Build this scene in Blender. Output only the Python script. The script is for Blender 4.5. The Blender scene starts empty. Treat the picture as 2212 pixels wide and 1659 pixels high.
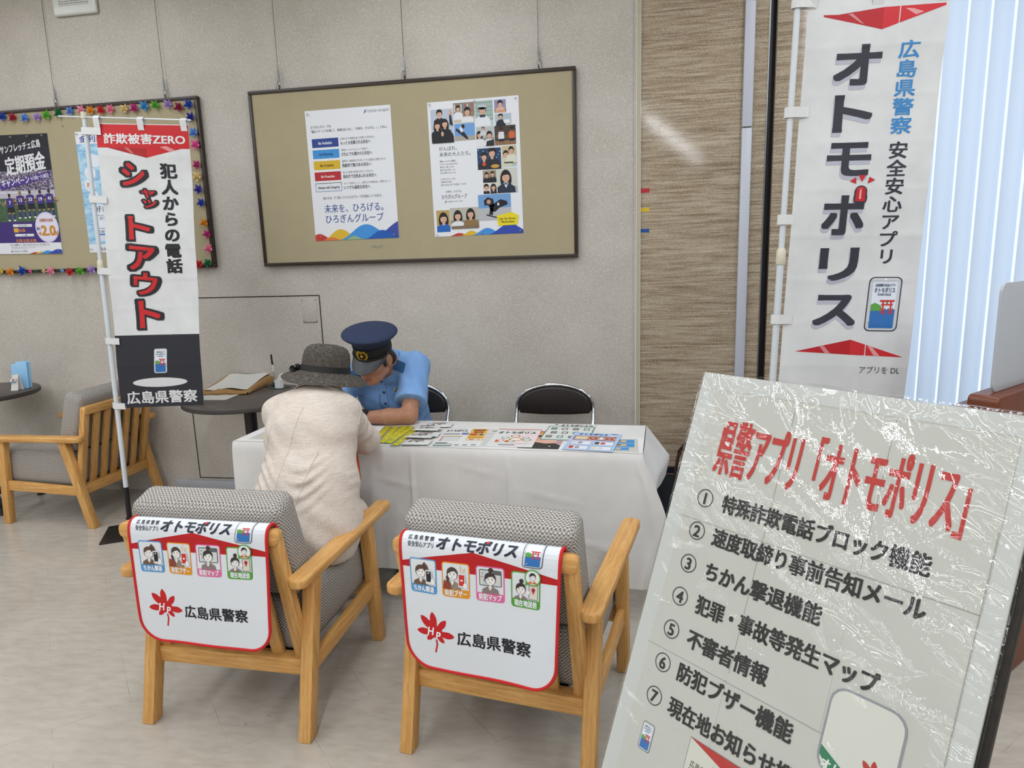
import bpy, bmesh, math, random
import numpy as np
from mathutils import Vector, Matrix
from mathutils.geometry import tessellate_polygon

sc = bpy.context.scene
COL = sc.collection
random.seed(7)
R = math.radians

# ------------------------------------------------------------------ camera
def cam_matrix(yaw, pitch, roll):
    return Matrix.Rotation(yaw, 4, 'Z') @ Matrix.Rotation(math.pi / 2 - pitch, 4, 'X') @ Matrix.Rotation(roll, 4, 'Z')
cd = bpy.data.cameras.new('camera')
cam = bpy.data.objects.new('camera', cd)
COL.objects.link(cam)
cd.sensor_fit = 'HORIZONTAL'
cd.sensor_width = 36
cd.lens = 1488.7 / 2212 * 36
cd.clip_start = 0.05
cam.matrix_world = Matrix.Translation((0, -3.93608, 1.49097)) @ cam_matrix(0.1791378, 0.1880255, -0.0312377)
sc.camera = cam

# ------------------------------------------------------------------ view, world, daylight
sc.view_settings.view_transform = 'Standard'
sc.view_settings.look = 'None'
sc.view_settings.gamma = 1
sc.view_settings.use_curve_mapping = False
sc.view_settings.exposure = 0.42
wd = bpy.data.worlds.new('world')
sc.world = wd
wd.use_nodes = True
wn = wd.node_tree
bg = wn.nodes['Background']
bg.inputs[0].default_value = (0.72, 0.86, 1.0, 1)
bg.inputs[1].default_value = 0.98
LAMP_POWER = 24.0          # emission of the ceiling strip lamps
CEIL = 3.3


# ------------------------------------------------------------------ materials
def lin(c):
    c /= 255.0
    return c / 12.92 if c <= 0.04045 else ((c + 0.055) / 1.055) ** 2.4
def hexc(h):
    h = h.lstrip('#')
    return tuple(lin(int(h[i:i + 2], 16)) for i in (0, 2, 4)) + (1,)

class NT:
    """small helper to write node trees"""
    def __init__(s, name):
        s.m = bpy.data.materials.new(name)
        s.m.use_nodes = True
        s.t = s.m.node_tree
        s.b = s.t.nodes['Principled BSDF']
        s.out = s.t.nodes['Material Output']
    def n(s, typ, ins=None, **kw):
        nd = s.t.nodes.new(typ)
        for k, v in kw.items():
            setattr(nd, k, v)
        for k, v in (ins or {}).items():
            if isinstance(v, bpy.types.NodeSocket):
                s.t.links.new(v, nd.inputs[k])
            else:
                nd.inputs[k].default_value = v
        return nd
    def link(s, a, b):
        s.t.links.new(a, b)
    def coord(s, kind='Object', scale=(1, 1, 1), rot=(0, 0, 0)):
        tc = s.n('ShaderNodeTexCoord')
        mp = s.n('ShaderNodeMapping', {'Vector': tc.outputs[kind], 'Scale': scale, 'Rotation': rot, 'Location': (0.0, 0.0, 0.0) if kind == 'UV' else (0.137, 0.291, 0.373)})
        return mp.outputs[0]
    def noise(s, vec, scale, detail=3, rough=0.6):
        return s.n('ShaderNodeTexNoise', {'Vector': vec, 'Scale': scale, 'Detail': detail, 'Roughness': rough}).outputs[0]
    def ramp(s, fac, stops, interp='LINEAR'):
        r = s.n('ShaderNodeValToRGB', {'Fac': fac})
        r.color_ramp.interpolation = interp
        e = r.color_ramp.elements
        while len(e) < len(stops):
            e.new(0.5)
        for el, (p, c) in zip(e, stops):
            el.position = p
            el.color = hexc(c) if isinstance(c, str) else (c, c, c, 1)
        return r.outputs[0]
    def mix(s, fac, a, b, blend='MIX'):
        nd = s.n('ShaderNodeMix', data_type='RGBA', blend_type=blend)
        for k, v in ((0, fac), (6, a), (7, b)):
            if isinstance(v, bpy.types.NodeSocket):
                s.link(v, nd.inputs[k])
            else:
                nd.inputs[k].default_value = hexc(v) if isinstance(v, str) else v
        return nd.outputs[2]
    def math(s, op, a, b=0.0, c=None):
        nd = s.n('ShaderNodeMath', operation=op)
        for i, v in enumerate((a, b) if c is None else (a, b, c)):
            if isinstance(v, bpy.types.NodeSocket):
                s.link(v, nd.inputs[i])
            else:
                nd.inputs[i].default_value = v
        return nd.outputs[0]
    def bump(s, h, strength=0.3, dist=0.002):
        s.link(s.n('ShaderNodeBump', {'Height': h, 'Strength': strength, 'Distance': dist}).outputs[0], s.b.inputs['Normal'])
    def set(s, color=None, rough=None, metal=None, spec=None, **kw):
        for k, v in (('Base Color', color), ('Roughness', rough), ('Metallic', metal), ('Specular IOR Level', spec)):
            if v is None:
                continue
            if isinstance(v, bpy.types.NodeSocket):
                s.link(v, s.b.inputs[k])
            else:
                s.b.inputs[k].default_value = hexc(v) if isinstance(v, str) else v
        for k, v in kw.items():
            s.b.inputs[k.replace('_', ' ')].default_value = v
        return s

M = {}
def simple(key, color, rough=0.5, metal=0.0, spec=0.5, vary=0.06, scale=60, bump=0.0, **kw):
    t = NT(key)
    v = t.coord()
    nz = t.noise(v, scale)
    c = hexc(color)
    d = tuple(max(0, x * (1 - vary)) for x in c[:3]) + (1,)
    l = tuple(min(1, x * (1 + vary)) for x in c[:3]) + (1,)
    t.set(t.mix(nz, d, l), rough, metal, spec, **kw)
    if bump:
        t.bump(nz, bump, 0.001)
    M[key] = t.m
    return t.m
INK = {}
def ink(h, rough=0.5):
    k = (h, rough)
    if k not in INK:
        t = NT('ink_' + h.strip('#'))
        t.set(hexc(h), rough, 0, 0.4)
        INK[k] = t.m
    return INK[k]

def make_materials():
    # speckled beige wall covering with short pale flecks
    t = NT('wall_speckle'); v = t.coord()
    big = t.noise(v, 3.0, 2)
    fib = t.n('ShaderNodeTexNoise', {'Vector': v, 'Scale': 120.0, 'Detail': 3.0, 'Roughness': 0.6, 'Distortion': 1.2}).outputs[0]
    fine = t.noise(v, 260, 2)
    base = t.ramp(big, [(0.3, '#b5aea4'), (0.7, '#c2bbb3')])
    c = t.mix(t.ramp(fib, [(0.47, 0.0), (0.66, 0.65)]), base, '#dbd5cc')
    c = t.mix(t.ramp(fine, [(0.30, 0.45), (0.45, 0.0)]), c, '#8f8578')
    t.set(c, 0.5, 0, 0.35); t.bump(fib, 0.25, 0.002); M['wall'] = t.m
    # travertine
    t = NT('travertine'); v = t.coord(scale=(0.55, 1, 9.0), rot=(0, R(1.5), 0))
    bands = t.noise(v, 3.2, 6, 0.65)
    fl = t.n('ShaderNodeTexNoise', {'Vector': t.coord(scale=(2.2, 2.2, 52)), 'Scale': 2.4, 'Detail': 6.0, 'Roughness': 0.68, 'Distortion': 0.25}).outputs[0]
    gr = t.n('ShaderNodeTexNoise', {'Vector': t.coord(scale=(1, 1, 2.0)), 'Scale': 120.0, 'Detail': 3.0, 'Roughness': 0.65, 'Distortion': 0.6}).outputs[0]
    pits = t.n('ShaderNodeTexNoise', {'Vector': t.coord(scale=(1, 1, 3.2)), 'Scale': 55.0, 'Detail': 3.0, 'Roughness': 0.6}).outputs[0]
    c = t.ramp(bands, [(0.28, '#7b6852'), (0.45, '#9b8870'), (0.6, '#aa9981'), (0.75, '#c3b49d')])
    c = t.mix(t.ramp(fl, [(0.46, 0.0), (0.66, 0.75)]), c, '#cdc0ac')
    c = t.mix(t.ramp(fl, [(0.30, 0.75), (0.47, 0.0)]), c, '#6c5943')
    c = t.mix(t.ramp(gr, [(0.50, 0.0), (0.68, 0.5)]), c, '#d2c6b3')
    c = t.mix(t.ramp(gr, [(0.32, 0.5), (0.47, 0.0)]), c, '#6c5943')
    c = t.mix(t.ramp(pits, [(0.30, 0.8), (0.38, 0.0)]), c, '#55442f')
    t.set(c, t.ramp(pits, [(0.32, 0.5), (0.40, 0.075)]), 0, 0.5); t.bump(pits, 0.05, 0.001); M['travertine'] = t.m
    # vinyl floor
    t = NT('vinyl_floor'); v = t.coord(rot=(0, 0, R(-44)))
    a = t.noise(t.coord(), 2.2, 4, 0.55)
    b = t.n('ShaderNodeTexNoise', {'Vector': t.coord(scale=(2.2, 7, 1), rot=(0, 0, R(-35))), 'Scale': 5.0, 'Detail': 6.0, 'Roughness': 0.62}).outputs[0]
    c = t.ramp(t.math('ADD', t.math('MULTIPLY', a, 0.4), t.math('MULTIPLY', b, 0.6)), [(0.30, '#a69e93'), (0.5, '#b4aca1'), (0.7, '#bfb8ae')])
    br = t.n('ShaderNodeTexBrick', {'Vector': v, 'Scale': 1.0, 'Mortar Size': 0.0008, 'Mortar Smooth': 0.2, 'Brick Width': 0.46, 'Row Height': 0.46, 'Color1': (0, 0, 0, 1), 'Color2': (0, 0, 0, 1), 'Mortar': (1, 1, 1, 1)})
    br.offset = 0.5
    wear = t.ramp(t.noise(t.coord(), 6, 2), [(0.42, 0.05), (0.6, 0.6)])
    c = t.mix(t.math('MULTIPLY', br.outputs['Fac'], wear), c, '#6b6156')
    spk = t.noise(t.coord(scale=(40, 60, 1)), 1.0, 1)
    c = t.mix(t.ramp(spk, [(0.80, 0.0), (0.84, 0.5)]), c, '#5f564c')
    t.set(c, t.ramp(a, [(0.3, 0.16), (0.7, 0.24)]), 0, 0.5); t.bump(b, 0.02, 0.001); M['floor'] = t.m
    # pale oak, grain along uv v
    t = NT('light_oak'); v = t.coord('UV', scale=(38, 2.6, 1))
    oi = t.n('ShaderNodeObjectInfo').outputs['Random']
    g = t.n('ShaderNodeTexNoise', {'Vector': v, 'Scale': 2.2, 'Detail': 5.0, 'Roughness': 0.62, 'Distortion': 0.35}).outputs[0]
    f = t.noise(t.coord('UV', scale=(300, 14, 1)), 2.0, 2)
    c = t.ramp(g, [(0.28, '#ba8446'), (0.48, '#d19d5a'), (0.66, '#dfb070'), (0.8, '#cd9857')])
    c = t.mix(t.ramp(f, [(0.32, 0.35), (0.5, 0.0)]), c, '#9b6b36')
    t.set(c, 0.42, 0, 0.4); t.bump(f, 0.05, 0.0006); M['oak'] = t.m
    # woven grey tweed: interlaced light and dark yarns on uv (metres)
    t = NT('tweed'); v = t.coord('UV')
    wob = t.n('ShaderNodeTexNoise', {'Vector': v, 'Scale': 45.0, 'Detail': 2.0})
    vv = t.n('ShaderNodeVectorMath', {0: v}, operation='ADD')
    sm = t.n('ShaderNodeVectorMath', {0: wob.outputs[1]}, operation='SCALE'); sm.inputs['Scale'].default_value = 0.006
    t.link(sm.outputs[0], vv.inputs[1])
    ch = t.n('ShaderNodeTexChecker', {'Vector': vv.outputs[0], 'Scale': 170.0}).outputs[1]
    w1 = t.n('ShaderNodeTexWave', {'Vector': vv.outputs[0], 'Scale': 34.0, 'Distortion': 0.6, 'Detail': 1.0}, wave_type='BANDS', bands_direction='Y').outputs[1]
    yn = t.noise(v, 420, 2)
    lum = t.math('ADD', t.math('MULTIPLY', ch, 0.42), t.math('ADD', t.math('MULTIPLY', w1, 0.25), t.math('MULTIPLY', yn, 0.6)))
    big = t.noise(v, 25, 2)
    c = t.ramp(lum, [(0.26, '#57534f'), (0.45, '#7b7672'), (0.62, '#98938e'), (0.85, '#c0bbb4')])
    c = t.mix(t.ramp(big, [(0.5, 0.0), (0.75, 0.22)]), c, '#8e7d78')
    t.set(c, 0.9, 0, 0.2); t.bump(lum, 0.5, 0.0015); M['tweed'] = t.m
    # linen jacket
    t = NT('cream_linen'); v = t.coord()
    h1 = t.noise(t.coord(scale=(10, 10, 150)), 3.0, 3, 0.7)
    h2 = t.noise(t.coord(scale=(150, 150, 8)), 3.0, 3, 0.7)
    big = t.noise(v, 14, 3)
    c = t.ramp(t.math('ADD', t.math('MULTIPLY', h1, 0.5), t.math('MULTIPLY', h2, 0.5)), [(0.34, '#b3a194'), (0.5, '#cfc3b8'), (0.62, '#dad1c8')])
    c = t.mix(t.ramp(big, [(0.45, 0.0), (0.8, 0.3)]), c, '#d9c4ba')
    t.set(c, 0.85, 0, 0.2, Sheen_Weight=0.15); t.bump(t.math('ADD', h1, h2), 0.12, 0.001); M['linen'] = t.m
    # straw hat
    t = NT('charcoal_straw')
    h1 = t.noise(t.coord(scale=(40, 40, 260)), 2.0, 3, 0.7)
    h2 = t.noise(t.coord(), 330, 2, 0.7)
    c = t.ramp(t.math('ADD', t.math('MULTIPLY', h1, 0.5), t.math('MULTIPLY', h2, 0.5)), [(0.36, '#221f1c'), (0.52, '#4a4540'), (0.66, '#877b6b')])
    t.set(c, 0.75, 0, 0.3); t.bump(h2, 0.5, 0.0015); M['straw'] = t.m
    # tablecloth
    t = NT('white_cloth'); v = t.coord()
    a = t.noise(v, 7, 4, 0.55); b = t.noise(v, 900, 2)
    t.set(t.ramp(a, [(0.3, '#d3d1cf'), (0.7, '#dedcda')]), 0.8, 0, 0.25)
    t.bump(t.math('ADD', t.math('MULTIPLY', a, 1.0), t.math('MULTIPLY', b, 0.03)), 0.10, 0.02); M['cloth'] = t.m
    # banner fabric
    t = NT('banner_fabric'); v = t.coord()
    a = t.noise(v, 12, 3, 0.5); b = t.noise(v, 1200, 2)
    t.set(t.ramp(a, [(0.3, '#d2d3d5'), (0.7, '#dcddde')]), 0.6, 0, 0.3)
    t.bump(t.math('ADD', a, t.math('MULTIPLY', b, 0.02)), 0.08, 0.02); M['banner'] = t.m
    # vertical blind vanes: thin pale fabric that lets daylight through
    t = NT('blind_fabric')
    tr = t.n('ShaderNodeBsdfTranslucent', {'Color': hexc('#e6eefa')}); df = t.n('ShaderNodeBsdfDiffuse', {'Color': hexc('#dfe6f0')})
    mx = t.n('ShaderNodeMixShader', {0: 0.5, 1: df.outputs[0], 2: tr.outputs[0]})
    t.link(mx.outputs[0], t.out.inputs[0]); M['blind'] = t.m
    # plastic film: clear with crinkles
    t = NT('clear_film'); v = t.coord()
    fac = t.n('ShaderNodeLayerWeight', {'Blend': 0.28}).outputs[0]
    n1 = t.noise(t.coord(scale=(1, 1, 0.4)), 26, 4, 0.65)
    bp = t.n('ShaderNodeBump', {'Height': n1, 'Strength': 0.12, 'Distance': 0.01})
    gl = t.n('ShaderNodeBsdfGlossy', {'Color': (1, 1, 1, 1), 'Roughness': 0.04, 'Normal': bp.outputs[0]})
    tp = t.n('ShaderNodeBsdfTransparent', {'Color': (0.97, 0.98, 0.965, 1)})
    fc = t.n('ShaderNodeLayerWeight', {'Blend': 0.5, 'Normal': bp.outputs[0]}).outputs['Facing']
    fr = t.math('ADD', t.math('MULTIPLY', t.math('POWER', fc, 4.0), 0.6), 0.055)
    mx = t.n('ShaderNodeMixShader', {0: fr, 1: tp.outputs[0], 2: gl.outputs[0]})
    t.link(mx.outputs[0], t.out.inputs[0]); M['film'] = t.m
    t = NT('clear_plastic'); t.set('#e8eef0', 0.08, 0, 0.5, Transmission_Weight=0.85, IOR=1.3); M['clear'] = t.m
    t = NT('frosted_acrylic'); t.set('#c9cdd4', 0.35, 0, 0.5, Transmission_Weight=0.25); M['acrylic'] = t.m
    t = NT('yellow_sleeve'); v = t.coord()
    t.set(t.ramp(t.noise(v, 160, 2), [(0.35, '#c8c600'), (0.65, '#e9e700')]), 0.18, 0, 0.6); M['hivis'] = t.m
    # crowd in the printed stadium photo
    t = NT('ink_crowd'); v = t.coord()
    vo = t.n('ShaderNodeTexVoronoi', {'Vector': v, 'Scale': 190.0})
    t.set(t.ramp(t.n('ShaderNodeSeparateColor', {0: vo.outputs['Color']}).outputs[0], [(0.0, '#2d2440'), (0.35, '#5a4a72'), (0.6, '#8a7f96'), (0.85, '#c9c2cc')], 'CONSTANT'), 0.5); M['crowd'] = t.m
    t = NT('ink_turf'); v = t.coord()
    t.set(t.ramp(t.noise(v, 60, 4, 0.7), [(0.3, '#27402a'), (0.7, '#4d6b48')]), 0.5); M['turf'] = t.m
    t = NT('ink_poolwater'); v = t.coord(scale=(1, 1, 2.5))
    t.set(t.ramp(t.noise(v, 18, 4, 0.6), [(0.3, '#6fa6d2'), (0.55, '#a9d0ea'), (0.75, '#d7eaf6')]), 0.4); M['water'] = t.m
    t = NT('skin'); v = t.coord()
    t.set(t.ramp(t.noise(v, 40, 3), [(0.3, '#a0725a'), (0.7, '#b08068')]), 0.5, 0, 0.35, Subsurface_Weight=0.08, Subsurface_Radius=(0.01, 0.004, 0.002)); M['skin'] = t.m
    simple('skin_pale', '#d3a78f', 0.5)
    simple('lips', '#965a4d', 0.45)
    t = NT('police_shirt'); v = t.coord()
    t.set(t.ramp(t.noise(v, 9, 3), [(0.3, '#769fd4'), (0.7, '#84abdd')]), 0.75, 0, 0.25)
    t.bump(t.math('ADD', t.noise(v, 15, 3), t.math('MULTIPLY', t.noise(v, 900, 1), 0.04)), 0.16, 0.02); M['shirt'] = t.m
    simple('epaulette', '#1f4e7d', 0.8)
    simple('trousers_navy', '#1b2438', 0.8)
    simple('trousers_grey', '#8d8a86', 0.85)
    simple('cap_navy', '#1d2a4a', 0.8, scale=300, vary=0.12, bump=0.1)
    simple('cap_black', '#0c0c10', 0.75, scale=300)
    simple('visor_grey', '#3a3d41', 0.45)
    simple('gold', '#cfa52b', 0.4, 0.25, vary=0.2, scale=300)
    simple('hair', '#15110f', 0.45, scale=200, vary=0.3)
    simple('brown_hair', '#2e211b', 0.5, scale=200, vary=0.3)
    simple('black_ribbon', '#0b0b0d', 0.55)
    simple('black_plastic', '#121214', 0.4)
    simple('black_metal', '#17171a', 0.45)
    simple('dark_iron', '#2b2724', 0.5, 0.6, vary=0.35, scale=40)
    simple('white_plastic', '#dfe2e6', 0.35)
    simple('pole_white', '#d3d9df', 0.28)
    simple('loop_fabric', '#dcdddd', 0.6)
    simple('ivory_plastic', '#d8d2bd', 0.4)
    simple('chrome', '#d5d8dc', 0.12, 1.0, vary=0.02)
    simple('brass', '#b08d4a', 0.3, 0.9)
    simple('steel', '#8d9094', 0.35, 0.9)
    simple('dark_vinyl', '#231c1b', 0.38)
    simple('board_felt', '#aa9f82', 0.9, scale=9, vary=0.06, bump=0.15)
    simple('board_frame', '#33261f', 0.4, vary=0.15, scale=15)
    simple('table_laminate', '#4d4541', 0.38, scale=18, vary=0.14)
    simple('table_edge', '#332d2a', 0.5)
    simple('kraft', '#a8814f', 0.8, scale=30, vary=0.12)
    simple('paper', '#d8d6d0', 0.7, vary=0.02)
    simple('sign_paper', '#c2c1bc', 0.6, vary=0.03, scale=8)
    simple('foam_board', '#c6c7c5', 0.6, vary=0.02)
    simple('grey_base', '#b4b7bf', 0.5, vary=0.1, scale=10)
    simple('raceway', '#c6cad6', 0.4, vary=0.02)
    simple('trim_cream', '#b9ae98', 0.5)
    simple('seam_black', '#0b0908', 0.5)
    simple('room_white', '#d6d3cc', 0.85)
    simple('ceiling_white', '#dcdad4', 0.9)
    simple('counter_wood', '#6b351b', 0.35, scale=12, vary=0.2)
    simple('orange_fabric', '#c8541c', 0.7)
    simple('navy_leather', '#161d29', 0.5, scale=150, vary=0.2, bump=0.1)
    simple('navy_nylon', '#15284f', 0.5, scale=30, vary=0.3)
    simple('brown_leather', '#3a2019', 0.45)
    simple('tray_green', '#1f3a34', 0.4)
    simple('leaflet_blue', '#8fbfe4', 0.45)
    simple('rubber', '#1a1a1a', 0.8)
    simple('towel_white', '#d9dde2', 0.85, scale=600, vary=0.03, bump=0.05)
    simple('towel_red', '#c3161c', 0.7, scale=300)
    simple('grille_dark', '#3b3b38', 0.7)
    simple('white_gloss', '#d6d8d4', 0.18)
    simple('shoe_beige', '#a99a85', 0.6)
    simple('shoe_black', '#101010', 0.3)
    t = NT('lamp_tube')
    em = t.n('ShaderNodeEmission', {'Color': (0.93, 0.975, 1.02, 1), 'Strength': LAMP_POWER}); t.link(em.outputs[0], t.out.inputs[0]); M['lamp'] = t.m
make_materials()


# ------------------------------------------------------------------ geometry collector
def rotz(a):
    return Matrix.Rotation(a, 3, 'Z')
def frame(n, up=(0, 0, 1)):
    n = Vector(n).normalized(); up = Vector(up)
    if abs(n.dot(up)) > 0.99:
        up = Vector((0, 1, 0))
    u = up.cross(n).normalized()
    return u, n.cross(u), n

_bx = {}
def bevel_hull(pts8, bev, seg=2):
    """pts8: four bottom corners then four top corners, both counter-clockwise"""
    bm = bmesh.new()
    vs = [bm.verts.new(p) for p in pts8]
    for f in ((3, 2, 1, 0), (4, 5, 6, 7), (0, 1, 5, 4), (1, 2, 6, 5), (2, 3, 7, 6), (3, 0, 4, 7)):
        bm.faces.new([vs[i] for i in f])
    if bev > 0:
        bmesh.ops.bevel(bm, geom=bm.edges[:], offset=bev, segments=seg, profile=0.5, affect='EDGES', clamp_overlap=True)
    bm.verts.index_update()
    v = [tuple(x.co) for x in bm.verts]; f = [tuple(x.index for x in q.verts) for q in bm.faces]
    bm.free()
    return v, f

class G:
    def __init__(s):
        s.v = []; s.f = []; s.mi = []; s.sm = []; s.uv = []; s.mats = []
    def midx(s, m):
        if isinstance(m, str):
            m = M[m]
        if m not in s.mats:
            s.mats.append(m)
        return s.mats.index(m)
    def add(s, verts, faces, mat, smooth=False, uv=None, T=None, flip=False):
        o = len(s.v)
        if T is not None:
            verts = [T @ Vector(p) for p in verts]
        s.v.extend(tuple(float(c) for c in p) for p in verts)
        mi = s.midx(mat) if not isinstance(mat, list) else None
        for k, f in enumerate(faces):
            ff = tuple(i + o for i in f)
            s.f.append(ff[::-1] if flip else ff)
            s.mi.append(mi if mi is not None else s.midx(mat[k])); s.sm.append(smooth)
            s.uv.append(None if uv is None else [uv[i] for i in (f[::-1] if flip else f)])
        return s
    def hull(s, pts8, mat, bev=0.0, seg=2, T=None):
        v, f = bevel_hull(pts8, bev, seg)
        return s.add(v, f, mat, bev > 0, T=T)
    def box(s, c, size, mat, bev=0.0, Rm=None, seg=2, T=None):
        x, y, z = size[0] / 2, size[1] / 2, size[2] / 2
        pts = [Vector(p) for p in ((-x, -y, -z), (x, -y, -z), (x, y, -z), (-x, y, -z), (-x, -y, z), (x, -y, z), (x, y, z), (-x, y, z))]
        c = Vector(c)
        return s.hull([c + (Rm @ p if Rm else p) for p in pts], mat, bev, seg, T)
    def leg(s, p0, p1, w, d, mat, bev=0.004, w1=None, d1=None):
        w1 = w if w1 is None else w1; d1 = d if d1 is None else d1
        q = []
        for p, a, b in ((p0, w, d), (p1, w1, d1)):
            for sx, sy in ((-1, -1), (1, -1), (1, 1), (-1, 1)):
                q.append((p[0] + sx * a / 2, p[1] + sy * b / 2, p[2]))
        return s.hull(q, mat, bev)
    def tube(s, path, r, mat, seg=10, caps=True, closed=False, T=None):
        P = [Vector(p) for p in path]; n = len(P)
        rr = r if isinstance(r, (list, tuple)) else [r] * n
        verts = []; faces = []; nu = None
        for i, p in enumerate(P):
            a = P[(i - 1) % n] if (closed or i > 0) else p
            b = P[(i + 1) % n] if (closed or i < n - 1) else p
            t = (b - a).normalized()
            if nu is None:
                nu = t.orthogonal().normalized()
            nu = (nu - t * nu.dot(t))
            nu = nu.normalized() if nu.length > 1e-6 else t.orthogonal().normalized()
            nb = t.cross(nu)
            for k in range(seg):
                a_ = 2 * math.pi * k / seg
                verts.append(p + (nu * math.cos(a_) + nb * math.sin(a_)) * rr[i])
        m = n if closed else n - 1
        for i in range(m):
            for k in range(seg):
                j = (i + 1) % n
                faces.append((i * seg + k, i * seg + (k + 1) % seg, j * seg + (k + 1) % seg, j * seg + k))
        if caps and not closed:
            faces.append(tuple(range(seg))[::-1]); faces.append(tuple((n - 1) * seg + k for k in range(seg)))
        return s.add(verts, faces, mat, True, T=T)
    def lathe(s, prof, mat, c=(0, 0, 0), seg=32, sx=1, sy=1, Rm=None, fn=None, cap=True):
        verts = []; faces = []
        for r, z in prof:
            for k in range(seg):
                a = 2 * math.pi * k / seg
                p = Vector((r * sx * math.cos(a), r * sy * math.sin(a), z))
                if fn:
                    p = Vector(fn(p, a))
                if Rm:
                    p = Rm @ p
                verts.append(p + Vector(c))
        for i in range(len(prof) - 1):
            for k in range(seg):
                faces.append((i * seg + k, i * seg + (k + 1) % seg, (i + 1) * seg + (k + 1) % seg, (i + 1) * seg + k))
        if cap:
            if prof[0][0] > 1e-5:
                faces.append(tuple(range(seg))[::-1])
            if prof[-1][0] > 1e-5:
                faces.append(tuple((len(prof) - 1) * seg + k for k in range(seg)))
        return s.add(verts, faces, mat, True)
    def grid(s, fn, nu, nv, mat, u0=0, u1=1, v0=0, v1=1, smooth=True, th=0.0, uvs=None):
        """surface fn(u,v)->point; with th>0 a second skin is added behind it"""
        P = [[Vector(fn(u0 + (u1 - u0) * i / nu, v0 + (v1 - v0) * j / nv)) for i in range(nu + 1)] for j in range(nv + 1)]
        verts = [p for row in P for p in row]
        W = nu + 1
        faces = [(j * W + i, j * W + i + 1, (j + 1) * W + i + 1, (j + 1) * W + i) for j in range(nv) for i in range(nu)]
        uv = None
        if uvs:
            uv = [(uvs[0] * i / nu, uvs[1] * j / nv) for j in range(nv + 1) for i in range(nu + 1)]
        s.add(verts, faces, mat, smooth, uv)
        if th:
            back = []
            for j in range(nv + 1):
                for i in range(nu + 1):
                    a = P[j][min(i + 1, nu)] - P[j][max(i - 1, 0)]; b = P[min(j + 1, nv)][i] - P[max(j - 1, 0)][i]
                    back.append(P[j][i] - a.cross(b).normalized() * th)
            s.add(back, [f[::-1] for f in faces], mat, smooth, uv)
            rim = [i for i in range(W)] + [j * W + nu for j in range(1, nv + 1)] + [nv * W + i for i in range(nu - 1, -1, -1)] + [j * W for j in range(nv - 1, 0, -1)]
            n = len(rim); vv = [verts[i] for i in rim] + [back[i] for i in rim]
            s.add(vv, [(k, n + k, n + (k + 1) % n, (k + 1) % n) for k in range(n)], mat, False)
        return s
    def extrude(s, poly, O, u, v, n, th, mat, smooth=False):
        """flat polygon (2D list) on frame O,u,v pushed by th along n"""
        O, u, v, n = map(Vector, (O, u, v, n))
        k = len(poly)
        a = [O + u * x + v * y for x, y in poly]; b = [p + n * th for p in a]
        tri = tessellate_polygon([[Vector((x, y, 0)) for x, y in poly]])
        f = [tuple(t) for t in tri] + [tuple(i + k for i in t) for t in tri] + [(i, (i + 1) % k, k + (i + 1) % k, k + i) for i in range(k)]
        return s.add(a + b, f, mat, smooth)
    def build(s, name, parent=None, loc=(0, 0, 0), sharp=40, grain=None):
        me = bpy.data.meshes.new(name)
        me.from_pydata(s.v, [], s.f)
        for m in s.mats:
            me.materials.append(m)
        me.polygons.foreach_set('material_index', s.mi)
        me.polygons.foreach_set('use_smooth', s.sm)
        ul = me.uv_layers.new(name='UVMap')
        V = np.array(s.v, dtype=np.float64)
        nl = len(me.loops)
        vi = np.empty(nl, dtype=np.int32); me.loops.foreach_get('vertex_index', vi)
        nrm = np.empty(len(s.f) * 3); me.polygons.foreach_get('normal', nrm); nrm = np.abs(nrm.reshape(-1, 3))
        tot = np.empty(len(s.f), dtype=np.int32); me.polygons.foreach_get('loop_total', tot)
        ax = np.repeat(np.argmax(nrm, axis=1), tot)
        co = V[vi]
        g = {'x': 0, 'y': 1, 'z': 2}.get(grain)
        uvo = np.empty((nl, 2))
        for a in range(3):
            o = [q for q in range(3) if q != a]
            if g is not None and o[0] == g:
                o = o[::-1]
            mk = ax == a
            uvo[mk, 0] = co[mk][:, o[0]]; uvo[mk, 1] = co[mk][:, o[1]]
        if any(q is not None for q in s.uv):
            i = 0
            for q, t in zip(s.uv, tot):
                if q is not None:
                    uvo[i:i + t] = q
                i += t
        ul.data.foreach_set('uv', uvo.ravel())
        if any(s.sm):
            me.set_sharp_from_angle(angle=R(sharp))
        me.update()
        o = bpy.data.objects.new(name, me)
        COL.objects.link(o)
        o.location = loc
        if parent:
            o.parent = parent
        return o

def tag(o, label=None, cat=None, group=None, kind=None):
    for k, v in (('label', label), ('category', cat), ('group', group), ('kind', kind)):
        if v:
            o[k] = v
    return o
def thing(name, label, cat, loc=(0, 0, 0), rz=0.0, group=None):
    o = bpy.data.objects.new(name, None)
    COL.objects.link(o)
    o.empty_display_size = 0.1
    o.location = loc; o.rotation_euler = (0, 0, rz)
    return tag(o, label, cat, group)
def dup(root, loc, rz, label, group=None):
    r = root.copy(); COL.objects.link(r); r.location = loc; r.rotation_euler = (0, 0, rz); r['label'] = label
    if group:
        r['group'] = group
    for ch in list(root.children):
        c = ch.copy(); COL.objects.link(c); c.parent = r
        for g in list(ch.children):
            d = g.copy(); COL.objects.link(d); d.parent = c
    return r


# ------------------------------------------------------------------ printing on surfaces
_cu = bpy.data.curves.new('glyphs', 'FONT'); _cu.resolution_u = 3
_to = bpy.data.objects.new('glyphs', _cu)
_tc = {}
def glyphs(s):
    k = s
    if k not in _tc:
        _cu.body = s; _cu.size = 1
        me = _to.to_mesh()
        _tc[k] = ([(v.co.x, v.co.y) for v in me.vertices], [tuple(p.vertices) for p in me.polygons])
        _to.to_mesh_clear()
    return _tc[k]

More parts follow.
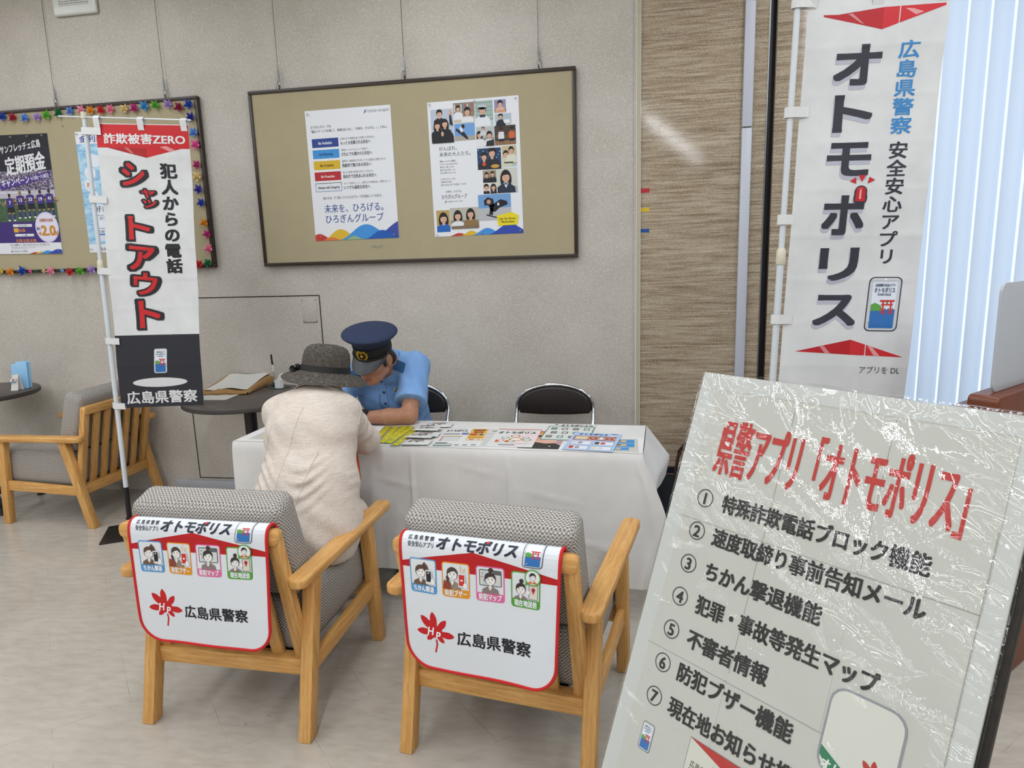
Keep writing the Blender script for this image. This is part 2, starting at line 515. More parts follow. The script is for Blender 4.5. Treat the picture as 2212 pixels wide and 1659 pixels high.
class Print:
    """ink shapes on a canvas (x right, y down, metres) that are carried onto a surface by fmap(x, y, height)"""
    def __init__(s, fmap, step=None, lift=0.00025):
        s.L = []; s.fmap = fmap; s.step = step; s.lift = lift; s.clip = None
    def raw(s, v, f, c, l):
        if s.clip:                           # keep only what falls inside the printed picture
            x0, y0, x1, y1 = s.clip
            nv, nf = [], []
            for q in f:
                P = [v[i] for i in q]
                for ax, lim, sg in ((0, x0, 1), (0, x1, -1), (1, y0, 1), (1, y1, -1)):
                    o = []
                    for i in range(len(P)):
                        a, b = P[i - 1], P[i]
                        da, db = (a[ax] - lim) * sg, (b[ax] - lim) * sg
                        if (da >= 0) != (db >= 0):
                            t = da / (da - db); o.append((a[0] + (b[0] - a[0]) * t, a[1] + (b[1] - a[1]) * t))
                        if db >= 0:
                            o.append(b)
                    P = o
                    if len(P) < 3:
                        break
                if len(P) >= 3:
                    nf.append(tuple(range(len(nv), len(nv) + len(P)))); nv += P
            if not nf:
                return s
            v, f = nv, nf
        s.L.append((v, f, c, l)); return s
    def poly(s, pts, c, l=1):
        t = tessellate_polygon([[Vector((x, y, 0)) for x, y in pts]])
        return s.raw(pts, [tuple(q) for q in t], c, l)
    def rect(s, x0, y0, x1, y1, c, l=1):
        return s.raw([(x0, y0), (x1, y0), (x1, y1), (x0, y1)], [(0, 1, 2, 3)], c, l)
    def ell(s, x, y, rx, ry=None, c='#000000', l=1, n=24, a0=0, a1=360):
        ry = rx if ry is None else ry
        if a1 - a0 >= 360:
            p = [(x + rx * math.cos(2 * math.pi * i / n), y + ry * math.sin(2 * math.pi * i / n)) for i in range(n)]
        else:
            p = [(x + rx * math.cos(R(a0 + (a1 - a0) * i / n)), y + ry * math.sin(R(a0 + (a1 - a0) * i / n))) for i in range(n + 1)]
        return s.poly(p, c, l)
    def rr(s, x0, y0, x1, y1, r, c, l=1, sk=0.0):
        p = []
        for cx, cy, a in ((x1 - r, y0 + r, -90), (x1 - r, y1 - r, 0), (x0 + r, y1 - r, 90), (x0 + r, y0 + r, 180)):
            for i in range(5):
                t = R(a + 22.5 * i)
                p.append((cx + r * math.cos(t), cy + r * math.sin(t)))
        if sk:
            p = [(x + sk * (y1 - y), y) for x, y in p]
        return s.poly(p, c, l)
    def line(s, pts, w, c, l=1, closed=False):
        n = len(pts)
        for i in range(n if closed else n - 1):
            a = Vector(pts[i]); b = Vector(pts[(i + 1) % n])
            d = (b - a)
            if d.length < 1e-7:
                continue
            d = d.normalized(); q = Vector((-d.y, d.x)) * w / 2; e = d * w * 0.3
            s.raw([tuple(a - e + q), tuple(b + e + q), tuple(b + e - q), tuple(a - e - q)], [(0, 1, 2, 3)], c, l)
        return s
    def ring(s, x, y, r, w, c, l=1, ry=None, n=28):
        ry = r if ry is None else ry
        v = []
        for i in range(n):
            a = 2 * math.pi * i / n
            v += [(x + r * math.cos(a), y + ry * math.sin(a)), (x + (r - w) * math.cos(a), y + (ry - w) * math.sin(a))]
        return s.raw(v, [(2 * i, 2 * ((i + 1) % n), 2 * ((i + 1) % n) + 1, 2 * i + 1) for i in range(n)], c, l)
    def text(s, t, x, y, h, c, l=2, w=None, al='L', bold=0.012, rot=0.0, shear=0.0, hs=1.0):
        """x: left / centre / right edge, y: middle line, h: em height, w: width the line is fitted to"""
        v, f = glyphs(t)
        if not v:
            return s
        if bold > .006:                      # heavier weight: the strokes are struck several times
            for i, (dx, dy) in enumerate(((0, 0), (-1, 0), (1, 0), (0, .75), (0, -.75), (-1, -.75), (1, .75), (1, -.75), (-1, .75))[:3 if bold < .015 else 9]):
                s._text(v, f, x + dx * bold * h * .75, y + dy * bold * h * .75, h, c, l + i * .06, w, al, rot, shear, hs)
            return s
        return s._text(v, f, x, y, h, c, l, w, al, rot, shear, hs)
    def _text(s, v, f, x, y, h, c, l, w, al, rot, shear, hs):
        x0 = min(p[0] for p in v); x1 = max(p[0] for p in v)
        kx = (w / (x1 - x0)) if w else h * hs
        W = (x1 - x0) * kx
        ox = {'L': 0, 'C': -W / 2, 'R': -W}[al]
        cr, sr = math.cos(rot), math.sin(rot)
        out = []
        for px, py in v:
            a = (px - x0) * kx + ox; b = -(py - 0.37) * h
            a -= shear * b
            out.append((x + a * cr - b * sr, y + a * sr + b * cr))
        return s.raw(out, f, c, l)
    def vtext(s, t, x, y0, h, pitch, c, l=2, bold=0.02, w=None, rot=0.0, hs=1.0):
        for i, ch in enumerate(t):
            s.text(ch, x, y0 + (i + 0.5) * pitch, h, c, l, w, 'C', bold, rot=rot, hs=hs)
        return s
    def flush(s, g):
        for v, f, c, l in s.L:
            mat = ink(c) if isinstance(c, str) and c.startswith('#') else c
            h = l * s.lift
            if s.step:
                bm = bmesh.new()
                vs = [bm.verts.new((x, y, 0)) for x, y in v]
                for q in f:
                    try:
                        bm.faces.new([vs[i] for i in q])
                    except ValueError:
                        pass
                for ax in (0, 1):
                    if not s.step[ax]:
                        continue
                    lo = min(p[ax] for p in v); hi = max(p[ax] for p in v)
                    k = math.floor(lo / s.step[ax]) + 1
                    while k * s.step[ax] < hi:
                        co = [0, 0, 0]; co[ax] = k * s.step[ax]; no = [0, 0, 0]; no[ax] = 1
                        bmesh.ops.bisect_plane(bm, geom=bm.verts[:] + bm.edges[:] + bm.faces[:], plane_co=co, plane_no=no, dist=1e-7)
                        k += 1
                bm.verts.index_update()
                v = [(p.co.x, p.co.y) for p in bm.verts]; f = [tuple(p.index for p in q.verts) for q in bm.faces]
                bm.free()
            g.add([s.fmap(x, y, h) for x, y in v], f, mat, False)
        s.L = []
        return g

def flat(O, u, v, n):
    O, u, v, n = map(Vector, (O, u, v, n))
    return lambda x, y, h: O + u * x + v * y + n * h

# ================================================================== THE SETTING
def structure(name, g, **kw):
    return tag(g.build(name, **kw), kind='structure')

XL, XR, YF = -10.0, 6.0, -13.0
structure('floor', G().box(((XL + XR) / 2, YF / 2, -0.05), (XR - XL, -YF + 0.3, 0.1), 'floor'))
structure('ceiling', G().box(((XL + XR) / 2, YF / 2, CEIL + 0.05), (XR - XL, -YF + 0.3, 0.1), 'ceiling_white'))
structure('wall_left', G().box((XL - 0.05, YF / 2, CEIL / 2), (0.1, -YF, CEIL), 'room_white'))
structure('wall_right', G().box((XR + 0.05, YF / 2, CEIL / 2), (0.1, -YF, CEIL), 'room_white'))
structure('wall_front', G().box(((XL + XR) / 2, YF - 0.05, CEIL / 2), (XR - XL, 0.1, CEIL), 'room_white'))
WX0, WX1, WZ0, WZ1 = 1.02, 3.5, 0.12, 3.05        # window opening
structure('wall_back', G().box(((XL - 0.006) / 2, 0.06, CEIL / 2), (-0.006 - XL, 0.12, CEIL), 'wall'))
g = G()
g.box((0.349, 0.065, CEIL / 2), (0.638, 0.13, CEIL), 'travertine')
g.box(((0.705 + WX0) / 2, 0.066, CEIL / 2), (WX0 - 0.705, 0.13, CEIL), 'travertine')
g.box(((WX0 + WX1) / 2, 0.066, (WZ1 + CEIL) / 2), (WX1 - WX0, 0.13, CEIL - WZ1), 'travertine')
g.box(((WX0 + WX1) / 2, 0.066, WZ0 / 2), (WX1 - WX0, 0.13, WZ0), 'travertine')
g.box(((WX1 + XR) / 2, 0.066, CEIL / 2), (XR - WX1, 0.13, CEIL), 'travertine')
structure('wall_back_stone', g)
structure('trim_1', G().box((0.0, 0.03, CEIL / 2), (0.012, 0.075, CEIL), 'wall').box((0.018, 0.03, CEIL / 2), (0.022, 0.085, CEIL), 'trim_cream'))
structure('trim_2', G().box((0.6865, 0.075, CEIL / 2), (0.037, 0.09, CEIL), 'seam_black').box((0.669, 0.06, CEIL / 2), (0.006, 0.126, CEIL), 'steel').box((0.7035, 0.06, CEIL / 2), (0.005, 0.126, CEIL), 'board_frame'))
g = G()
for x in (WX0 + 0.03, (WX0 + WX1) / 2, WX1 - 0.03):
    g.box((x, 0.09, (WZ0 + WZ1) / 2), (0.06, 0.05, WZ1 - WZ0), 'steel')
for z in (WZ0 + 0.03, WZ1 - 0.03):
    g.box(((WX0 + WX1) / 2, 0.09, z), (WX1 - WX0 - 0.12, 0.05, 0.06), 'steel')
structure('window_1', g)
g = G()
g.box(((XL + -2.62) / 2 - 0.4, -0.008, 0.02), (-2.62 - XL - 0.8, 0.016, 0.04), 'wall')
g.box(((-2.99 - 0.012) / 2, -0.013, 0.056), (2.978, 0.022, 0.052), 'grey_base', 0.003)
g.box(((-2.99 - 0.012) / 2, -0.004, 0.014), (2.978, 0.008, 0.028), 'seam_black')
structure('baseboard_back', g)
structure('baseboard_stone', G().box((0.34, -0.006, 0.04), (0.6, 0.012, 0.08), 'board_frame'))

# flush hatch in the speckled wall
h = tag(bpy.data.objects.new('door_1', None), kind='structure'); COL.objects.link(h); h.location = (-2.354, 0, 0.685)
x0, x1, z0, z1 = -0.472, 0.472, -0.589, 0.589
g = G()
for a, b, c, d in ((x0, z1, x1, z1), (x0, z0, x1, z0)):
    g.box(((a + c) / 2, -0.001, b), (c - a + 0.004, 0.003, 0.005), 'seam_black')
for a in (x0, x1):
    g.box((a, -0.001, (z0 + z1) / 2), (0.005, 0.003, z1 - z0), 'seam_black')
g.build('joint', h)
g = G().box((0.402, -0.0015, 0.497), (0.094, 0.003, 0.142), 'wall', 0.0008)
for x in (0.36, 0.444):
    for z in (0.432, 0.562):
        g.box((x, -0.0035, z), (0.005, 0.002, 0.005), 'grille_dark')
g.box((0.402, -0.0025, 0.4265), (0.09, 0.003, 0.002), 'grille_dark')
g.build('cover_plate', h)

# wall mounted pieces
v = thing('air_vent', 'white plastic air vent with square-hole grille high on the wall', 'vent', (-3.265, 0, 3.1))
g = G(); g.hull([(-.145, 0, -.145), (.145, 0, -.145), (.145, -.001, -.145), (-.145, -.001, -.145)] if False else
                [(-.145, -.028, -.145), (.145, -.028, -.145), (.145, 0, -.145), (-.145, 0, -.145), (-.145, -.028, .145), (.145, -.028, .145), (.145, 0, .145), (-.145, 0, .145)], 'white_gloss', 0.012, 3)
g.build('cover', v)
g = G(); g.box((0, -0.0285, 0.0), (0.196, 0.002, 0.18), 'grille_dark')
for i in range(17):
    g.box((-0.096 + i * 0.012, -0.0305, 0), (0.0055, 0.003, 0.18), 'white_gloss')
    if i < 16:
        g.box((0, -0.0307, -0.09 + i * 0.012), (0.196, 0.003, 0.0055), 'white_gloss')
g.build('grille', v)
b = thing('wall_unit', 'white plastic box fixed to the wall behind the left armchair', 'box', (-3.28, 0, 0.6))
G().box((0, -0.02, 0), (0.285, 0.04, 0.27), 'white_plastic', 0.012).build('housing', b)
G().box((0, -0.0415, 0.02), (0.2, 0.003, 0.12), 'ivory_plastic', 0.001).build('panel', b)
r = thing('cable_raceway', 'white vertical cable duct running up the brown stone wall', 'duct', (0.571, 0, 0))
G().box((0, -0.012, 1.2), (0.05, 0.024, 2.4 - 0.62), 'raceway', 0.003).build('cover', r)
G().box((0, -0.012, (2.096 + CEIL) / 2), (0.05, 0.024, CEIL - 2.096), 'raceway', 0.003).build('cover', r)
G().box((0, -0.012, 0.155), (0.05, 0.024, 0.31), 'raceway', 0.003).build('cover', r)
for nm, c, z, w in (('red', '#b8262c', 1.800, 0.022), ('yellow', '#d6b51f', 1.699, 0.019), ('blue', '#1d4f94', 1.588, 0.019)):
    tag(G().box((0, 0, 0), (0.047, 0.001, w), ink(c)).build('tape_marker', loc=(0.0485 + 0.005, -0.0006, z)), nm + ' strip of tape stuck on the edge of the brown stone wall', 'tape', 'colour tape markers on the stone wall')

# vertical blind: every vane hangs from one head rail
vb = thing('vertical_blind', 'pale white vertical blind glowing with daylight behind the right banner', 'blind', (0, -0.1, 0))
G().box(((0.93 + 3.5) / 2, 0, 3.0), (2.62, 0.05, 0.05), 'white_plastic', 0.004).build('head_rail', vb)
for i in range(26):
    x = 0.995 + i * 0.1
    g = G()
    def vane(u, q, x=x):
        a = R(20)
        s_ = (u - 0.5) * 0.112
        return (x + s_ * math.cos(a), s_ * math.sin(a) - 0.004 * (1 - (2 * u - 1) ** 2), 0.14 + 2.83 * q)
    g.grid(vane, 6, 1, 'blind')
    g.build('vane', vb)

# ceiling strip lamps
rd = Vector((0.225, -0.974, 0)).normalized(); rn = Vector((rd.y, -rd.x, 0))
LAMP_LEN = 5.3
def strip_lamp():
    t = thing('ceiling_light', 'long white strip lamp mounted on the ceiling', 'lamp', (0, 0, CEIL), 0, 'ceiling strip lamps')
    G().box((0, 0, -0.02), (0.16, LAMP_LEN + .1, 0.04), 'white_plastic', 0.004).build('housing', t)
    G().box((0, 0, -0.044), (0.11, LAMP_LEN, 0.008), 'white_plastic', 0.0).build('diffuser', t)
    ld = bpy.data.lights.new('strip_light', 'AREA')
    ld.shape = 'RECTANGLE'; ld.size = 0.10; ld.size_y = LAMP_LEN - .02; ld.color = (0.93, 0.975, 1.02)
    ld.energy = LAMP_POWER * math.pi * 0.10 * LAMP_LEN
    lo_ = bpy.data.objects.new('strip_light', ld); COL.objects.link(lo_); lo_.parent = t; lo_.location = (0, 0, -0.0495)
    return t
L0 = strip_lamp()
first = True
for k in (-4, -3, -2, -1, 0, 1, 2):
    for j in range(2):
        p = Vector((0.14, -6.14, CEIL)) + rn * (-2.1 * k)
        p = p + rd * ((p.y + 3.2 + 5.6 * j) / 0.974)
        if not (XL + 1.0 < p.x < XR - 1.0):
            continue
        a = math.atan2(rd.y, rd.x) - math.pi / 2
        if first:
            L0.location = p; L0.rotation_euler = (0, 0, a); first = False
        else:
            dup(L0, p, a, L0['label'])

# ================================================================== NOTICEBOARDS
BY = -0.03
def noticeboard(x0, x1, z0, z1, label):
    t = thing('noticeboard', label, 'noticeboard', ((x0 + x1) / 2, 0, z0))
    w, hgt = x1 - x0, z1 - z0
    G().box((0, -0.016, hgt / 2), (w - 0.02, 0.022, hgt - 0.02), 'board_felt').build('board_panel', t)
    f = 0.02
    g = G()
    g.box((0, -0.018, hgt - f / 2), (w, 0.032, f), 'board_frame', 0.003).box((0, -0.018, f / 2), (w, 0.032, f), 'board_frame', 0.003)
    g.box((-w / 2 + f / 2, -0.018, hgt / 2), (f, 0.0318, hgt - 2 * f), 'board_frame', 0.003).box((w / 2 - f / 2, -0.018, hgt / 2), (f, 0.0318, hgt - 2 * f), 'board_frame', 0.003)
    g.build('frame', t)
    return t
noticeboard(-2.206, -0.311, 1.455, 2.453, 'big tan noticeboard in a dark brown frame above the white table, two posters on it')
noticeboard(-4.425, -2.531, 1.459, 2.453, 'tan noticeboard edged with colourful paper flowers, cut off by the photo edge')

def hanger(x, label, side):
    t = thing('hanging_wire', label, 'wire', (x, -0.02, 2.453), 0, 'wires holding up the noticeboards')
    G().tube([(0, 0, 0.12), (0, 0.004, 0.5), (0, 0.012, CEIL - 2.453)], 0.0012, 'dark_iron', 6).build('cable', t)
    G().tube([(0, 0, 0.045), (0, 0, 0.075), (0, 0, 0.08), (0, 0, 0.1), (0, 0, 0.125)], [0.006, 0.006, 0.0048, 0.0045, 0.002], 'steel', 8).build('gripper', t)
    g = G()
    g.tube([(0.008 * math.sin(a), 0, 0.033 + 0.014 * math.cos(a)) for a in [2 * math.pi * i / 14 for i in range(14)]], 0.002, 'steel', 6, closed=True)
    g.tube([(0.0, 0.008 * math.sin(a), 0.013 + 0.0085 * math.cos(a)) for a in [2 * math.pi * i / 12 for i in range(12)]], 0.0022, 'dark_iron', 6, closed=True)
    g.tube([(0, 0, -0.002), (0, 0, 0.006)], 0.003, 'dark_iron', 6)
    g.build('hook', t)
    G().tube([(0.004 * side, 0, 0.05), (0.013 * side, 0, 0.04), (0.016 * side, 0, 0.02), (0.02 * side, 0, 0.002)], 0.0009, 'dark_iron', 5).build('loose_end', t)
for x, l, sd in ((-3.488, 'thin wire and hook holding the flower-edged noticeboard near its left end', 1), (-2.742, 'thin wire and hook holding the flower-edged noticeboard near its right end', 1),
                 (-2.011, 'thin wire and hook at the left end of the big two-poster noticeboard', -1), (-1.26, 'thin wire and hook at the middle of the big two-poster noticeboard', -1), (-0.51, 'thin wire and hook at the right end of the big two-poster noticeboard', 1)):
    hanger(x, l, sd)

# ------------------------------------------------------------------ posters
def poster(name, x0, z1, w, hgt, rot, label, draw, paper='#e3e5ea'):
    """x0,z1: upper left corner on the board"""
    t = G()
    c, s_ = math.cos(rot), math.sin(rot)
    u, v, n = (c, 0, s_), (s_, 0, -c), (0, -1, 0)
    t.extrude([(0, 0), (w, 0), (w, hgt), (0, hgt)], (0, 0, 0), u, v, n, 0.0008, ink(paper))
    p = Print(flat((0, -0.0008, 0), u, v, n))
    draw(p, w, hgt)
    p.flush(t)
    return tag(t.build(name, loc=(x0, BY + 0.0025, z1)), label, 'poster')

def hills(p, y0, y1, w, xs):
    """overlapping coloured hills along the foot of the sheet"""
    for x, rx, top, c, l in xs:
        pts = []
        for i in range(33):
            a = -math.pi + 2 * math.pi * i / 32
            px = x + rx * a / math.pi
            if px < 0 or px > w:
                px = min(max(px, 0), w)
                a = (px - x) / rx * math.pi
            pts.append((px, y1 - (y1 - top) * (0.5 + 0.5 * math.cos(a))))
        q = [pts[0]]
        for b in pts[1:]:
            if abs(b[0] - q[-1][0]) > 1e-6:
                q.append(b)
        p.poly(q + [(q[-1][0], y1), (q[0][0], y1)], c, l)

def logo(p, x, y, h, c):
    p.poly([(x, y + h * .5), (x + h * .35, y - h * .4), (x + h * .55, y - h * .4), (x + h * .2, y + h * .5)], c, 2)
    p.poly([(x + h * .35, y + h * .35), (x + h * .7, y - h * .5), (x + h * .9, y - h * .5), (x + h * .55, y + h * .35)], c, 2)

def draw_values(p, w, H):
    k = '#3c3f46'
    logo(p, .69 * w, .035 * H, .02, '#2a4596')
    p.text('ひろぎんホールディングス', .735 * w, .035 * H, .017, k, w=.245 * w)
    p.text('ひろぎんグループは', .055 * w, .125 * H, .017, k, w=.24 * w)
    p.text('「幅広いサービスを通じて、地域社会と共に、『未来を、ひろげる。』」ために。', .055 * w, .157 * H, .017, k, w=.895 * w)
    rows = [('#27408c', 'Be Reliable', 'お客さまや地域社会と正面から向き合い、', 'もっとも信頼される存在へ', '#d9def0', .41, .35),
            ('#3a8fd2', 'Be Welcoming', '地域の一人ひとりにとって身近で、', 'だれにでも開かれた存在へ', '#1f4a86', .32, .36),
            ('#d3ae28', 'Be Creative', '業界初・地域初を切り拓いてきた創造力に磨きをかけ、', '独創的で魅力ある存在へ', '#5a4a18', .52, .34),
            ('#b3262e', 'Be Proactive', '私たち自身が地域の活力につながる、', '前向きで活気あふれる存在へ', '#f0d6d6', .36, .39),
            (None, 'Always with Integrity', 'すべての起点として、お客さまや地域社会、仲間に対して、', 'いつでも誠実な存在へ', '#4a4c52', .56, .31)]
    for i, (c, a, s1, s2, tc, w1, w2) in enumerate(rows):
        y = (.213 + i * .0845) * H
        if c:
            p.rect(.055 * w, y, .37 * w, y + .067 * H, c)
        else:
            p.rect(.055 * w, y, .37 * w, y + .067 * H, '#5a78b8'); p.rect(.055 * w, y, .2 * w, y + .03 * H, '#b8504a'); p.rect(.2 * w, y, .37 * w, y + .03 * H, '#cfae4a')
            p.rect(.06 * w, y + .004 * H, .365 * w, y + .063 * H, '#dfe2e8', 2)
        p.text(a, .2125 * w, y + .034 * H, .02, tc, 3, al='C', w=(.26 if not c else .16) * w, bold=.03)
        p.text(s1, .395 * w, y + .012 * H, .014, '#5b5e66', w=w1 * w, bold=.003)
        p.text(s2, .395 * w, y + .044 * H, .022, k, w=w2 * w, bold=.02)
    p.text('私たちは、そう思ってもらえるグループを目指していきます。', .135 * w, .668 * H, .018, k, w=.70 * w)
    p.text('未来を、ひろげる。', .14 * w, .752 * H, .052, '#2c4a92', w=.70 * w, bold=.012)
    p.text('ひろぎんグループ', .145 * w, .833 * H, .052, '#2c4a92', w=.69 * w, bold=.012)
    hills(p, 0, H, w, [(.05 * w, .18 * w, .945 * H, '#c23a34', 1), (.31 * w, .24 * w, .915 * H, '#d8b231', 2), (.62 * w, .34 * w, .885 * H, '#3f8fd6', 3), (1.08 * w, .42 * w, .86 * H, '#3a4aa0', 4)])
    hills(p, 0, H, w, [(.2 * w, .13 * w, .975 * H, '#d8763a', 5), (.47 * w, .12 * w, .972 * H, '#8fae86', 5), (.81 * w, .22 * w, .935 * H, '#1a58b0', 5)])

SK = '#d9ac93'
def person_print(p, x, y, s, top, hair='#1d1817', l=3, long=False, skin=SK):
    """head at (x,y) with shoulders, s = head height"""
    if long:
        p.ell(x, y + s * .25, s * .52, s * .85, hair, l)
    p.poly([(x - s * .95, y + s * 2.0), (x - s * .8, y + s * .9), (x - s * .3, y + s * .6), (x + s * .3, y + s * .6), (x + s * .8, y + s * .9), (x + s * .95, y + s * 2.0)], top, l + 1)
    p.rect(x - s * .14, y + s * .3, x + s * .14, y + s * .7, skin, l + 2)
    p.ell(x, y - s * .08, s * .44, s * .5, hair, l + 2)
    p.ell(x, y + s * .06, s * .34, s * .43, skin, l + 3)
    p.poly([(x - s * .36, y + s * .02), (x - s * .3, y - s * .4), (x, y - s * .52), (x + s * .3, y - s * .4), (x + s * .36, y + s * .02), (x + s * .2, y - s * .16), (x - s * .2, y - s * .12)], hair, l + 4)
    for q in (-.14, .14):
        p.ell(x + s * q, y + s * .07, s * .045, s * .03, '#33261f', l + 5, 8)
    p.ell(x, y + s * .29, s * .1, s * .03, '#a25a50', l + 5, 8)

def draw_collage(p, w, H):
    P = lambda a: a * w
    Q = lambda a: a * H
    def ph(x0, y0, x1, y1, c1, c2=None, f=.6):
        p.clip = (P(x0), Q(y0), P(x1), Q(y1))
        p.rect(P(x0), Q(y0), P(x1), Q(y1), c1, 1)
        if c2:
            p.rect(P(x0), Q(y0 + (y1 - y0) * f), P(x1), Q(y1), c2, 2)
    ph(.03, .055, .28, .30, '#b9c4d2', '#6d5a4a', .8)
    person_print(p, P(.13), Q(.085), .04, '#20222b'); person_print(p, P(.10), Q(.17), .043, '#20222b', long=True); person_print(p, P(.185), Q(.16), .043, '#20222b', long=True, l=9)
    p.poly([(P(.04), Q(.30)), (P(.05), Q(.235)), (P(.12), Q(.215)), (P(.2), Q(.205)), (P(.27), Q(.235)), (P(.28), Q(.30))], '#1b1d25', 16)
    p.ell(P(.155), Q(.235), .007, .013, SK, 17); p.ell(P(.25), Q(.085), .007, .014, SK, 17); p.poly([(P(.24), Q(.1)), (P(.26), Q(.1)), (P(.275), Q(.18)), (P(.24), Q(.17))], '#20222b', 15)
    ph(.287, .02, .52, .165, '#8a7d6d', '#c9bfae', .7)
    for i in range(9):
        p.rect(P(.295 + .024 * i), Q(.03), P(.308 + .024 * i), Q(.085), ['#d8cfc0', '#6f8a99', '#b2624a'][i % 3], 2)
    person_print(p, P(.34), Q(.06), .03, '#dfe2e5', l=4); person_print(p, P(.44), Q(.085), .042, '#dfe3e8', l=9)
    ph(.527, .018, .72, .20, '#9fb4ae', '#b9c9c8', .7)
    for i in range(5):
        p.rect(P(.53), Q(.03 + .03 * i), P(.718), Q(.034 + .03 * i), '#7f988f', 2)
    person_print(p, P(.605), Q(.082), .05, '#dfe4ea', '#3b3a3c'); p.ell(P(.605), Q(.062), .026, .013, '#b9c2c8', 10); p.ell(P(.598), Q(.073), .03, .006, '#8f979c', 10)
    p.rect(P(.575), Q(.118), P(.635), Q(.135), '#27303c', 9)
    ph(.737, .02, .862, .112, '#8e8ab0', '#5f5448', .75); person_print(p, P(.80), Q(.05), .035, '#d6a58e'); p.poly([(P(.75), Q(.085)), (P(.8), Q(.065)), (P(.85), Q(.08)), (P(.85), Q(.1)), (P(.76), Q(.1))], SK, 12)
    ph(.737, .12, .915, .205, '#aebfc8', '#c4cbd0', .7); person_print(p, P(.80), Q(.14), .03, '#1d2230'); p.rect(P(.83), Q(.165), P(.9), Q(.19), '#e2e6e8', 10); p.poly([(P(.75), Q(.205)), (P(.77), Q(.165)), (P(.82), Q(.16)), (P(.85), Q(.205))], '#1d2230', 11)
    ph(.287, .17, .515, .293, '#6f9fd6', '#a8a296', .72)
    p.poly([(P(.31), Q(.20)), (P(.36), Q(.225)), (P(.40), Q(.235)), (P(.44), Q(.28)), (P(.42), Q(.285)), (P(.36), Q(.25)), (P(.30), Q(.215))], '#1c2231', 4)
    p.poly([(P(.345), Q(.20)), (P(.375), Q(.185)), (P(.385), Q(.225)), (P(.36), Q(.235))], '#dfe3e6', 5); p.ell(P(.385), Q(.19), .009, .011, '#2b2019', 6)
    ph(.527, .205, .722, .345, '#b5bdbd', '#8f9695', .55)
    person_print(p, P(.56), Q(.26), .035, '#dfe2e6', long=True); person_print(p, P(.67), Q(.265), .036, '#dfe2e6', l=9); person_print(p, P(.605), Q(.215), .02, '#c9cdd2', l=9)
    p.poly([(P(.63), Q(.345)), (P(.64), Q(.31)), (P(.72), Q(.3)), (P(.72), Q(.345))], '#23252d', 17)
    ph(.727, .205, .957, .345, '#43352e', '#8a6a4c', .78)
    for x, c in ((.80, '#d9dde2'), (.915, '#d2612e')):
        p.ell(P(x), Q(.232), .0095, .012, '#8d5d46', 5); p.ell(P(x), Q(.228), .0095, .009, '#1a1412', 6)
        p.poly([(P(x - .035), Q(.30)), (P(x - .03), Q(.25)), (P(x + .03), Q(.25)), (P(x + .03), Q(.30))], c, 4); p.rect(P(x - .03), Q(.30), P(x + .03), Q(.318), '#1b2030', 4)
        p.line([(P(x - .015), Q(.318)), (P(x - .022), Q(.34))], .006, '#8d5d46', 4); p.line([(P(x + .015), Q(.318)), (P(x + .026), Q(.338))], .006, '#8d5d46', 4)
        p.line([(P(x - .03), Q(.26)), (P(x - .055), Q(.29))], .005, '#8d5d46', 5); p.line([(P(x + .03), Q(.26)), (P(x + .04), Q(.295))], .005, '#8d5d46', 5)
    ph(.527, .36, .787, .515, '#1c3c62', '#27406a', .6)
    for i in range(14):
        p.ell(P(.54 + .018 * i), Q(.37 + .01 * (i * 5 % 7)), .003, .003, '#a9cfe8', 2, 8)
    person_print(p, P(.60), Q(.42), .042, '#23262f'); person_print(p, P(.69), Q(.395), .05, '#20232c', l=10); p.ell(P(.60), Q(.475), .01, .012, '#c94a3c', 18); p.ell(P(.72), Q(.495), .024, .01, '#c79a4a', 18)
    ph(.795, .352, .957, .505, '#c7b795', '#a9cad8', .9); person_print(p, P(.84), Q(.41), .034, '#cfd0ba'); person_print(p, P(.90), Q(.385), .034, '#d8d8c6', l=10); p.rect(P(.82), Q(.47), P(.92), Q(.477), '#2a2a28', 18)
    ph(.578, .522, .727, .612, '#9d9078', '#7d7868', .5); person_print(p, P(.62), Q(.555), .026, '#1c1d22'); person_print(p, P(.685), Q(.55), .026, '#1c1d22', l=9)
    ph(.578, .618, .727, .695, '#d7d2c6'); person_print(p, P(.61), Q(.645), .033, '#1c1f2b', l=3); person_print(p, P(.69), Q(.648), .033, '#1c1f2b', l=9, long=True); p.rect(P(.648), Q(.618), P(.656), Q(.695), '#e3e5ea', 17)
    ph(.733, .512, .957, .695, '#c8ccc4', '#aeb4b4', .75); person_print(p, P(.83), Q(.575), .062, '#222a42', long=True); p.poly([(P(.80), Q(.62)), (P(.86), Q(.62)), (P(.83), Q(.66))], '#dfe4ea', 10); p.ell(P(.828), Q(.628), .012, .006, '#5a7898', 11)
    ph(.512, .70, .875, .895, '#6f9cd0', '#b6b8bc', .52)
    p.poly([(P(.575), Q(.745)), (P(.62), Q(.72)), (P(.68), Q(.735)), (P(.69), Q(.79)), (P(.66), Q(.80)), (P(.60), Q(.775)), (P(.585), Q(.79))], '#17181f', 5)
    p.poly([(P(.63), Q(.79)), (P(.70), Q(.765)), (P(.76), Q(.74)), (P(.83), Q(.755)), (P(.84), Q(.78)), (P(.75), Q(.80)), (P(.70), Q(.83)), (P(.66), Q(.83))], '#17181f', 5)
    p.poly([(P(.64), Q(.80)), (P(.68), Q(.80)), (P(.67), Q(.855)), (P(.63), Q(.85))], '#17181f', 5); p.ell(P(.63), Q(.755), .012, .012, '#c79a84', 6); p.rect(P(.725), Q(.765), P(.745), Q(.785), '#dfe2e6', 6)
    p.poly([(P(.60), Q(.845)), (P(.72), Q(.872)), (P(.715), Q(.88)), (P(.60), Q(.856))], '#2a2a2e', 5)
    ph(.03, .80, .182, .965, '#b99a5e', '#8a7448', .8); person_print(p, P(.11), Q(.86), .055, '#1f62b5', long=True)
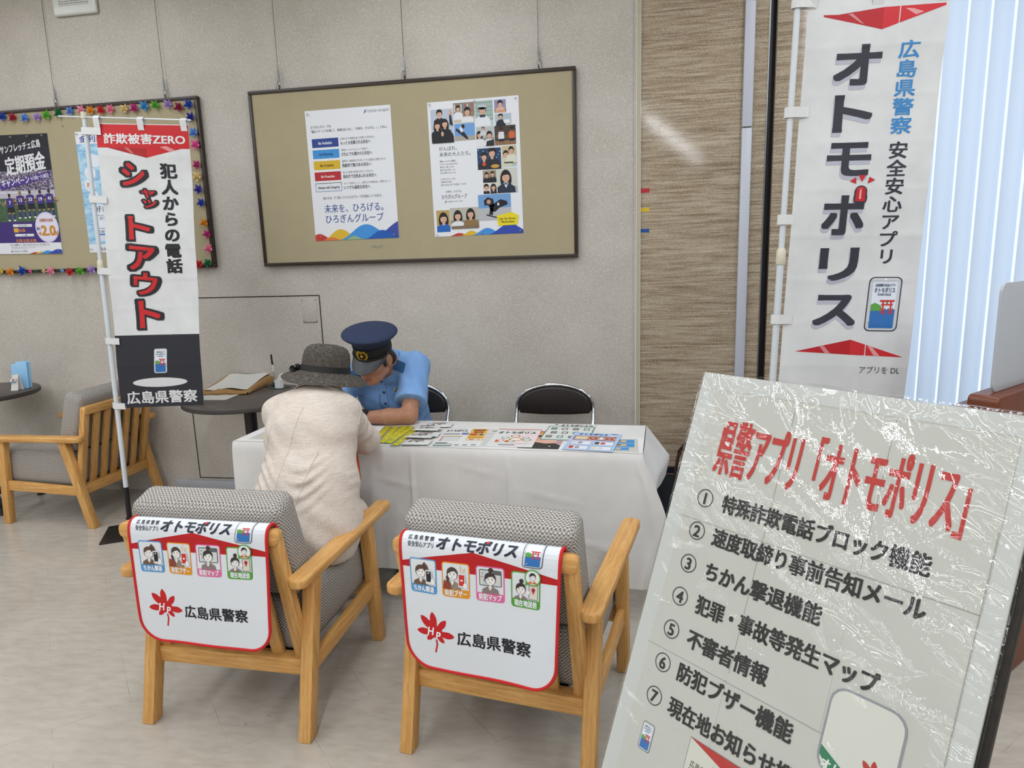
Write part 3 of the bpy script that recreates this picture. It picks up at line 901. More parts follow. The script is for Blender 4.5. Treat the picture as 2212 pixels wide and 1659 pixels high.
    ph(.187, .787, .512, .945, '#b9b5a8', '#8f8a7c', .6); person_print(p, P(.275), Q(.845), .05, '#dfe2e8', long=True); person_print(p, P(.42), Q(.835), .05, '#8d6f45', l=10, long=True); p.rect(P(.20), Q(.925), P(.50), Q(.945), '#7d6a50', 18)
    p.clip = None
    p.poly([(P(.712), Q(.862)), (P(.88), Q(.838)), (P(.957), Q(.868)), (P(.935), Q(.935)), (P(.725), Q(.938))], '#e6d31f', 9)
    p.text('Little Glee Monster', P(.83), Q(.885), .017, '#3a3618', 11, w=P(.185), al='C'); p.text('「Play the Game」', P(.83), Q(.908), .016, '#3a3618', 11, w=P(.15), al='C', bold=.02)
    k = '#3a3c42'
    p.text('がんばれ、', P(.105), Q(.342), .026, k, w=P(.20), bold=0); p.text('未来の大人たち。', P(.105), Q(.385), .026, k, w=P(.35), bold=0)
    for i, s_ in enumerate(('青春は、はじめての連続だ。', 'ひとりじゃないと知ったのも、', '諦めないと誓ったのも、', '誰かを大切に想うことも、', '何かに夢中になることも。')):
        p.text(s_, P(.105), Q(.435 + .0215 * i), .011, k, w=P((.185, .2, .16, .175, .175)[i]), bold=.0)
    for i, s_ in enumerate(('ひろぎんグループは、', '未来を切り拓く', 'あなたのはじめてを応援しています。')):
        p.text(s_, P(.105), Q(.567 + .0215 * i), .012, k, w=P((.165, .125, .29)[i]), bold=.0)
    p.text('未来を、ひろげる。', P(.155), Q(.662), .014, k, w=P(.18), bold=0); p.text('ひろぎんグループ', P(.105), Q(.70), .026, k, w=P(.285), bold=.012)
    logo(p, P(.135), Q(.737), .013, k); p.text('ひろぎんホールディングス', P(.165), Q(.737), .011, k, w=P(.175))
    hills(p, 0, H, w, [(.28 * w, .12 * w, .978 * H, '#c23a34', 1), (.42 * w, .13 * w, .965 * H, '#d8b231', 2), (.60 * w, .18 * w, .95 * H, '#3f8fd6', 3), (.85 * w, .25 * w, .925 * H, '#2d48a8', 4)])

def draw_soccer(p, w, H):
    P = lambda a: a * w
    Q = lambda a: a * H
    p.rect(0, 0, w, Q(.32), '#14131a'); p.poly([(P(.0), Q(.12)), (w, Q(.10)), (w, Q(.34)), (0, Q(.34))], '#1d1a29', 2)
    p.rect(0, Q(.30), w, Q(.475), M['crowd'], 3); p.rect(0, Q(.46), w, Q(.53), '#b9b4c2', 4); p.rect(0, Q(.525), w, Q(.73), M['turf'], 5)
    p.rect(P(.2), Q(.475), P(.62), Q(.482), '#e4e4ea', 6)
    for x in (.2, .32, .62):
        p.rect(P(x), Q(.475), P(x + .008), Q(.56), '#e4e4ea', 6)
    p.rect(0, Q(.56), w, Q(.563), '#8ea38a', 6)
    wh = '#dcdde2'
    p.text('サンフレッチェ広島', P(.315), Q(.125), .05, wh, 8, w=P(.575), bold=.03, rot=-.12, shear=.1)
    p.text('定期預金', P(.36), Q(.265), .115, wh, 8, w=P(.565), bold=.035, rot=-.12, shear=.1)
    p.text('キャンペーン', P(.27), Q(.402), .052, wh, 8, w=P(.40), bold=.03, rot=-.12, shear=.1)
    p.poly([(P(.25), Q(.455)), (P(.25), Q(.395)), (P(.96), Q(.31)), (P(.955), Q(.36))], '#4a2f86', 7)
    p.text('6.11(水)－11.30(日)', P(.695), Q(.362), .028, wh, 9, w=P(.25), bold=.03, rot=-.13)
    for x, num, y in ((.35, '7', .50), (.505, '13', .48), (.645, '33', .475), (.79, '19', .475), (.915, '41', .47)):
        q = lambda a, b: (P(x + a), Q(y + b))
        p.ell(P(x), Q(y), .0095, .012, '#8a6a4a' if num == '13' else '#2a1f1b', 12); p.rect(P(x - .012), Q(y + .012), P(x + .012), Q(y + .026), '#b98a70', 11)
        p.poly([q(-.055, .03), q(-.02, .022), q(.02, .022), q(.055, .03), q(.045, .105), q(-.045, .105)], '#3b2f7d', 11)
        p.line([q(-.05, .035), q(-.085, .085), q(-.11, .075)], .009, '#b98a70', 10); p.line([q(.05, .035), q(.085, .085), q(.11, .075)], .009, '#b98a70', 10)
        p.poly([q(-.045, .102), q(.045, .102), q(.055, .145), q(.008, .145), q(0, .13), q(-.008, .145), q(-.05, .145)], '#191724', 11)
        for e in (-.03, .03):
            p.line([q(e, .145), q(e * 1.1, .165)], .011, '#b98a70', 10); p.line([q(e * 1.1, .165), q(e * 1.2, .205)], .013, '#3b2f7d', 11); p.ell(P(x + e * 1.3), Q(y + .212), .009, .005, '#dfe0e6', 12)
        p.text(num, P(x), Q(y + .06), .03, wh, 13, al='C', bold=.04)
    p.rect(0, Q(.725), w, Q(.905), '#3c2a72', 14)
    p.ell(P(.83), Q(.775), P(.165), Q(.13), '#c9c4e2', 15, 40); p.ell(P(.83), Q(.775), P(.15), Q(.118), '#dcd9ec', 16, 40)
    p.text('店頭表示金利', P(.83), Q(.715), .022, '#b8622c', 18, al='C', w=P(.19), bold=.03)
    p.text('2.0', P(.845), Q(.80), .085, '#c8862a', 18, al='C', w=P(.19), bold=.05); p.text('+', P(.70), Q(.825), .05, '#c8862a', 18, bold=.04); p.text('最大', P(.685), Q(.785), .022, '#4a3a78', 18, w=P(.05), bold=.02); p.text('%', P(.955), Q(.825), .035, '#c8862a', 18, al='C', w=P(.05), bold=.03)
    p.rect(P(.35), Q(.745), P(.62), Q(.768), wh, 15); p.text('かけがえなしに預入', P(.485), Q(.757), .012, '#3c2a72', 16, al='C', w=P(.13)); p.rect(P(.36), Q(.828), P(.63), Q(.85), wh, 15); p.text('チーム成績', P(.495), Q(.839), .012, '#3c2a72', 16, al='C', w=P(.08))
    p.rr(P(.35), Q(.778), P(.42), Q(.815), .004, '#d9a441', 15)
    for x, y in ((.43, .797), (.37, .885), (.47, .885), (.57, .885)):
        p.text('0.5%', P(x), Q(y), .026, '#e08a3a', 16, w=P(.085), bold=.03)
    p.rect(0, Q(.905), w, H, '#dfe0e6', 17)
    p.text('詳しくは店頭チラシ、または〈ひろぎん〉のホームページをご覧ください。', P(.28), Q(.922), .013, '#3a3c42', 19, w=P(.56)); p.text('銀行  ひろぎんホールディングス', P(.27), Q(.978), .013, '#3a3c42', 19, w=P(.24))
    for i in range(3):
        p.rect(P(.28), Q(.938 + .008 * i), P(.72 - .1 * i), Q(.940 + .008 * i), '#9a9ca4', 19)
    hills(p, 0, H, w, [(.62 * w, .10 * w, .985 * H, '#c23a34', 19), (.70 * w, .10 * w, .98 * H, '#d8b231', 20), (.80 * w, .14 * w, .972 * H, '#3f8fd6', 21), (.95 * w, .18 * w, .962 * H, '#2d48a8', 22)])

def draw_water(p, w, H):
    P = lambda a: a * w
    Q = lambda a: a * H
    p.rect(0, Q(.10), w, Q(.93), M['water'], 1)
    nv = '#23408c'
    p.text('金利最大Plus', P(.05), Q(.06), .042, nv, 3, w=P(.62), bold=.02)
    for x, y, s_, c in ((.22, .24, '', nv), (.40, .255, '', nv), (.14, .335, 'B', '#c2262e'), (.12, .435, 'PP', '#d9822c'), (.15, .54, 'G', '#2c4aa0')):
        p.ell(P(x), Q(y), P(.075), P(.075), '#dfe6f0', 3); p.text(s_, P(x), Q(y), .04, c, 4, al='C', bold=.04) if s_ else None
    p.text('おトクに', P(.30), Q(.43), .09, nv, 3, w=P(.65), bold=.05)
    p.rr(P(.10), Q(.60), P(.95), Q(.90), .01, '#e2e8f2', 3)
    p.text('好きなときに預ける', P(.15), Q(.635), .04, '#2e3c66', 4, w=P(.75), bold=.02)
    p.rr(P(.15), Q(.685), P(.45), Q(.80), .006, '#33447a', 4); p.rr(P(.155), Q(.689), P(.445), Q(.796), .005, '#e2e8f2', 5)
    p.text('定期預金', P(.30), Q(.712), .022, '#33447a', 6, al='C', w=P(.22)); p.text('金利', P(.30), Q(.742), .02, '#33447a', 6, al='C'); p.text('0.3%', P(.33), Q(.775), .03, '#b8323a', 6, al='C', w=P(.15), bold=.03)
    p.text('定期預金の金利に上乗せ', P(.15), Q(.825), .02, '#33447a', 4, w=P(.5)); p.rect(P(.15), Q(.842), P(.7), Q(.855), '#3f7fc0', 4)
    for i in range(3):
        p.rect(P(.16), Q(.866 + .01 * i), P(.6), Q(.868 + .01 * i), '#9aa8c0', 4)
    p.rect(0, Q(.93), w, H, '#e1e4ea', 3); p.text('広島銀行', P(.1), Q(.972), .022, '#33353c', 4, w=P(.2)); logo(p, P(.34), Q(.972), .016, nv)

poster('poster', -1.8655, 2.3235, .515, .729, .0065, 'white poster with five coloured word boxes and hills along its foot, on the big noticeboard', draw_values)
poster('poster', -1.137, 2.3225, .514, .729, .0103, 'white poster collaged with photos of students, right one on the big noticeboard', draw_collage)
poster('poster', -4.086, 2.314, .515, .729, -.02, 'dark football stadium poster with purple lower part on the flower-edged noticeboard', draw_soccer)
poster('poster', -3.378, 2.299, .515, .725, -.015, 'pale blue rippling water poster half hidden behind the left banner pole', draw_water)

# ------------------------------------------------------------------ push pins
def pin_mesh():
    g = G()
    g.lathe([(0.0, -0.0002), (0.0045, 0.0), (0.0048, 0.0015), (0.003, 0.003), (0.0026, 0.007), (0.0042, 0.009), (0.0042, 0.0105), (0.0, 0.011)], 'clear', seg=12, Rm=Matrix.Rotation(R(90), 3, 'X'))
    return g
pin0 = None
PINS = [(-1.845, 2.303, 'at the top left corner of the coloured word box poster'), (-1.386, 2.300, 'at the top right corner of the coloured word box poster'), (-1.823, 1.620, 'at the bottom left corner of the coloured word box poster'), (-1.372, 1.617, 'at the bottom right corner of the coloured word box poster'),
        (-1.511, 1.553, 'in bare board below the word box poster, first of four'), (-1.494, 1.556, 'in bare board below the word box poster, second of four'), (-1.477, 1.552, 'in bare board below the word box poster, third of four'), (-1.457, 1.554, 'in bare board below the word box poster, last of four'),
        (-1.121, 2.308, 'at the top left corner of the student photo poster'), (-0.866, 2.314, 'at the top middle of the student photo poster'), (-0.640, 2.315, 'at the top right corner of the student photo poster'), (-1.116, 1.604, 'at the bottom left corner of the student photo poster'), (-0.853, 1.608, 'at the bottom middle of the student photo poster'), (-0.632, 1.611, 'at the bottom right corner of the student photo poster'),
        (-3.831, 2.295, 'on the top edge of the stadium poster, leftmost of three'), (-3.714, 2.294, 'on the top edge of the stadium poster, middle of three'), (-3.605, 2.291, 'near the top right corner of the stadium poster'), (-3.857, 1.600, 'on the bottom edge of the stadium poster'), (-3.606, 1.596, 'near the bottom right corner of the stadium poster'),
        (-3.452, 2.341, 'alone on bare board left of the left banner pole'), (-3.363, 2.284, 'at the top left corner of the water poster'), (-3.371, 1.594, 'at the bottom left corner of the water poster')]
for i, (x, z, w_) in enumerate(PINS):
    bare = 'bare' in w_
    if pin0 is None:
        pin0 = pin_mesh().build('push_pin'); o = pin0
    else:
        o = pin0.copy(); COL.objects.link(o)
    o.location = (x, BY + (0.0032 if bare else 0.0010) - 0.001, z); o.rotation_euler = (R(-8 + 5 * (i % 4)), 0, R(-10 + 7 * (i % 4)))
    tag(o, 'clear push pin ' + w_, 'pin', 'clear push pins on the noticeboards')

# ------------------------------------------------------------------ folded paper flowers
def flower_mesh(mat, r, seed):
    rnd = random.Random(seed)
    g = G()
    n = 5
    for k in range(n):                       # five outer pointed petals, twisted like a pinwheel
        a = 2 * math.pi * k / n + rnd.uniform(-.12, .12)
        def P(rad, ang, hh):
            return (rad * r * math.cos(a + ang), -hh * r, rad * r * math.sin(a + ang))
        q = rnd.uniform(.85, 1.1)
        g.add([P(.25, -.5, .15), P(.75, -.45, .35), P(1.12 * q, .05, .62), P(.72, .5, .28), P(.3, .6, .2), P(.5, .05, .62)], [(0, 1, 5), (1, 2, 5), (2, 3, 5), (3, 4, 5), (4, 0, 5)], mat)
    for j, (rad, hh, m) in enumerate(((.62, .72, 4), (.42, .9, 4), (.2, 1.0, 3))):   # folded heart of the rose
        for k in range(m):
            a = 2 * math.pi * k / m + j * .6
            b = a + 2 * math.pi / m * 1.05
            g.add([(rad * r * math.cos(a), -.25 * r, rad * r * math.sin(a)), (rad * r * math.cos(b), -.25 * r, rad * r * math.sin(b)),
                   (rad * .8 * r * math.cos(b), -hh * r, rad * .8 * r * math.sin(b)), (rad * .95 * r * math.cos(a), -(hh - .15) * r, rad * .95 * r * math.sin(a)), (0, -hh * .75 * r, 0)],
                  [(0, 1, 2, 3), (3, 2, 4)], mat)
    g.lathe([(.55 * r, 0), (.5 * r, .3 * r)], mat, Rm=Matrix.Rotation(R(90), 3, 'X'), seg=8)
    return g
FC = {'royal blue': '#1f45a6', 'crimson': '#a3182c', 'cornflower blue': '#5b8bd6', 'lavender': '#a88bd0', 'grass green': '#57a82c', 'dark green': '#0f6a3c', 'pale pink': '#e58da6', 'orange': '#df8a1f', 'red': '#c4242a', 'bright pink': '#ea7a9e', 'cream': '#dfc384', 'magenta': '#b8307c', 'sky blue': '#3f93cc', 'maroon': '#8e1a45', 'navy': '#23298c', 'hot pink': '#e2559c', 'indigo': '#3a35a0', 'yellow': '#dfc24a', 'light blue': '#7fb4e2'}
TOP = [(-3.854, 2.416, 'royal blue'), (-3.784, 2.408, 'crimson'), (-3.698, 2.399, 'cornflower blue'), (-3.611, 2.399, 'lavender'), (-3.542, 2.405, 'grass green'), (-3.459, 2.413, 'dark green'), (-3.377, 2.418, 'cornflower blue'), (-3.298, 2.419, 'pale pink'), (-3.234, 2.413, 'orange'), (-3.164, 2.411, 'red'), (-3.099, 2.412, 'bright pink'), (-3.006, 2.408, 'cream'), (-2.940, 2.408, 'magenta'), (-2.871, 2.414, 'sky blue'), (-2.798, 2.414, 'grass green'), (-2.714, 2.415, 'lavender'), (-2.647, 2.394, 'maroon'), (-2.580, 2.405, 'royal blue')]
RGT = [(-2.577, 2.333, 'navy'), (-2.570, 2.247, 'cornflower blue'), (-2.565, 2.178, 'hot pink'), (-2.572, 2.066, 'magenta'), (-2.577, 1.996, 'cream'), (-2.578, 1.923, 'indigo'), (-2.570, 1.845, 'royal blue'), (-2.566, 1.727, 'orange'), (-2.554, 1.660, 'magenta'), (-2.553, 1.574, 'bright pink'), (-2.570, 1.488, 'dark green'), (-2.632, 1.482, 'red')]
BOT = [(-4.058, 1.477, 'yellow', .8), (-3.983, 1.471, 'orange', 1), (-3.892, 1.474, 'royal blue', 1.1), (-3.836, 1.469, 'hot pink', .55), (-3.788, 1.468, 'dark green', .5), (-3.736, 1.468, 'cream', .55), (-3.681, 1.467, 'pale pink', 1), (-3.601, 1.468, 'light blue', .5), (-3.542, 1.458, 'red', 1), (-3.466, 1.461, 'grass green', 1), (-3.381, 1.469, 'lavender', 1), (-3.322, 1.464, 'orange', .6)]
ORD = ['first', 'second', 'third', 'fourth', 'fifth', 'sixth', 'seventh', 'eighth', 'ninth', 'tenth', 'eleventh', 'twelfth', 'thirteenth', 'fourteenth', 'fifteenth', 'sixteenth', 'seventeenth', 'eighteenth']
_fm = {}
cnt = 0
for rows, fmt, grp in ((TOP, '%s paper flower, %s from the left along the noticeboard top edge', 'paper flowers along the top edge'), (RGT, '%s paper flower, %s from the top down the noticeboard right edge', 'paper flowers down the right edge'), (BOT, '%s paper flower, %s from the left along the noticeboard bottom edge', 'paper flowers along the bottom edge')):
    for i, f in enumerate(rows):
        x, z, c = f[:3]; sz = f[3] if len(f) > 3 else 1.0
        cnt += 1
        key = (c, cnt % 2)
        if key not in _fm:
            mk = 'paper_' + c.replace(' ', '_')
            if mk not in M:
                simple(mk, FC[c], 0.7, vary=.05, scale=40)
            o = flower_mesh(mk, 0.029, cnt).build('paper_flower'); _fm[key] = o
        else:
            o = _fm[key].copy(); COL.objects.link(o)
        o.location = (x, -0.034, z); o.rotation_euler = (0, R(73 * cnt), 0); o.scale = (sz * random.uniform(.93, 1.07),) * 3
        tag(o, fmt % (c, ORD[i]), 'paper flower', grp)

# ================================================================== FURNITURE
def slab(g, poly, O, u, v, n, th, mat, bev=0.004, seg=2):
    """bevelled board with the outline poly on frame O,u,v and thickness th along n"""
    O, u, v, n = map(Vector, (O, u, v, n))
    bm = bmesh.new()
    f = bm.faces.new([bm.verts.new(O + u * x + v * y) for x, y in poly])
    r = bmesh.ops.extrude_face_region(bm, geom=[f])
    bmesh.ops.translate(bm, vec=n * th, verts=[e for e in r['geom'] if isinstance(e, bmesh.types.BMVert)])
    bmesh.ops.recalc_face_normals(bm, faces=bm.faces[:])
    if bev:
        ed = [e for e in bm.edges if len(e.link_faces) == 2 and abs(e.link_faces[0].normal.dot(e.link_faces[1].normal)) < 0.3 and (abs(e.link_faces[0].normal.dot(n)) > .9 or abs(e.link_faces[1].normal.dot(n)) > .9)]
        bmesh.ops.bevel(bm, geom=ed, offset=bev, segments=seg, profile=0.5, affect='EDGES', clamp_overlap=True)
    bm.verts.index_update()
    g.add([tuple(x.co) for x in bm.verts], [tuple(q.index for q in p.verts) for p in bm.faces], mat, True)
    bm.free()
    return g
def rrpoly(x0, y0, x1, y1, r, n=6):
    p = []
    for cx, cy, a in ((x1 - r, y1 - r, 0), (x0 + r, y1 - r, 90), (x0 + r, y0 + r, 180), (x1 - r, y0 + r, 270)):
        for i in range(n + 1):
            t = R(a + 90.0 * i / n)
            p.append((cx + r * math.cos(t), cy + r * math.sin(t)))
    return p

def cushion(g, pts8, mat, bev, seg=4, puff=0.008):
    v, f = bevel_hull(pts8, bev, seg)
    bm = bmesh.new()
    vs = [bm.verts.new(p) for p in v]
    for q in f:
        bm.faces.new([vs[i] for i in q])
    big = [q for q in bm.faces if q.calc_area() > 0.02]
    es = list({e for q in big for e in q.edges})
    bmesh.ops.subdivide_edges(bm, edges=es, cuts=6, use_grid_fill=True)
    c = sum((x.co for x in bm.verts), Vector()) / len(bm.verts)
    lo = Vector([min(x.co[i] for x in bm.verts) for i in range(3)]); hi = Vector([max(x.co[i] for x in bm.verts) for i in range(3)])
    bm.normal_update()
    nn = {x: x.normal.copy() for x in bm.verts}
    for x in bm.verts:
        t = 1.0
        for i in range(3):
            s_ = 2 * (x.co[i] - lo[i]) / (hi[i] - lo[i]) - 1
            if abs(nn[x][i]) < 0.7:
                t *= max(0, 1 - s_ * s_)
        x.co += nn[x] * puff * t
    bm.verts.index_update()
    g.add([tuple(x.co) for x in bm.verts], [tuple(p.index for p in q.verts) for q in bm.faces], mat, True)
    bm.free()
    return g

def make_armchair(label, loc, rz):
    t = thing('armchair', label, 'armchair', loc, rz, 'oak armchairs with grey cushions')
    for s in (-1, 1):
        x = s * 0.281
        G().leg((x, 0.026, 0), (x, 0.148, 0.516), 0.043, 0.048, 'oak', 0.005, 0.043, 0.052).build('leg', t, grain='z')
        G().leg((x, 0.614, 0), (x, 0.568, 0.512), 0.043, 0.045, 'oak', 0.005, 0.043, 0.05).build('leg', t, grain='z')
        g = G()
        slab(g, rrpoly(s * 0.292 - 0.032, 0.012, s * 0.292 + 0.032, 0.735, 0.03), (0, 0, 0.514), (1, 0, 0), (0, 1, -0.012), (0, 0, 1), 0.033, 'oak', 0.009, 3)
        g.build('armrest', t, grain='y')
        G().hull([(s * .279 - .012, .06, .19), (s * .279 + .012, .06, .19), (s * .279 + .012, .61, .207), (s * .279 - .012, .61, .207), (s * .279 - .012, .07, .243), (s * .279 + .012, .07, .243), (s * .279 + .012, .605, .266), (s * .279 - .012, .605, .266)], 'oak', 0.004).build('side_rail', t, grain='y')
        G().hull([(s * .247 - .021, .09, .235), (s * .247 + .021, .09, .235), (s * .247 + .021, .125, .235), (s * .247 - .021, .125, .235), (s * .247 - .021, -.014, .70), (s * .247 + .021, -.014, .70), (s * .247 + .021, .02, .70), (s * .247 - .021, .02, .70)], 'oak', 0.006).build('back_post', t, grain='z')
    for x in (-.16, -.08, 0, .08, .16):
        G().hull([(x - .021, .1, .235), (x + .021, .1, .235), (x + .021, .118, .235), (x - .021, .118, .235), (x - .021, -.006, .69), (x + .021, -.006, .69), (x + .021, .012, .69), (x - .021, .012, .69)], 'oak', 0.003).build('back_slat', t, grain='z')
    G().box((0, 0.1, 0.215), (0.52, 0.05, 0.055), 'oak', 0.004).build('rear_rail', t, grain='x')
    G().box((0, 0.592, 0.232), (0.52, 0.024, 0.06), 'oak', 0.004).build('front_rail', t, grain='x')
    g = G(); slab(g, rrpoly(-.269, .664, .269, .712, .018), (0, 0.021, 0), (1, 0, 0), (0, 0, 1), (0, -1, 0), 0.037, 'oak', 0.007)
    g.build('top_rail', t, grain='x')
    G().box((0, 0.34, 0.225), (0.40, 0.46, 0.02), 'black_plastic').build('seat_base', t)
    cushion(G(), [(-.25, .13, .232), (.25, .13, .232), (.25, .655, .245), (-.25, .655, .245), (-.248, .10, .432), (.248, .10, .432), (.248, .66, .438), (-.248, .66, .438)], 'tweed', .028).build('seat_cushion', t)
    cushion(G(), [(-.255, .105, .44), (.255, .105, .44), (.255, .235, .44), (-.255, .235, .44), (-.255, .014, .76), (.255, .014, .76), (.255, .125, .797), (-.255, .125, .797)], 'tweed', .03, 4, .006).build('back_cushion', t)
    return t
CH1 = (Vector((-1.297, -2.17, 0)), R(-1.6))
CH2 = (Vector((-0.4075, -2.22, 0)), R(-8.8))
A0 = make_armchair('oak armchair with grey tweed cushions that the woman in the hat sits on', CH1[0], CH1[1])
dup(A0, CH2[0], CH2[1], 'empty oak armchair with grey tweed cushions in front of the table, beside the seated woman')
dup(A0, Vector((-3.05, -0.364, 0)), R(88.3), 'oak armchair turned sideways by the wall behind the left banner pole')

# ------------------------------------------------------------------ printed towels over the chair backs
TP = [(0.027, 0.635), (0.028, 0.70), (0.024, 0.718), (0.012, 0.7265), (0.0, 0.728), (-0.014, 0.7245), (-0.024, 0.713), (-0.029, 0.69), (-0.034, 0.60), (-0.044, 0.45), (-0.049, 0.31)]
_ts = [0.0]
for a, b in zip(TP, TP[1:]):
    _ts.append(_ts[-1] + math.hypot(b[0] - a[0], b[1] - a[1]))
_t0 = _ts[4]
def towel_map(seed):
    def f(x, y, h):
        s_ = min(max(y + _t0, 0.0), _ts[-1] - 1e-6)
        i = max(k for k in range(len(_ts) - 1) if _ts[k] <= s_)
        q = (s_ - _ts[i]) / (_ts[i + 1] - _ts[i])
        a, b = TP[i], TP[i + 1]
        t = Vector((b[0] - a[0], b[1] - a[1])).normalized()
        n = Vector((t.y, -t.x)) if True else None
        d = max(0.0, y - 0.03)
        w = 0.0035 * math.sin(x * 19 + seed) * min(1, d * 8) - 0.10 * d * d * math.cos(x * 6 + seed * .3)
        o = h + w
        return Vector((x, a[0] + (b[0] - a[0]) * q + n.x * o, a[1] + (b[1] - a[1]) * q + n.y * o))
    return f
# normal of the hanging side must point away from the chair (towards -y)
_chk = towel_map(0)(0, .2, .01).y - towel_map(0)(0, .2, 0).y
TSG = 1 if _chk < 0 else -1

def leaf(p, x, y, s, c, l):
    """seven pointed maple leaf"""
    lob = [(-97, 1.02), (-50, .90), (3, .98), (45, .62), (140, .62), (180, .98), (226, 1.06)]
    pts = []
    for i, (a, r_) in enumerate(lob):
        for da, rr_ in ((-19, .46), (-16, .62), (-12, .76), (-6, .90), (0, 1.0), (6, .90), (12, .76), (16, .62), (19, .46)):
            t = R(a + da * (1.0 if r_ > .7 else 1.15)); pts.append((x + s * r_ * rr_ * math.cos(t), y + s * r_ * rr_ * math.sin(t)))
        b = lob[(i + 1) % 7][0] + (360 if i == 6 else 0)
        t = R((a + b) / 2); k = .36 if b - a < 60 else .22
        pts.append((x + s * k * math.cos(t), y + s * k * math.sin(t)))
    p.poly(pts, c, l)
    p.line([(x, y + s * .1), (x + s * .05, y + s * .55), (x - s * .06, y + s * .95)], s * .085, c, l)

def torii(p, x, y, w, h, c, l):
    p.poly([(x - w * .56, y - h * .5), (x + w * .56, y - h * .5), (x + w * .48, y - h * .36), (x - w * .48, y - h * .36)], c, l)
    p.rect(x - w * .42, y - h * .22, x + w * .42, y - h * .12, c, l)
    for q in (-.28, .28):
        p.rect(x + w * (q - .06), y - h * .36, x + w * (q + .06), y + h * .5, c, l)
    for q in (-.42, -.14, .14, .42):
        p.rect(x + w * (q - .025), y + h * .05, x + w * (q + .025), y + h * .5, c, l)
    p.rect(x - w * .04, y - h * .36, x + w * .04, y - h * .22, '#3a2a26', l)

def phone(p, x0, y0, x1, y1, l, sk=0.0, text=True):
    w = x1 - x0; h = y1 - y0
    S = lambda pts: [(x + sk * (y1 - y), y) for x, y in pts]
    p.rr(x0, y0, x1, y1, w * .16, '#33343c', l, sk); p.rr(x0 + w * .035, y0 + w * .035, x1 - w * .035, y1 - w * .035, w * .14, '#c9ccd2', l + 1, sk)
    a0, b0, a1, b1 = x0 + w * .13, y0 + h * .09, x1 - w * .13, y1 - h * .06
    p.poly(S([(a0, b0), (a1, b0), (a1, b1), (a0, b1)]), '#dfe6f0', l + 2)
    p.poly(S([(a0, b0 + h * .5), (a1, b0 + h * .5), (a1, b1), (a0, b1)]), '#2f6fb4', l + 3)
    p.poly(S([(a0, b0 + h * .53), (a0, b0 + h * .42), (a0 + w * .12, b0 + h * .38), (a0 + w * .3, b0 + h * .43), (a0 + w * .38, b0 + h * .53)]), '#5fa046', l + 4)
    mx, my = (a0 + a1) / 2 + w * .12, b0 + h * .46
    torii(p, mx + sk * (y1 - my), my, w * .42, h * .26, '#c8352f', l + 5)
    p.ell((a0 + a1) / 2 + sk * (y1 - b0), y0 + h * .045, w * .035, None, '#eef0f4', l + 2, 10)
    if text:
        cx = (a0 + a1) / 2
        for t_, yy, hh, ww in (('広島県警察 安全安心アプリ', .06, .05, .6), ('オトモポリス', .15, .09, .62), ('OTOMO POLICE', .23, .05, .4)):
            yb = b0 + h * yy
            p.text(t_, cx + sk * (y1 - yb), yb, w * hh * 2, '#2c3a66', l + 6, w=w * ww, al='C', bold=.02, rot=0)

def girl(p, x, y, s, hair, top, l, mood=0, tail=None):
    """simple printed cartoon of a student, s = head height"""
    k = '#3a3330'
    if tail == 'pony':
        p.poly([(x + s * .1, y - s * .45), (x + s * .35, y - s * .75), (x + s * .62, y - s * .45), (x + s * .75, y + s * .05), (x + s * .5, y - s * .05), (x + s * .35, y - s * .3)], hair, l)
    if tail == 'bun':
        p.ell(x + s * .05, y - s * .66, s * .2, None, hair, l)
    if tail == 'low':
        p.poly([(x - s * .4, y + s * .1), (x - s * .55, y + s * .35), (x - s * .45, y + s * .7), (x - s * .62, y + s * .85), (x - s * .3, y + s * .75), (x - s * .25, y + s * .3)], hair, l)
    p.poly([(x - s * .75, y + s * 1.45), (x - s * .62, y + s * .85), (x - s * .2, y + s * .62), (x + s * .2, y + s * .62), (x + s * .62, y + s * .85), (x + s * .75, y + s * 1.45)], top, l + 1)
    p.rect(x - s * .1, y + s * .3, x + s * .1, y + s * .72, '#e9e6e4', l + 2)
    p.ell(x, y, s * .46, s * .5, hair, l + 3)
    p.ell(x + s * .02, y + s * .08, s * .40, s * .43, k, l + 4); p.ell(x + s * .02, y + s * .08, s * .38, s * .41, '#eae7e5', l + 5)
    p.poly([(x - s * .42, y + s * .02), (x - s * .38, y - s * .32), (x, y - s * .5), (x + s * .38, y - s * .3), (x + s * .42, y + s * .02), (x + s * .2, y - s * .2), (x - s * .1, y - s * .14), (x - s * .3, y + .02 * s)], hair, l + 6)
    for q in (-.15, .17):
        p.ell(x + s * q, y + s * .08, s * .035, s * .045, k, l + 7, 8)
        dy = s * .05 * mood * (1 if q > 0 else -1) * -1
        p.line([(x + s * (q - .07), y - s * .03 - dy * .6), (x + s * (q + .07), y - s * .03 + dy * .6)], s * .025, k, l + 7)
    p.line([(x - s * .07, y + s * .30 + s * .02 * mood), (x, y + s * .30 - s * .03 * mood), (x + s * .07, y + s * .30 + s * .02 * mood)], s * .028, k, l + 7)
    p.poly([(x - s * .18, y + s * .66), (x + s * .18, y + s * .66), (x, y + s * .95)], '#dedad8', l + 7)
    return p

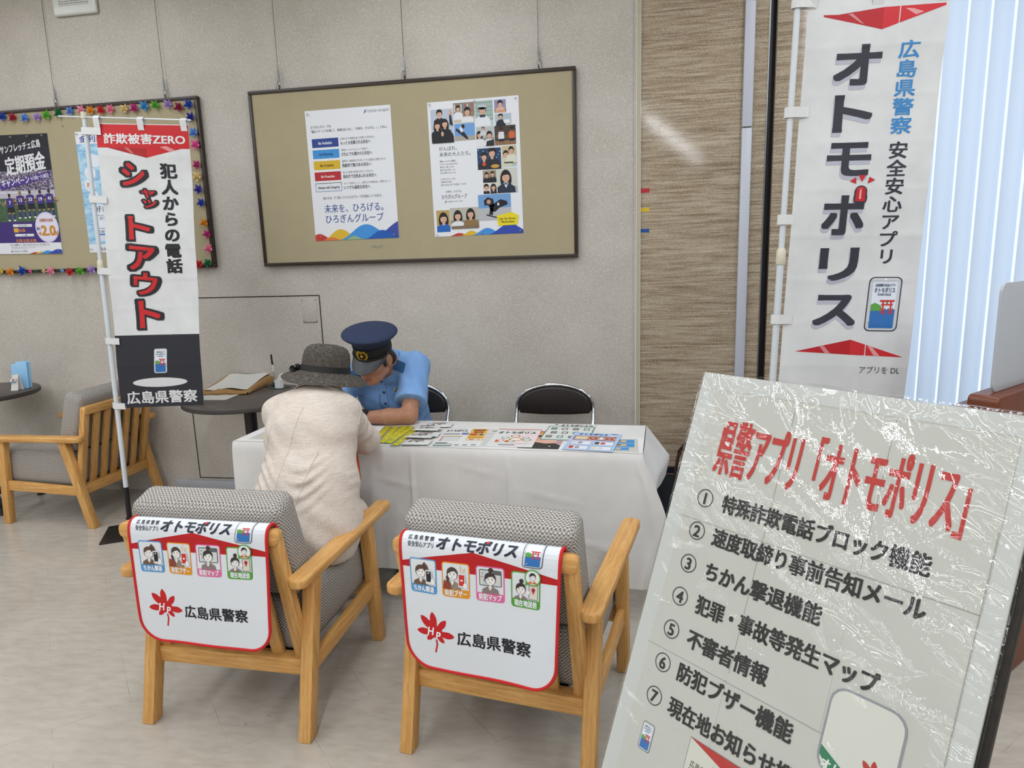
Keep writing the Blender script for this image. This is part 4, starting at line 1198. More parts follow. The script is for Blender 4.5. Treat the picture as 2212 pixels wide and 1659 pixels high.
def towel_print(p):
    nv = '#2a2c3c'
    p.text('広 島 県 警 察', -.208, .018, .0155, nv, 3, w=.078, bold=.02); p.text('安全安心アプリ', -.208, .037, .0165, nv, 3, w=.078, bold=.02)
    p.text('オトモポリス', -.118, .026, .042, nv, 3, w=.232, bold=.05, shear=.22)
    p.ell(.028, .0105, .0045, .0055, '#c8242a', 4, 10)
    phone(p, .128, -.012, .185, .066, 3, .06, text=False)
    rd_ = '#b5131a'
    p.poly([(-.012, .043), (.125, .069), (.228, .088), (.228, .104), (-.228, .104), (-.228, .088), (-.13, .066)], rd_, 1)
    items = [(-.205, '#4b93c9', 'ちかん撃退', 'pony', '#5b4238', '#6b5646', 1), (-.105, '#dd9021', '防犯ブザー', 'low', '#4a3a34', '#8f7f70', 1), (-.004, '#d96a9c', '防犯マップ', 'bun', '#3a3130', '#857775', -1), (.098, '#4b9a2e', '現在地送信', 'bun', '#3a3130', '#857775', -1)]
    for i, (x, c, t_, tail, hair, top, mood) in enumerate(items):
        y0, y1 = .076 + .003 * (i == 3), .176 + .003 * (i == 3); w = .083
        p.rr(x, y0, x + w, y1, .009, c, 3); p.rr(x + .0035, y0 + .0035, x + w - .0035, y1 - .024, .006, '#dcdfe2', 4)
        p.rect(x + .0035, y1 - .03, x + w - .0035, y1 - .024, '#dcdfe2', 4)
        p.text(t_, x + w / 2, y1 - .0125, .019, '#e6e9ec', 6, w=w * .78, al='C', bold=.04)
        yb = y1 - .024
        if i == 2:
            p.rr(x + .01, y0 + .009, x + w - .008, y0 + .056, .004, '#6a6a6e', 5); p.rect(x + .013, y0 + .012, x + w - .011, y0 + .053, '#d9d4c4', 6); p.rect(x + .05, y0 + .012, x + w - .011, y0 + .022, '#5c5b60', 7); p.rect(x + .05, y0 + .022, x + w - .011, y0 + .053, '#cfd1d0', 7); p.rect(x + .018, y0 + .012, x + .03, y0 + .053, '#b9cfd6', 7)
            for q in ((.02, .02), (.018, .03), (.024, .04)):
                p.ell(x + q[0], y0 + q[1], .002, None, '#c8453c', 8, 8)
        p.clip = (x + .0035, y0 - .004, x + w - .0035, yb)
        cx = x + (.034, .032, .042, .028)[i]; cy = y0 + (.036, .031, .034, .046)[i]
        girl(p, cx, cy, .036 if i < 3 else .031, hair, top, 9, mood, tail)
        if i == 0:
            p.rr(x + .05, y0 + .03, x + .07, y0 + .072, .003, '#d8dadc', 18); p.rect(x + .0525, y0 + .034, x + .0675, y0 + .064, '#23242a', 19); p.rect(x + .057, y0 + .037, x + .062, y0 + .040, '#e0e0e0', 20); p.ell(x + .072, y0 + .062, .006, .009, '#eae7e5', 20)
        if i == 1:
            p.rr(x + .05, y0 + .028, x + .071, y0 + .068, .003, '#d8dadc', 18); p.rect(x + .0525, y0 + .032, x + .0685, y0 + .063, '#c92f2a', 19); p.rect(x + .057, y0 + .045, x + .064, y0 + .050, '#f0dede', 20); p.ell(x + .071, y0 + .062, .006, .008, '#eae7e5', 20)
            for q in (((.058, .005), (.056, .014), (.059, .014), (.057, .022)), ((.072, .012), (.066, .017), (.070, .019), (.064, .024))):
                p.line([(x + a, y0 + b) for a, b in q], .0016, '#e0a83a', 20)
            p.poly([(x + .004, yb), (x + .007, yb - .025), (x + .025, yb - .02), (x + .028, yb)], '#8a3f2c', 19)
        if i == 3:
            p.rr(x + .05, y0 + .03, x + .077, yb - .001, .003, '#8e9094', 5); p.rect(x + .0525, y0 + .034, x + .0745, yb - .004, '#dad2c4', 6)
            p.ell(x + .0635, y0 + .046, .0055, None, '#b8323a', 8); p.poly([(x + .0585, y0 + .048), (x + .0685, y0 + .048), (x + .0635, y0 + .059)], '#b8323a', 8); p.ell(x + .0635, y0 + .046, .002, None, '#6a1a22', 9, 8)
            p.clip = None
            p.ell(x + .062, y0 + .012, .0225, None, '#4b9a2e', 18); p.poly([(x + .044, y0 + .02), (x + .052, y0 + .03), (x + .04, y0 + .036)], '#4b9a2e', 18); p.ell(x + .062, y0 + .012, .0195, None, '#e2e4e6', 19)
            p.clip = (x + .046, y0 - .008, x + .078, y0 + .0285); girl(p, x + .062, y0 + .008, .02, '#2a2625', '#c8763a', 20, -1); p.clip = None
            p.ell(x + .049, yb - .022, .005, .006, '#eae7e5', 19)
        p.clip = None
    leaf(p, -.135, .292, .062, '#c0141c', 2)
    p.text('H', -.158, .287, .034, '#eceef0', 4, bold=.03, shear=.2, hs=.85); p.text('P', -.132, .298, .034, '#eceef0', 4, bold=.03, shear=.2, hs=.85)
    p.text('広島県警察', -.066, .296, .044, '#17181d', 3, w=.222, bold=.03)

def make_towel(label, ch, seed, dx):
    t = thing('towel', label, 'towel', ch[0], ch[1], 'printed towels over chair backs')
    tm = towel_map(seed)
    fm = lambda x, y, h: tm(x, y, h * TSG)
    y0, y1, hw, r_ = -.075, .405, .232, .075
    out = [(-hw, y0), (hw, y0)] + [(hw - r_ + r_ * math.cos(R(a)), y1 - r_ + r_ * math.sin(R(a))) for a in range(0, 91, 10)] + [(-hw + r_ - r_ * math.sin(R(a)), y1 - r_ + r_ * math.cos(R(a))) for a in range(0, 91, 10)]
    q = lambda x, y, h: fm(x * (1 - .05 * max(0, y) / .4) + dx, y, h)
    g = G()
    p = Print(q, (.015, .012), 1.0)
    p.poly(out, M['towel_white'], 0); p.poly(out, M['towel_white'], -.0022)
    p.flush(g)
    p = Print(q, (.02, .012), .00022)
    p.line([(0, 0), (0, 0)], .001, '#000000')
    towel_print(p); p.flush(g)
    g.build('cloth', t)
    b = []
    n = len(out)
    for i in range(n):
        a, c = Vector(out[i]), Vector(out[(i + 1) % n])
        k = max(1, int((c - a).length / .012))
        b += [a + (c - a) * j / k for j in range(k)]
    G().tube([q(p_.x, p_.y, -.001) for p_ in b], .0047, 'towel_red', 8, closed=True).build('red_binding', t)
    return t
make_towel('white towel with red border over the chair back of the woman in the hat', CH1, 1.0, .012)
make_towel('white towel with red border over the back of the empty front armchair', CH2, 3.4, -.005)

# ------------------------------------------------------------------ folding table, cloth
TO = Vector((-0.869, -1.25, 0)); TA = R(-2.36)
TMAT = Matrix.Translation(TO) @ Matrix.Rotation(TA, 4, 'Z')
ft = thing('folding_table', 'long folding table hidden under the white tablecloth', 'table', TO, TA)
G().box((0, .222, .684), (1.79, .43, .028), 'white_plastic', .004).build('tabletop', ft)
for x in (-.8, .8):
    for y in (.06, .385):
        G().tube([(x, y, 0.002), (x, y, .67)], .013, 'chrome', 10).build('leg', ft)
    G().tube([(x, .06, .12), (x, .385, .12)], .009, 'chrome', 8).build('crossbar', ft)
TZ = .7015
def build_cloth():
    g = G()
    rnd = random.Random(3)
    L, D = .902, .446
    g.grid(lambda u, v: (-L + 2 * L * u, .0 + D * v, TZ + .0006 * math.sin(u * 40) * math.sin(v * 9)), 60, 12, 'cloth')
    def front(u, s_):
        x = -L + 2 * L * u
        h = .552 * s_
        z = TZ - h
        k = max(0, (u - .86) / .14)
        y = -.004 - .012 * (1 - math.exp(-h / .02)) - .012 * s_ * math.sin(u * 21 + .6) ** 2 * (.3 + s_) - .006 * s_ * math.sin(u * 47)
        y -= .02 * s_ * k * k
        for cu, cs, su_, ss_, am in ((.43, .28, .05, .012, .005), (.55, .62, .09, .010, .006), (.72, .55, .03, .05, .006), (.80, .35, .06, .014, .004), (.62, .16, .05, .010, .004), (.88, .7, .05, .02, .005), (.30, .45, .05, .015, .004), (.70, .75, .10, .012, .006)):
            y -= am * math.exp(-((u - cu) / su_) ** 2 - ((s_ - cs - (u - cu) * .6) / ss_) ** 2)
        fl = .105 * math.sin(min(1, s_ / .62) * math.pi / 2) ** 1.3 if s_ < .62 else .105 - .07 * ((s_ - .62) / .38)
        x += fl * k ** 2.2
        x -= .012 * s_ * max(0, (.06 - u) / .06)
        # pressed fold lines
        for c in (.47, .70, .985):
            y -= .007 * math.exp(-((u - c) / .004) ** 2) * min(1, s_ * 6)
        return (x, y, z)
    g.grid(lambda u, v: front(u, v), 220, 40, 'cloth')
    def right(a, s_):
        e = Vector((L, D * a, TZ))
        f0 = Vector(front(1, min(1, s_ * .40)))
        drop = .215 * s_
        fl = (.045 + .06 * a) * min(s_, .60) / .60 - .05 * max(0, s_ - .62)
        p = Vector((L + .004 + fl, D * a - .06 * s_ * a + .010 * math.sin(a * 7) * s_, TZ - drop * (1 - .12 * (1 - a))))
        w = max(0, 1 - a / .3)
        return p * (1 - w * w) + f0 * (w * w)
    g.grid(right, 26, 12, 'cloth')
    def left(a, s_):
        f0 = Vector(front(0, s_))
        p = Vector((-L - .012 * s_, D * a, TZ - .552 * s_))
        w = max(0, 1 - a / .15)
        return p * (1 - w) + f0 * w
    g.grid(left, 14, 16, 'cloth')
    g.grid(lambda u, s_: (-L + 2 * L * u, D + .012 * (1 - math.exp(-s_ * 10)) + .006 * s_ * math.sin(u * 30), TZ - .16 * s_), 60, 6, 'cloth')
    return g
tc = build_cloth().build('tablecloth', loc=TO); tc.rotation_euler = (0, 0, TA)
tag(tc, 'white tablecloth draped over the long table with a hanging flap at its right end', 'tablecloth')

# ------------------------------------------------------------------ folding chairs
def make_folding_chair(label, loc):
    t = thing('folding_chair', label, 'chair', loc, math.pi, 'chrome folding chairs behind the table')
    hw = .214
    arch = []
    for i in range(17):
        a = math.pi * i / 16
        arch.append((-hw * math.cos(a) * (1 if True else 1), .012, .625 + .142 * math.sin(a) ** .8))
    path = [(-hw - .004, .40, .012), (-hw, .2, .33), (-hw, .07, .54)] + arch + [(hw, .07, .54), (hw, .2, .33), (hw + .004, .40, .012)]
    G().tube(path, .0105, 'chrome', 10).build('back_frame', t)
    rear = [(-hw + .03, -.02, .012), (-hw + .03, .18, .30), (-hw + .03, .30, .425), (-hw + .03, .44, .425), (hw - .03, .44, .425), (hw - .03, .30, .425), (hw - .03, .18, .30), (hw - .03, -.02, .012)]
    G().tube(rear, .0105, 'chrome', 10).build('seat_frame', t)
    G().tube([(-hw, .365, .07), (hw, .365, .07)], .007, 'chrome', 8).build('crossbar', t)
    for x, y in ((-hw - .004, .40), (hw + .004, .40), (-hw + .03, -.02), (hw - .03, -.02)):
        G().tube([(x, y, 0), (x, y, .03)], .014, 'rubber', 8).build('foot_cap', t)
    # half-moon back pad
    g = G()
    out = [(-hw * .955 * math.cos(math.pi * i / 20), .628 + .128 * math.sin(math.pi * i / 20) ** .8) for i in range(21)]
    out += [(hw * .9, .607), (.08, .600), (-.08, .600), (-hw * .9, .607)]
    slab(g, out[::-1], (0, .03, 0), (1, 0, 0), (0, 0, 1), (0, -1, 0), .03, 'dark_vinyl', .01, 3)
    g.build('backrest', t)
    g = G(); slab(g, rrpoly(-.195, .07, .195, .46, .05), (0, 0, .432), (1, 0, 0), (0, 1, 0), (0, 0, 1), .032, 'dark_vinyl', .012, 3)
    g.build('seat', t)
    return t
FC0 = make_folding_chair('empty chrome folding chair with dark brown pads behind the right part of the table', Vector((-.437, -.195, 0)))
dup(FC0, Vector((-1.262, -.195, 0)), math.pi, 'chrome folding chair with dark brown pads that the police officer sits on')

# ------------------------------------------------------------------ round tables
def make_round_table(label, loc):
    t = thing('round_table', label, 'table', loc, 0, 'dark round tables by the wall')
    g = G(); g.lathe([(0, .712), (.345, .712), (.35, .716), (.35, .735), (.348, .738)], 'table_edge', seg=72); g.lathe([(.348, .738), (.345, .7405), (0, .7405)], 'table_laminate', seg=72)
    g.build('tabletop', t)
    G().lathe([(.0, .06), (.034, .06), (.034, .712)], 'black_metal', seg=24).build('post', t)
    G().lathe([(.0, .700), (.14, .700), (.14, .712), (0, .712)], 'black_metal', seg=24).build('mounting_plate', t)
    for k in range(4):
        a = R(45 + 90 * k + 12); c, s_ = math.cos(a), math.sin(a)
        g = G()
        g.tube([(0, 0, .09), (.12 * c, .12 * s_, .085), (.27 * c, .27 * s_, .058)], [.026, .022, .017], 'black_metal', 10)
        g.lathe([(.0, 0), (.024, 0), (.026, .006), (.014, .014), (.012, .05), (0, .052)], 'black_metal', (.262 * c, .262 * s_, 0), 16)
        g.build('leg', t)
    return t
RT0 = make_round_table('dark round table by the wall behind the seated woman, kraft paper bag on it', Vector((-2.155, -.43, 0)))
dup(RT0, Vector((-4.055, -.375, 0)), 0, 'dark round table cut off by the left edge of the photo, blue leaflets on it')
RZ = .7405

# ------------------------------------------------------------------ things on the round tables
def kraft():
    t = thing('paper_bag', 'flat kraft paper bag lying on the round table', 'paper bag', (-2.36, -.22, RZ), R(8))
    g = G()
    def top(u, v):
        x = -.15 + .30 * u; y = -.19 + .40 * v
        return (x, y, 0.016 + .030 * v * (1 - .25 * abs(2 * u - 1)) - .006 * math.sin(u * 9 + v * 4))
    g.grid(top, 14, 14, 'kraft')
    g.grid(lambda u, v: (-.152 + .304 * u, -.19 + .4 * v, .0012), 8, 8, 'kraft')
    edges = [lambda u: (-.15 + .3 * u, -.19, 0), lambda u: (-.15 + .3 * u, .21, 0)]
    g.grid(lambda u, v: (.151 + .005 * math.sin(v * 3.1), -.19 + .4 * u, .0012 + (top(1, u)[2] - .0012) * v), 12, 3, 'kraft')
    g.grid(lambda u, v: (-.151 - .005 * math.sin(v * 3.1), -.19 + .4 * u, .0012 + (top(0, u)[2] - .0012) * v), 12, 3, 'kraft')
    g.grid(lambda u, v: (-.15 + .3 * u, -.19 - .012 * abs(math.sin(u * 11)) * math.sin(v * 3.1), .0012 + (top(u, 0)[2] - .0012) * v), 24, 3, 'kraft')
    g.grid(lambda u, v: (-.15 + .3 * u, .21, .0012 + (top(u, 1)[2] - .0012) * v), 14, 3, 'kraft')
    g.build('bag', t)
    return t
kraft()
s = thing('paper_sheet', 'white printed sheet lying on top of the kraft paper bag', 'paper', (-2.36, -.20, RZ + .05), R(8))
g = G(); g.grid(lambda u, v: (-.125 + .25 * u, -.16 + .35 * v, -.0262 + .030 * v * (1 - .2 * abs(2 * u - 1)) - .006 * math.sin(u * 8 + v * 4) + .0015), 12, 12, 'paper', th=.0006); g.build('sheet', s)
s = thing('paper_sheet', 'white sheet lying on the round table in front of the kraft paper bag', 'paper', (-2.335, -.475, RZ + .0006), R(3))
G().box((0, 0, 0), (.21, .15, .001), 'paper').build('sheet', s)
t = thing('desk_tray', 'dark green mat under the pen stand on the round table', 'tray', (-2.12, -.165, RZ), R(-35))
slab(G(), rrpoly(-.075, -.05, .075, .05, .008), (0, 0, 0), (1, 0, 0), (0, 1, 0), (0, 0, 1), .003, 'tray_green', .001).build('mat', t)
t = thing('pen_stand', 'black pen on a round black stand with a bead chain on the round table', 'pen stand', (-2.15, -.135, RZ + .003))
G().lathe([(0, 0), (.026, 0), (.027, .005), (.02, .016), (.009, .021), (0, .022)], 'black_plastic', seg=24).build('base', t)
g = G(); g.tube([(0, 0, .018), (-.004, 0, .09)], .0016, 'steel', 8); g.tube([(-.004, 0, .085), (-.0065, 0, .13)], .0042, 'white_plastic', 10); g.build('pen_barrel', t)
G().tube([(-.0063, 0, .128), (-.009, 0, .19)], [.0058, .0052], 'black_plastic', 10).build('pen_cap', t)
g = G()
for i in range(16):
    a = i / 15
    g.lathe([(0, -.0016), (.0016, 0), (0, .0016)], 'steel', (.024 * math.cos(a * 3.4), -.024 * math.sin(a * 3.4) - .008, .004 + .022 * math.sin(a * 3.1)), 6)
g.build('bead_chain', t)
t = thing('card_holder', 'small white upright holder with white slips beside the pen stand', 'holder', (-2.08, -.215, RZ + .003), R(-12))
g = G(); g.box((0, -.012, .025), (.042, .002, .05), 'white_plastic').box((0, .012, .03), (.042, .002, .06), 'white_plastic').box((0, 0, .001), (.042, .026, .002), 'white_plastic').box((-.02, 0, .025), (.002, .024, .05), 'white_plastic').box((.02, 0, .025), (.002, .024, .05), 'white_plastic')
g.build('box', t)
for k in range(3):
    G().hull([(-.017, -.004 + .004 * k, .004), (.017, -.004 + .004 * k, .004), (.017, -.002 + .004 * k, .004), (-.017, -.002 + .004 * k, .004), (-.002 + .003 * k, .002 + .004 * k, .078 + .004 * k), (.026 + .003 * k, .002 + .004 * k, .086 + .004 * k), (.026 + .003 * k, .004 + .004 * k, .086 + .004 * k), (-.002 + .003 * k, .004 + .004 * k, .078 + .004 * k)], 'paper').build('slip', t)
t = thing('leaflet_stand', 'light blue leaflets standing in a clear holder on the left round table', 'leaflet stand', (-3.82, -.27, RZ), R(18))
G().box((0, .02, .001), (.10, .06, .002), 'clear').build('holder_base', t)
G().hull([(-.05, .04, .002), (.05, .04, .002), (.05, .043, .002), (-.05, .043, .002), (-.05, .055, .165), (.05, .055, .165), (.05, .058, .165), (-.05, .058, .165)], 'clear').build('holder_back', t)
g = G(); g.hull([(-.048, .012, .003), (.047, .012, .003), (.047, .03, .003), (-.048, .03, .003), (-.048, .03, .155), (.047, .024, .167), (.047, .044, .167), (-.048, .05, .155)], 'leaflet_blue', .001); g.build('leaflet', t)
G().hull([(-.03, .031, .003), (.055, .031, .003), (.055, .038, .003), (-.03, .038, .003), (-.03, .05, .168), (.055, .046, .172), (.055, .053, .172), (-.03, .057, .168)], 'leaflet_blue', .001).build('leaflet', t)
g = G(); g.tube([(.036 + .009 * math.cos(a), .047, .20 + .028 * math.sin(a)) for a in [2 * math.pi * i / 20 for i in range(20)]], .0025, 'clear', 6, closed=True); g.build('hanger_loop', t)
t = thing('card_stand', 'small white folded card with a logo in front of the blue leaflets', 'card', (-3.812, -.312, RZ), R(18))
g = G(); g.hull([(-.022, -.008, .001), (.02, -.008, .001), (.02, -.0065, .001), (-.022, -.0065, .001), (-.012, .012, .095), (.024, .012, .102), (.024, .0135, .102), (-.012, .0135, .095)], 'paper')
p = Print(flat((-.014, -.0045, .075), (1, 0, .1), (-.25, -.2, -1), (0, -1, .2)))
p.rr(0, 0, .032, .024, .004, '#3a6ab0', 4); p.rr(.001, .001, .031, .019, .003, '#e4e6ea', 5); p.ell(.017, .01, .009, .007, '#c9783a', 6); p.ell(.017, .012, .005, .005, '#7a3a2a', 7); p.flush(g)
g.hull([(-.012, .0135, .095), (.024, .0135, .102), (.024, .015, .102), (-.012, .015, .095), (-.012, .013, .0955), (.024, .013, .1025), (.024, .0145, .1025), (-.012, .0145, .0955)], 'paper')
g.hull([(-.002, .03, .001), (.036, .03, .001), (.036, .0315, .001), (-.002, .0315, .001), (-.012, .0125, .095), (.024, .0125, .102), (.024, .014, .102), (-.012, .014, .095)], 'paper')
g.build('card', t)

# ------------------------------------------------------------------ things on the white table
def sheet_on_table(name, label, quad, z, draw, paper='#d9d9d8', cat='flyer', group='flyers on the white table'):
    """quad: TL, TR, BR, BL corners on the table"""
    TLc, TRc, BRc, BLc = [Vector((a, b, 0)) for a, b in quad]
    c = (TLc + TRc + BRc + BLc) / 4
    u = ((TRc - TLc) + (BRc - BLc)) / 2; v = ((BLc - TLc) + (BRc - TRc)) / 2
    w, hgt = u.length, v.length
    u.normalize(); v = (v - u * u.dot(v)).normalized()
    O = Vector((0, 0, z - TZ)) - u * w / 2 - v * hgt / 2
    g = G(); g.extrude([(0, 0), (w, 0), (w, hgt), (0, hgt)], O, u, v, (0, 0, 1), .0006, ink(paper))
    p = Print(flat(O + Vector((0, 0, .0006)), u, v, (0, 0, 1)), None, .0001)
    draw(p, w, hgt)
    p.flush(g)
    return tag(g.build(name, loc=(c.x, c.y, TZ)), label, cat, group)
def lines(p, x0, x1, y0, dy, n, c='#8a8c92', hh=.0022):
    for i in range(n):
        p.rect(x0, y0 + dy * i, x1 - (x1 - x0) * .12 * (i % 3), y0 + dy * i + hh, c, 2)
def d_a(p, w, h):
    k = '#34363e'
    lines(p, .12 * w, .5 * w, .02 * h, .01, 1, k); p.text('オトモポリス', .07 * w, .13 * h, .034, k, 3, w=.46 * w, bold=.05)
    p.rect(.05 * w, .28 * h, .42 * w, .36 * h, '#8e9098', 2); p.rect(.45 * w, .25 * h, .6 * w, .36 * h, '#5a6e9a', 2); p.rect(.13 * w, .43 * h, .5 * w, .48 * h, '#d8bc6a', 2)
    for i in range(4):
        p.ell(.09 * w, (.46 + .075 * i) * h, .008, .006, '#b06058', 3, 12); p.rect(.14 * w, (.455 + .075 * i) * h, .48 * w, (.47 + .075 * i) * h, '#9a9ca2', 2)
    p.rect(.03 * w, .80 * h, .28 * w, .85 * h, '#4a5a54', 2); p.rr(.02 * w, .87 * h, .4 * w, .985 * h, .004, '#3f6a58', 2); p.rect(.03 * w, .89 * h, .39 * w, .94 * h, '#d5d9d6', 3)
    for x in (.45, .62, .8):
        p.rect(x * w, .90 * h, (x + .1) * w, .96 * h, '#86888e', 2)
    p.rect(.62 * w, .02 * h, .975 * w, .69 * h, '#dba93a', 4); p.text('特殊詐欺', .80 * w, .10 * h, .032, '#8a3a22', 5, w=.26 * w, al='C', bold=.05); p.text('電話機', .80 * w, .22 * h, .03, '#8a3a22', 5, w=.2 * w, al='C', bold=.04)
    p.ell(.72 * w, .35 * h, .02, .02, '#b5522e', 5); p.rr(.82 * w, .3 * h, .95 * w, .42 * h, .004, '#e4d8b4', 5); p.ell(.885 * w, .36 * h, .012, .014, '#5a3a2c', 6)
    for i in range(8):
        p.ell((.66 + .035 * i) * w, .52 * h, .0026, .005, '#6a4420', 6, 8)
    p.rect(.64 * w, .59 * h, .955 * w, .67 * h, '#e2ddd0', 5); p.text('無料 1 万', .80 * w, .63 * h, .018, '#a8442e', 6, w=.24 * w, al='C', bold=.04)
def d_form(p, w, h):
    k = '#5a5c60'
    p.rect(.80 * w, .12 * h, .95 * w, .16 * h, k, 2); p.rect(.55 * w, .28 * h, .95 * w, .285 * h, k, 2)
    for y in (.35, .5, .65):
        p.rect(.5 * w, y * h, .95 * w, (y + .006) * h, k, 2)
    p.rect(.95 * w, .28 * h, .956 * w, .66 * h, k, 2); lines(p, .5 * w, .9 * w, .72 * h, .02, 4, '#a0a2a4')
def d_pink(p, w, h):
    k = '#33343a'
    p.rect(0, 0, w, .05 * h, '#c9827c', 2); p.poly([(.45 * w, .3 * h), (w, .2 * h), (w, .8 * h), (.5 * w, .9 * h)], '#e2d0d0', 2)
    lines(p, .2 * w, .8 * w, .10 * h, .02, 1, '#b8544c'); p.text('オトモポリス', .06 * w, .22 * h, .04, k, 4, w=.85 * w, bold=.05)
    for x, y, r1, c in ((.5, .42, .022, '#b9543e'), (.3, .52, .018, '#5c7a86'), (.55, .6, .03, '#caa24a'), (.75, .5, .016, '#7a5a9a'), (.8, .62, .02, '#4a8a5a'), (.22, .66, .02, '#c8743a'), (.45, .7, .02, '#7a7c82')):
        p.ell(x * w, y * h, r1, r1 * .9, c, 3); p.ell(x * w, y * h, r1 * .72, r1 * .62, '#e4dedc', 4)
    p.rect(.12 * w, .66 * h, .2 * w, .76 * h, '#c8642c', 5); p.rect(.34 * w, .66 * h, .42 * w, .76 * h, '#c8642c', 5)
    lines(p, .12 * w, .9 * w, .82 * h, .03, 1, '#8a8c92'); p.rect(.25 * w, .88 * h, .6 * w, .92 * h, '#6a6c72', 3)
def d_hand(p, w, h):
    p.rect(0, 0, w, h, '#b3949a', 1); p.rect(.1 * w, 0, .75 * w, .28 * h, '#a5432c', 2)
    p.text('止めよう', .42 * w, .09 * h, .03, '#dfa03a', 4, w=.5 * w, al='C', bold=.05); p.text('詐欺', .42 * w, .2 * h, .03, '#e2c8b0', 4, w=.3 * w, al='C', bold=.05)
    p.poly([(0, h), (.05 * w, .7 * h), (.3 * w, .62 * h), (.8 * w, .66 * h), (w, .8 * h), (w, h)], '#2b2b2c', 3)
    p.ell(.45 * w, .45 * h, .06, .05, '#d09a86', 2); p.poly([(.15 * w, .4 * h), (.25 * w, .28 * h), (.7 * w, .28 * h), (.78 * w, .4 * h), (.45 * w, .34 * h)], '#2a2221', 3)
    p.poly([(.2 * w, .62 * h), (.55 * w, .5 * h), (.6 * w, .4 * h), (.82 * w, .4 * h), (.86 * w, .68 * h), (.6 * w, .72 * h)], '#d8a894', 5)
    for i in range(4):
        p.rr((.56 + .075 * i) * w, .36 * h, (.625 + .075 * i) * w, .6 * h, .005, '#dcb09c', 6)
    p.ell(.3 * w, .86 * h, .006, .006, '#c9a24a', 6, 10); p.ell(.75 * w, .86 * h, .004, .006, '#d8d8d8', 6, 10)
def d_green(p, w, h):
    k = '#3a3c40'
    p.text('オトモポリス', .54 * w, .10 * h, .034, k, 4, w=.58 * w, al='C', bold=.05); lines(p, .3 * w, .75 * w, .02 * h, .02, 1, '#c08a5a')
    p.rect(.1 * w, .03 * h, .17 * w, .09 * h, '#6a6c70', 3); p.ell(.9 * w, .1 * h, .012, .01, '#6a6c70', 3)
    p.rect(0, .16 * h, w, .985 * h, '#2f7a56', 2); p.rect(.02 * w, .19 * h, .98 * w, .955 * h, '#d6d9d6', 3)
    for r_ in range(3):
        for q in range(4):
            x = (.08 + .235 * q + .05 * (r_ == 1)) * w; y = (.25 + .24 * r_) * h
            if x + .13 * w > .96 * w:
                continue
            p.rect(x, y, x + .13 * w, y + .14 * h, '#6c5f58' if (r_ + q) % 3 else '#4f7a66', 4); p.rect(x + .005, y + .01, x + .13 * w - .005, y + .14 * h - .008, '#cfd0cd' if q % 2 else '#8f8f92', 5)
            if q < 3:
                p.text('→', x + .18 * w, y + .07 * h, .014, '#3a3c40', 5, al='C')
def d_blue(p, w, h):
    p.rect(0, 0, w, h, '#a9c3e6', 1); p.text('オトモポリス', .42 * w, .09 * h, .034, '#3a4258', 4, w=.6 * w, al='C', bold=.05)
    p.ell(.85 * w, .09 * h, .016, .015, '#dfe3ea', 3); p.ell(.85 * w, .05 * h, .017, .007, '#2c4a86', 4)
    p.rect(.06 * w, .19 * h, .93 * w, .43 * h, '#8a4a3a', 2); p.rr(.09 * w, .22 * h, .36 * w, .40 * h, .004, '#d9c9a8', 3)
    for x in (.47, .8):
        p.ell(x * w, .31 * h, .026, .028, '#e0a080', 3); p.ell(x * w, .31 * h, .018, .02, '#7a2a22', 4); p.ell(x * w, .31 * h, .01, .01, '#cc9999', 5)
    p.rect(.58 * w, .24 * h, .69 * w, .38 * h, '#dfe2ea', 3)
    for i, (x, y, c) in enumerate(((.07, .48, '#b8607a'), (.53, .48, '#4a62a0'), (.07, .74, '#6a5a98'), (.53, .74, '#4a8a7a'))):
        p.rr(x * w, y * h, (x + .42) * w, (y + .21) * h, .004, c, 3); p.rr(x * w + .002, y * h + .005, (x + .42) * w - .002, (y + .21) * h - .002, .003, '#dde1e8', 4)
        p.rect((x + .03) * w, (y + .04) * h, (x + .12) * w, (y + .17) * h, ['#c9cbd0', '#3a3c46', '#b8322e', '#d8cdb8'][i], 5); p.rect((x + .15) * w, (y + .05) * h, (x + .24) * w, (y + .16) * h, ['#8f929a', '#b84a46', '#8f929a', '#c9cbd0'][i], 5)
        lines(p, (x + .26) * w, (x + .40) * w, (y + .06) * h, .008, 3)
def d_none(p, w, h):
    pass
def d_label(p, w, h):
    p.rect(0, 0, w, h, '#3a8cc8', 1); p.text('警', .2 * w, .5 * h, h * .6, '#24405a', 2, al='C', bold=.05); p.rect(.5 * w, .2 * h, .8 * w, .8 * h, '#c9b08a', 2); p.rect(.52 * w, .3 * h, .66 * w, .6 * h, '#5a5048', 3)
sheet_on_table('flyer', 'white flyer with a yellow block on its right half, beside the packs of tissues', [(-.855, -.955), (-.648, -.942), (-.637, -1.232), (-.844, -1.243)], TZ + .0012, d_a)
sheet_on_table('flyer', 'plain form sheet sticking out from under the yellow and white flyer', [(-.783, -.95), (-.573, -.938), (-.593, -1.228), (-.80, -1.24)], TZ + .0002, d_form, '#cfcec9')
sheet_on_table('flyer', 'pale pink flyer with round pictures in the middle of the table', [(-.602, -.94), (-.405, -.943), (-.421, -1.233), (-.618, -1.23)], TZ + .0012, d_pink)
sheet_on_table('flyer', 'poster sheet showing a raised hand against a dark coat', [(-.46, -.965), (-.29, -.975), (-.303, -1.252), (-.473, -1.242)], TZ + .0002, d_hand, '#b3949a')
sheet_on_table('flyer', 'green bordered sheet with a chart of small screens at the back of the table', [(-.386, -.835), (-.177, -.85), (-.186, -1.13), (-.395, -1.115)], TZ + .0022, d_green)
sheet_on_table('flyer', 'light blue bordered flyer near the right end of the table', [(-.255, -.99), (-.05, -1.015), (-.088, -1.283), (-.293, -1.258)], TZ + .0032, d_blue)
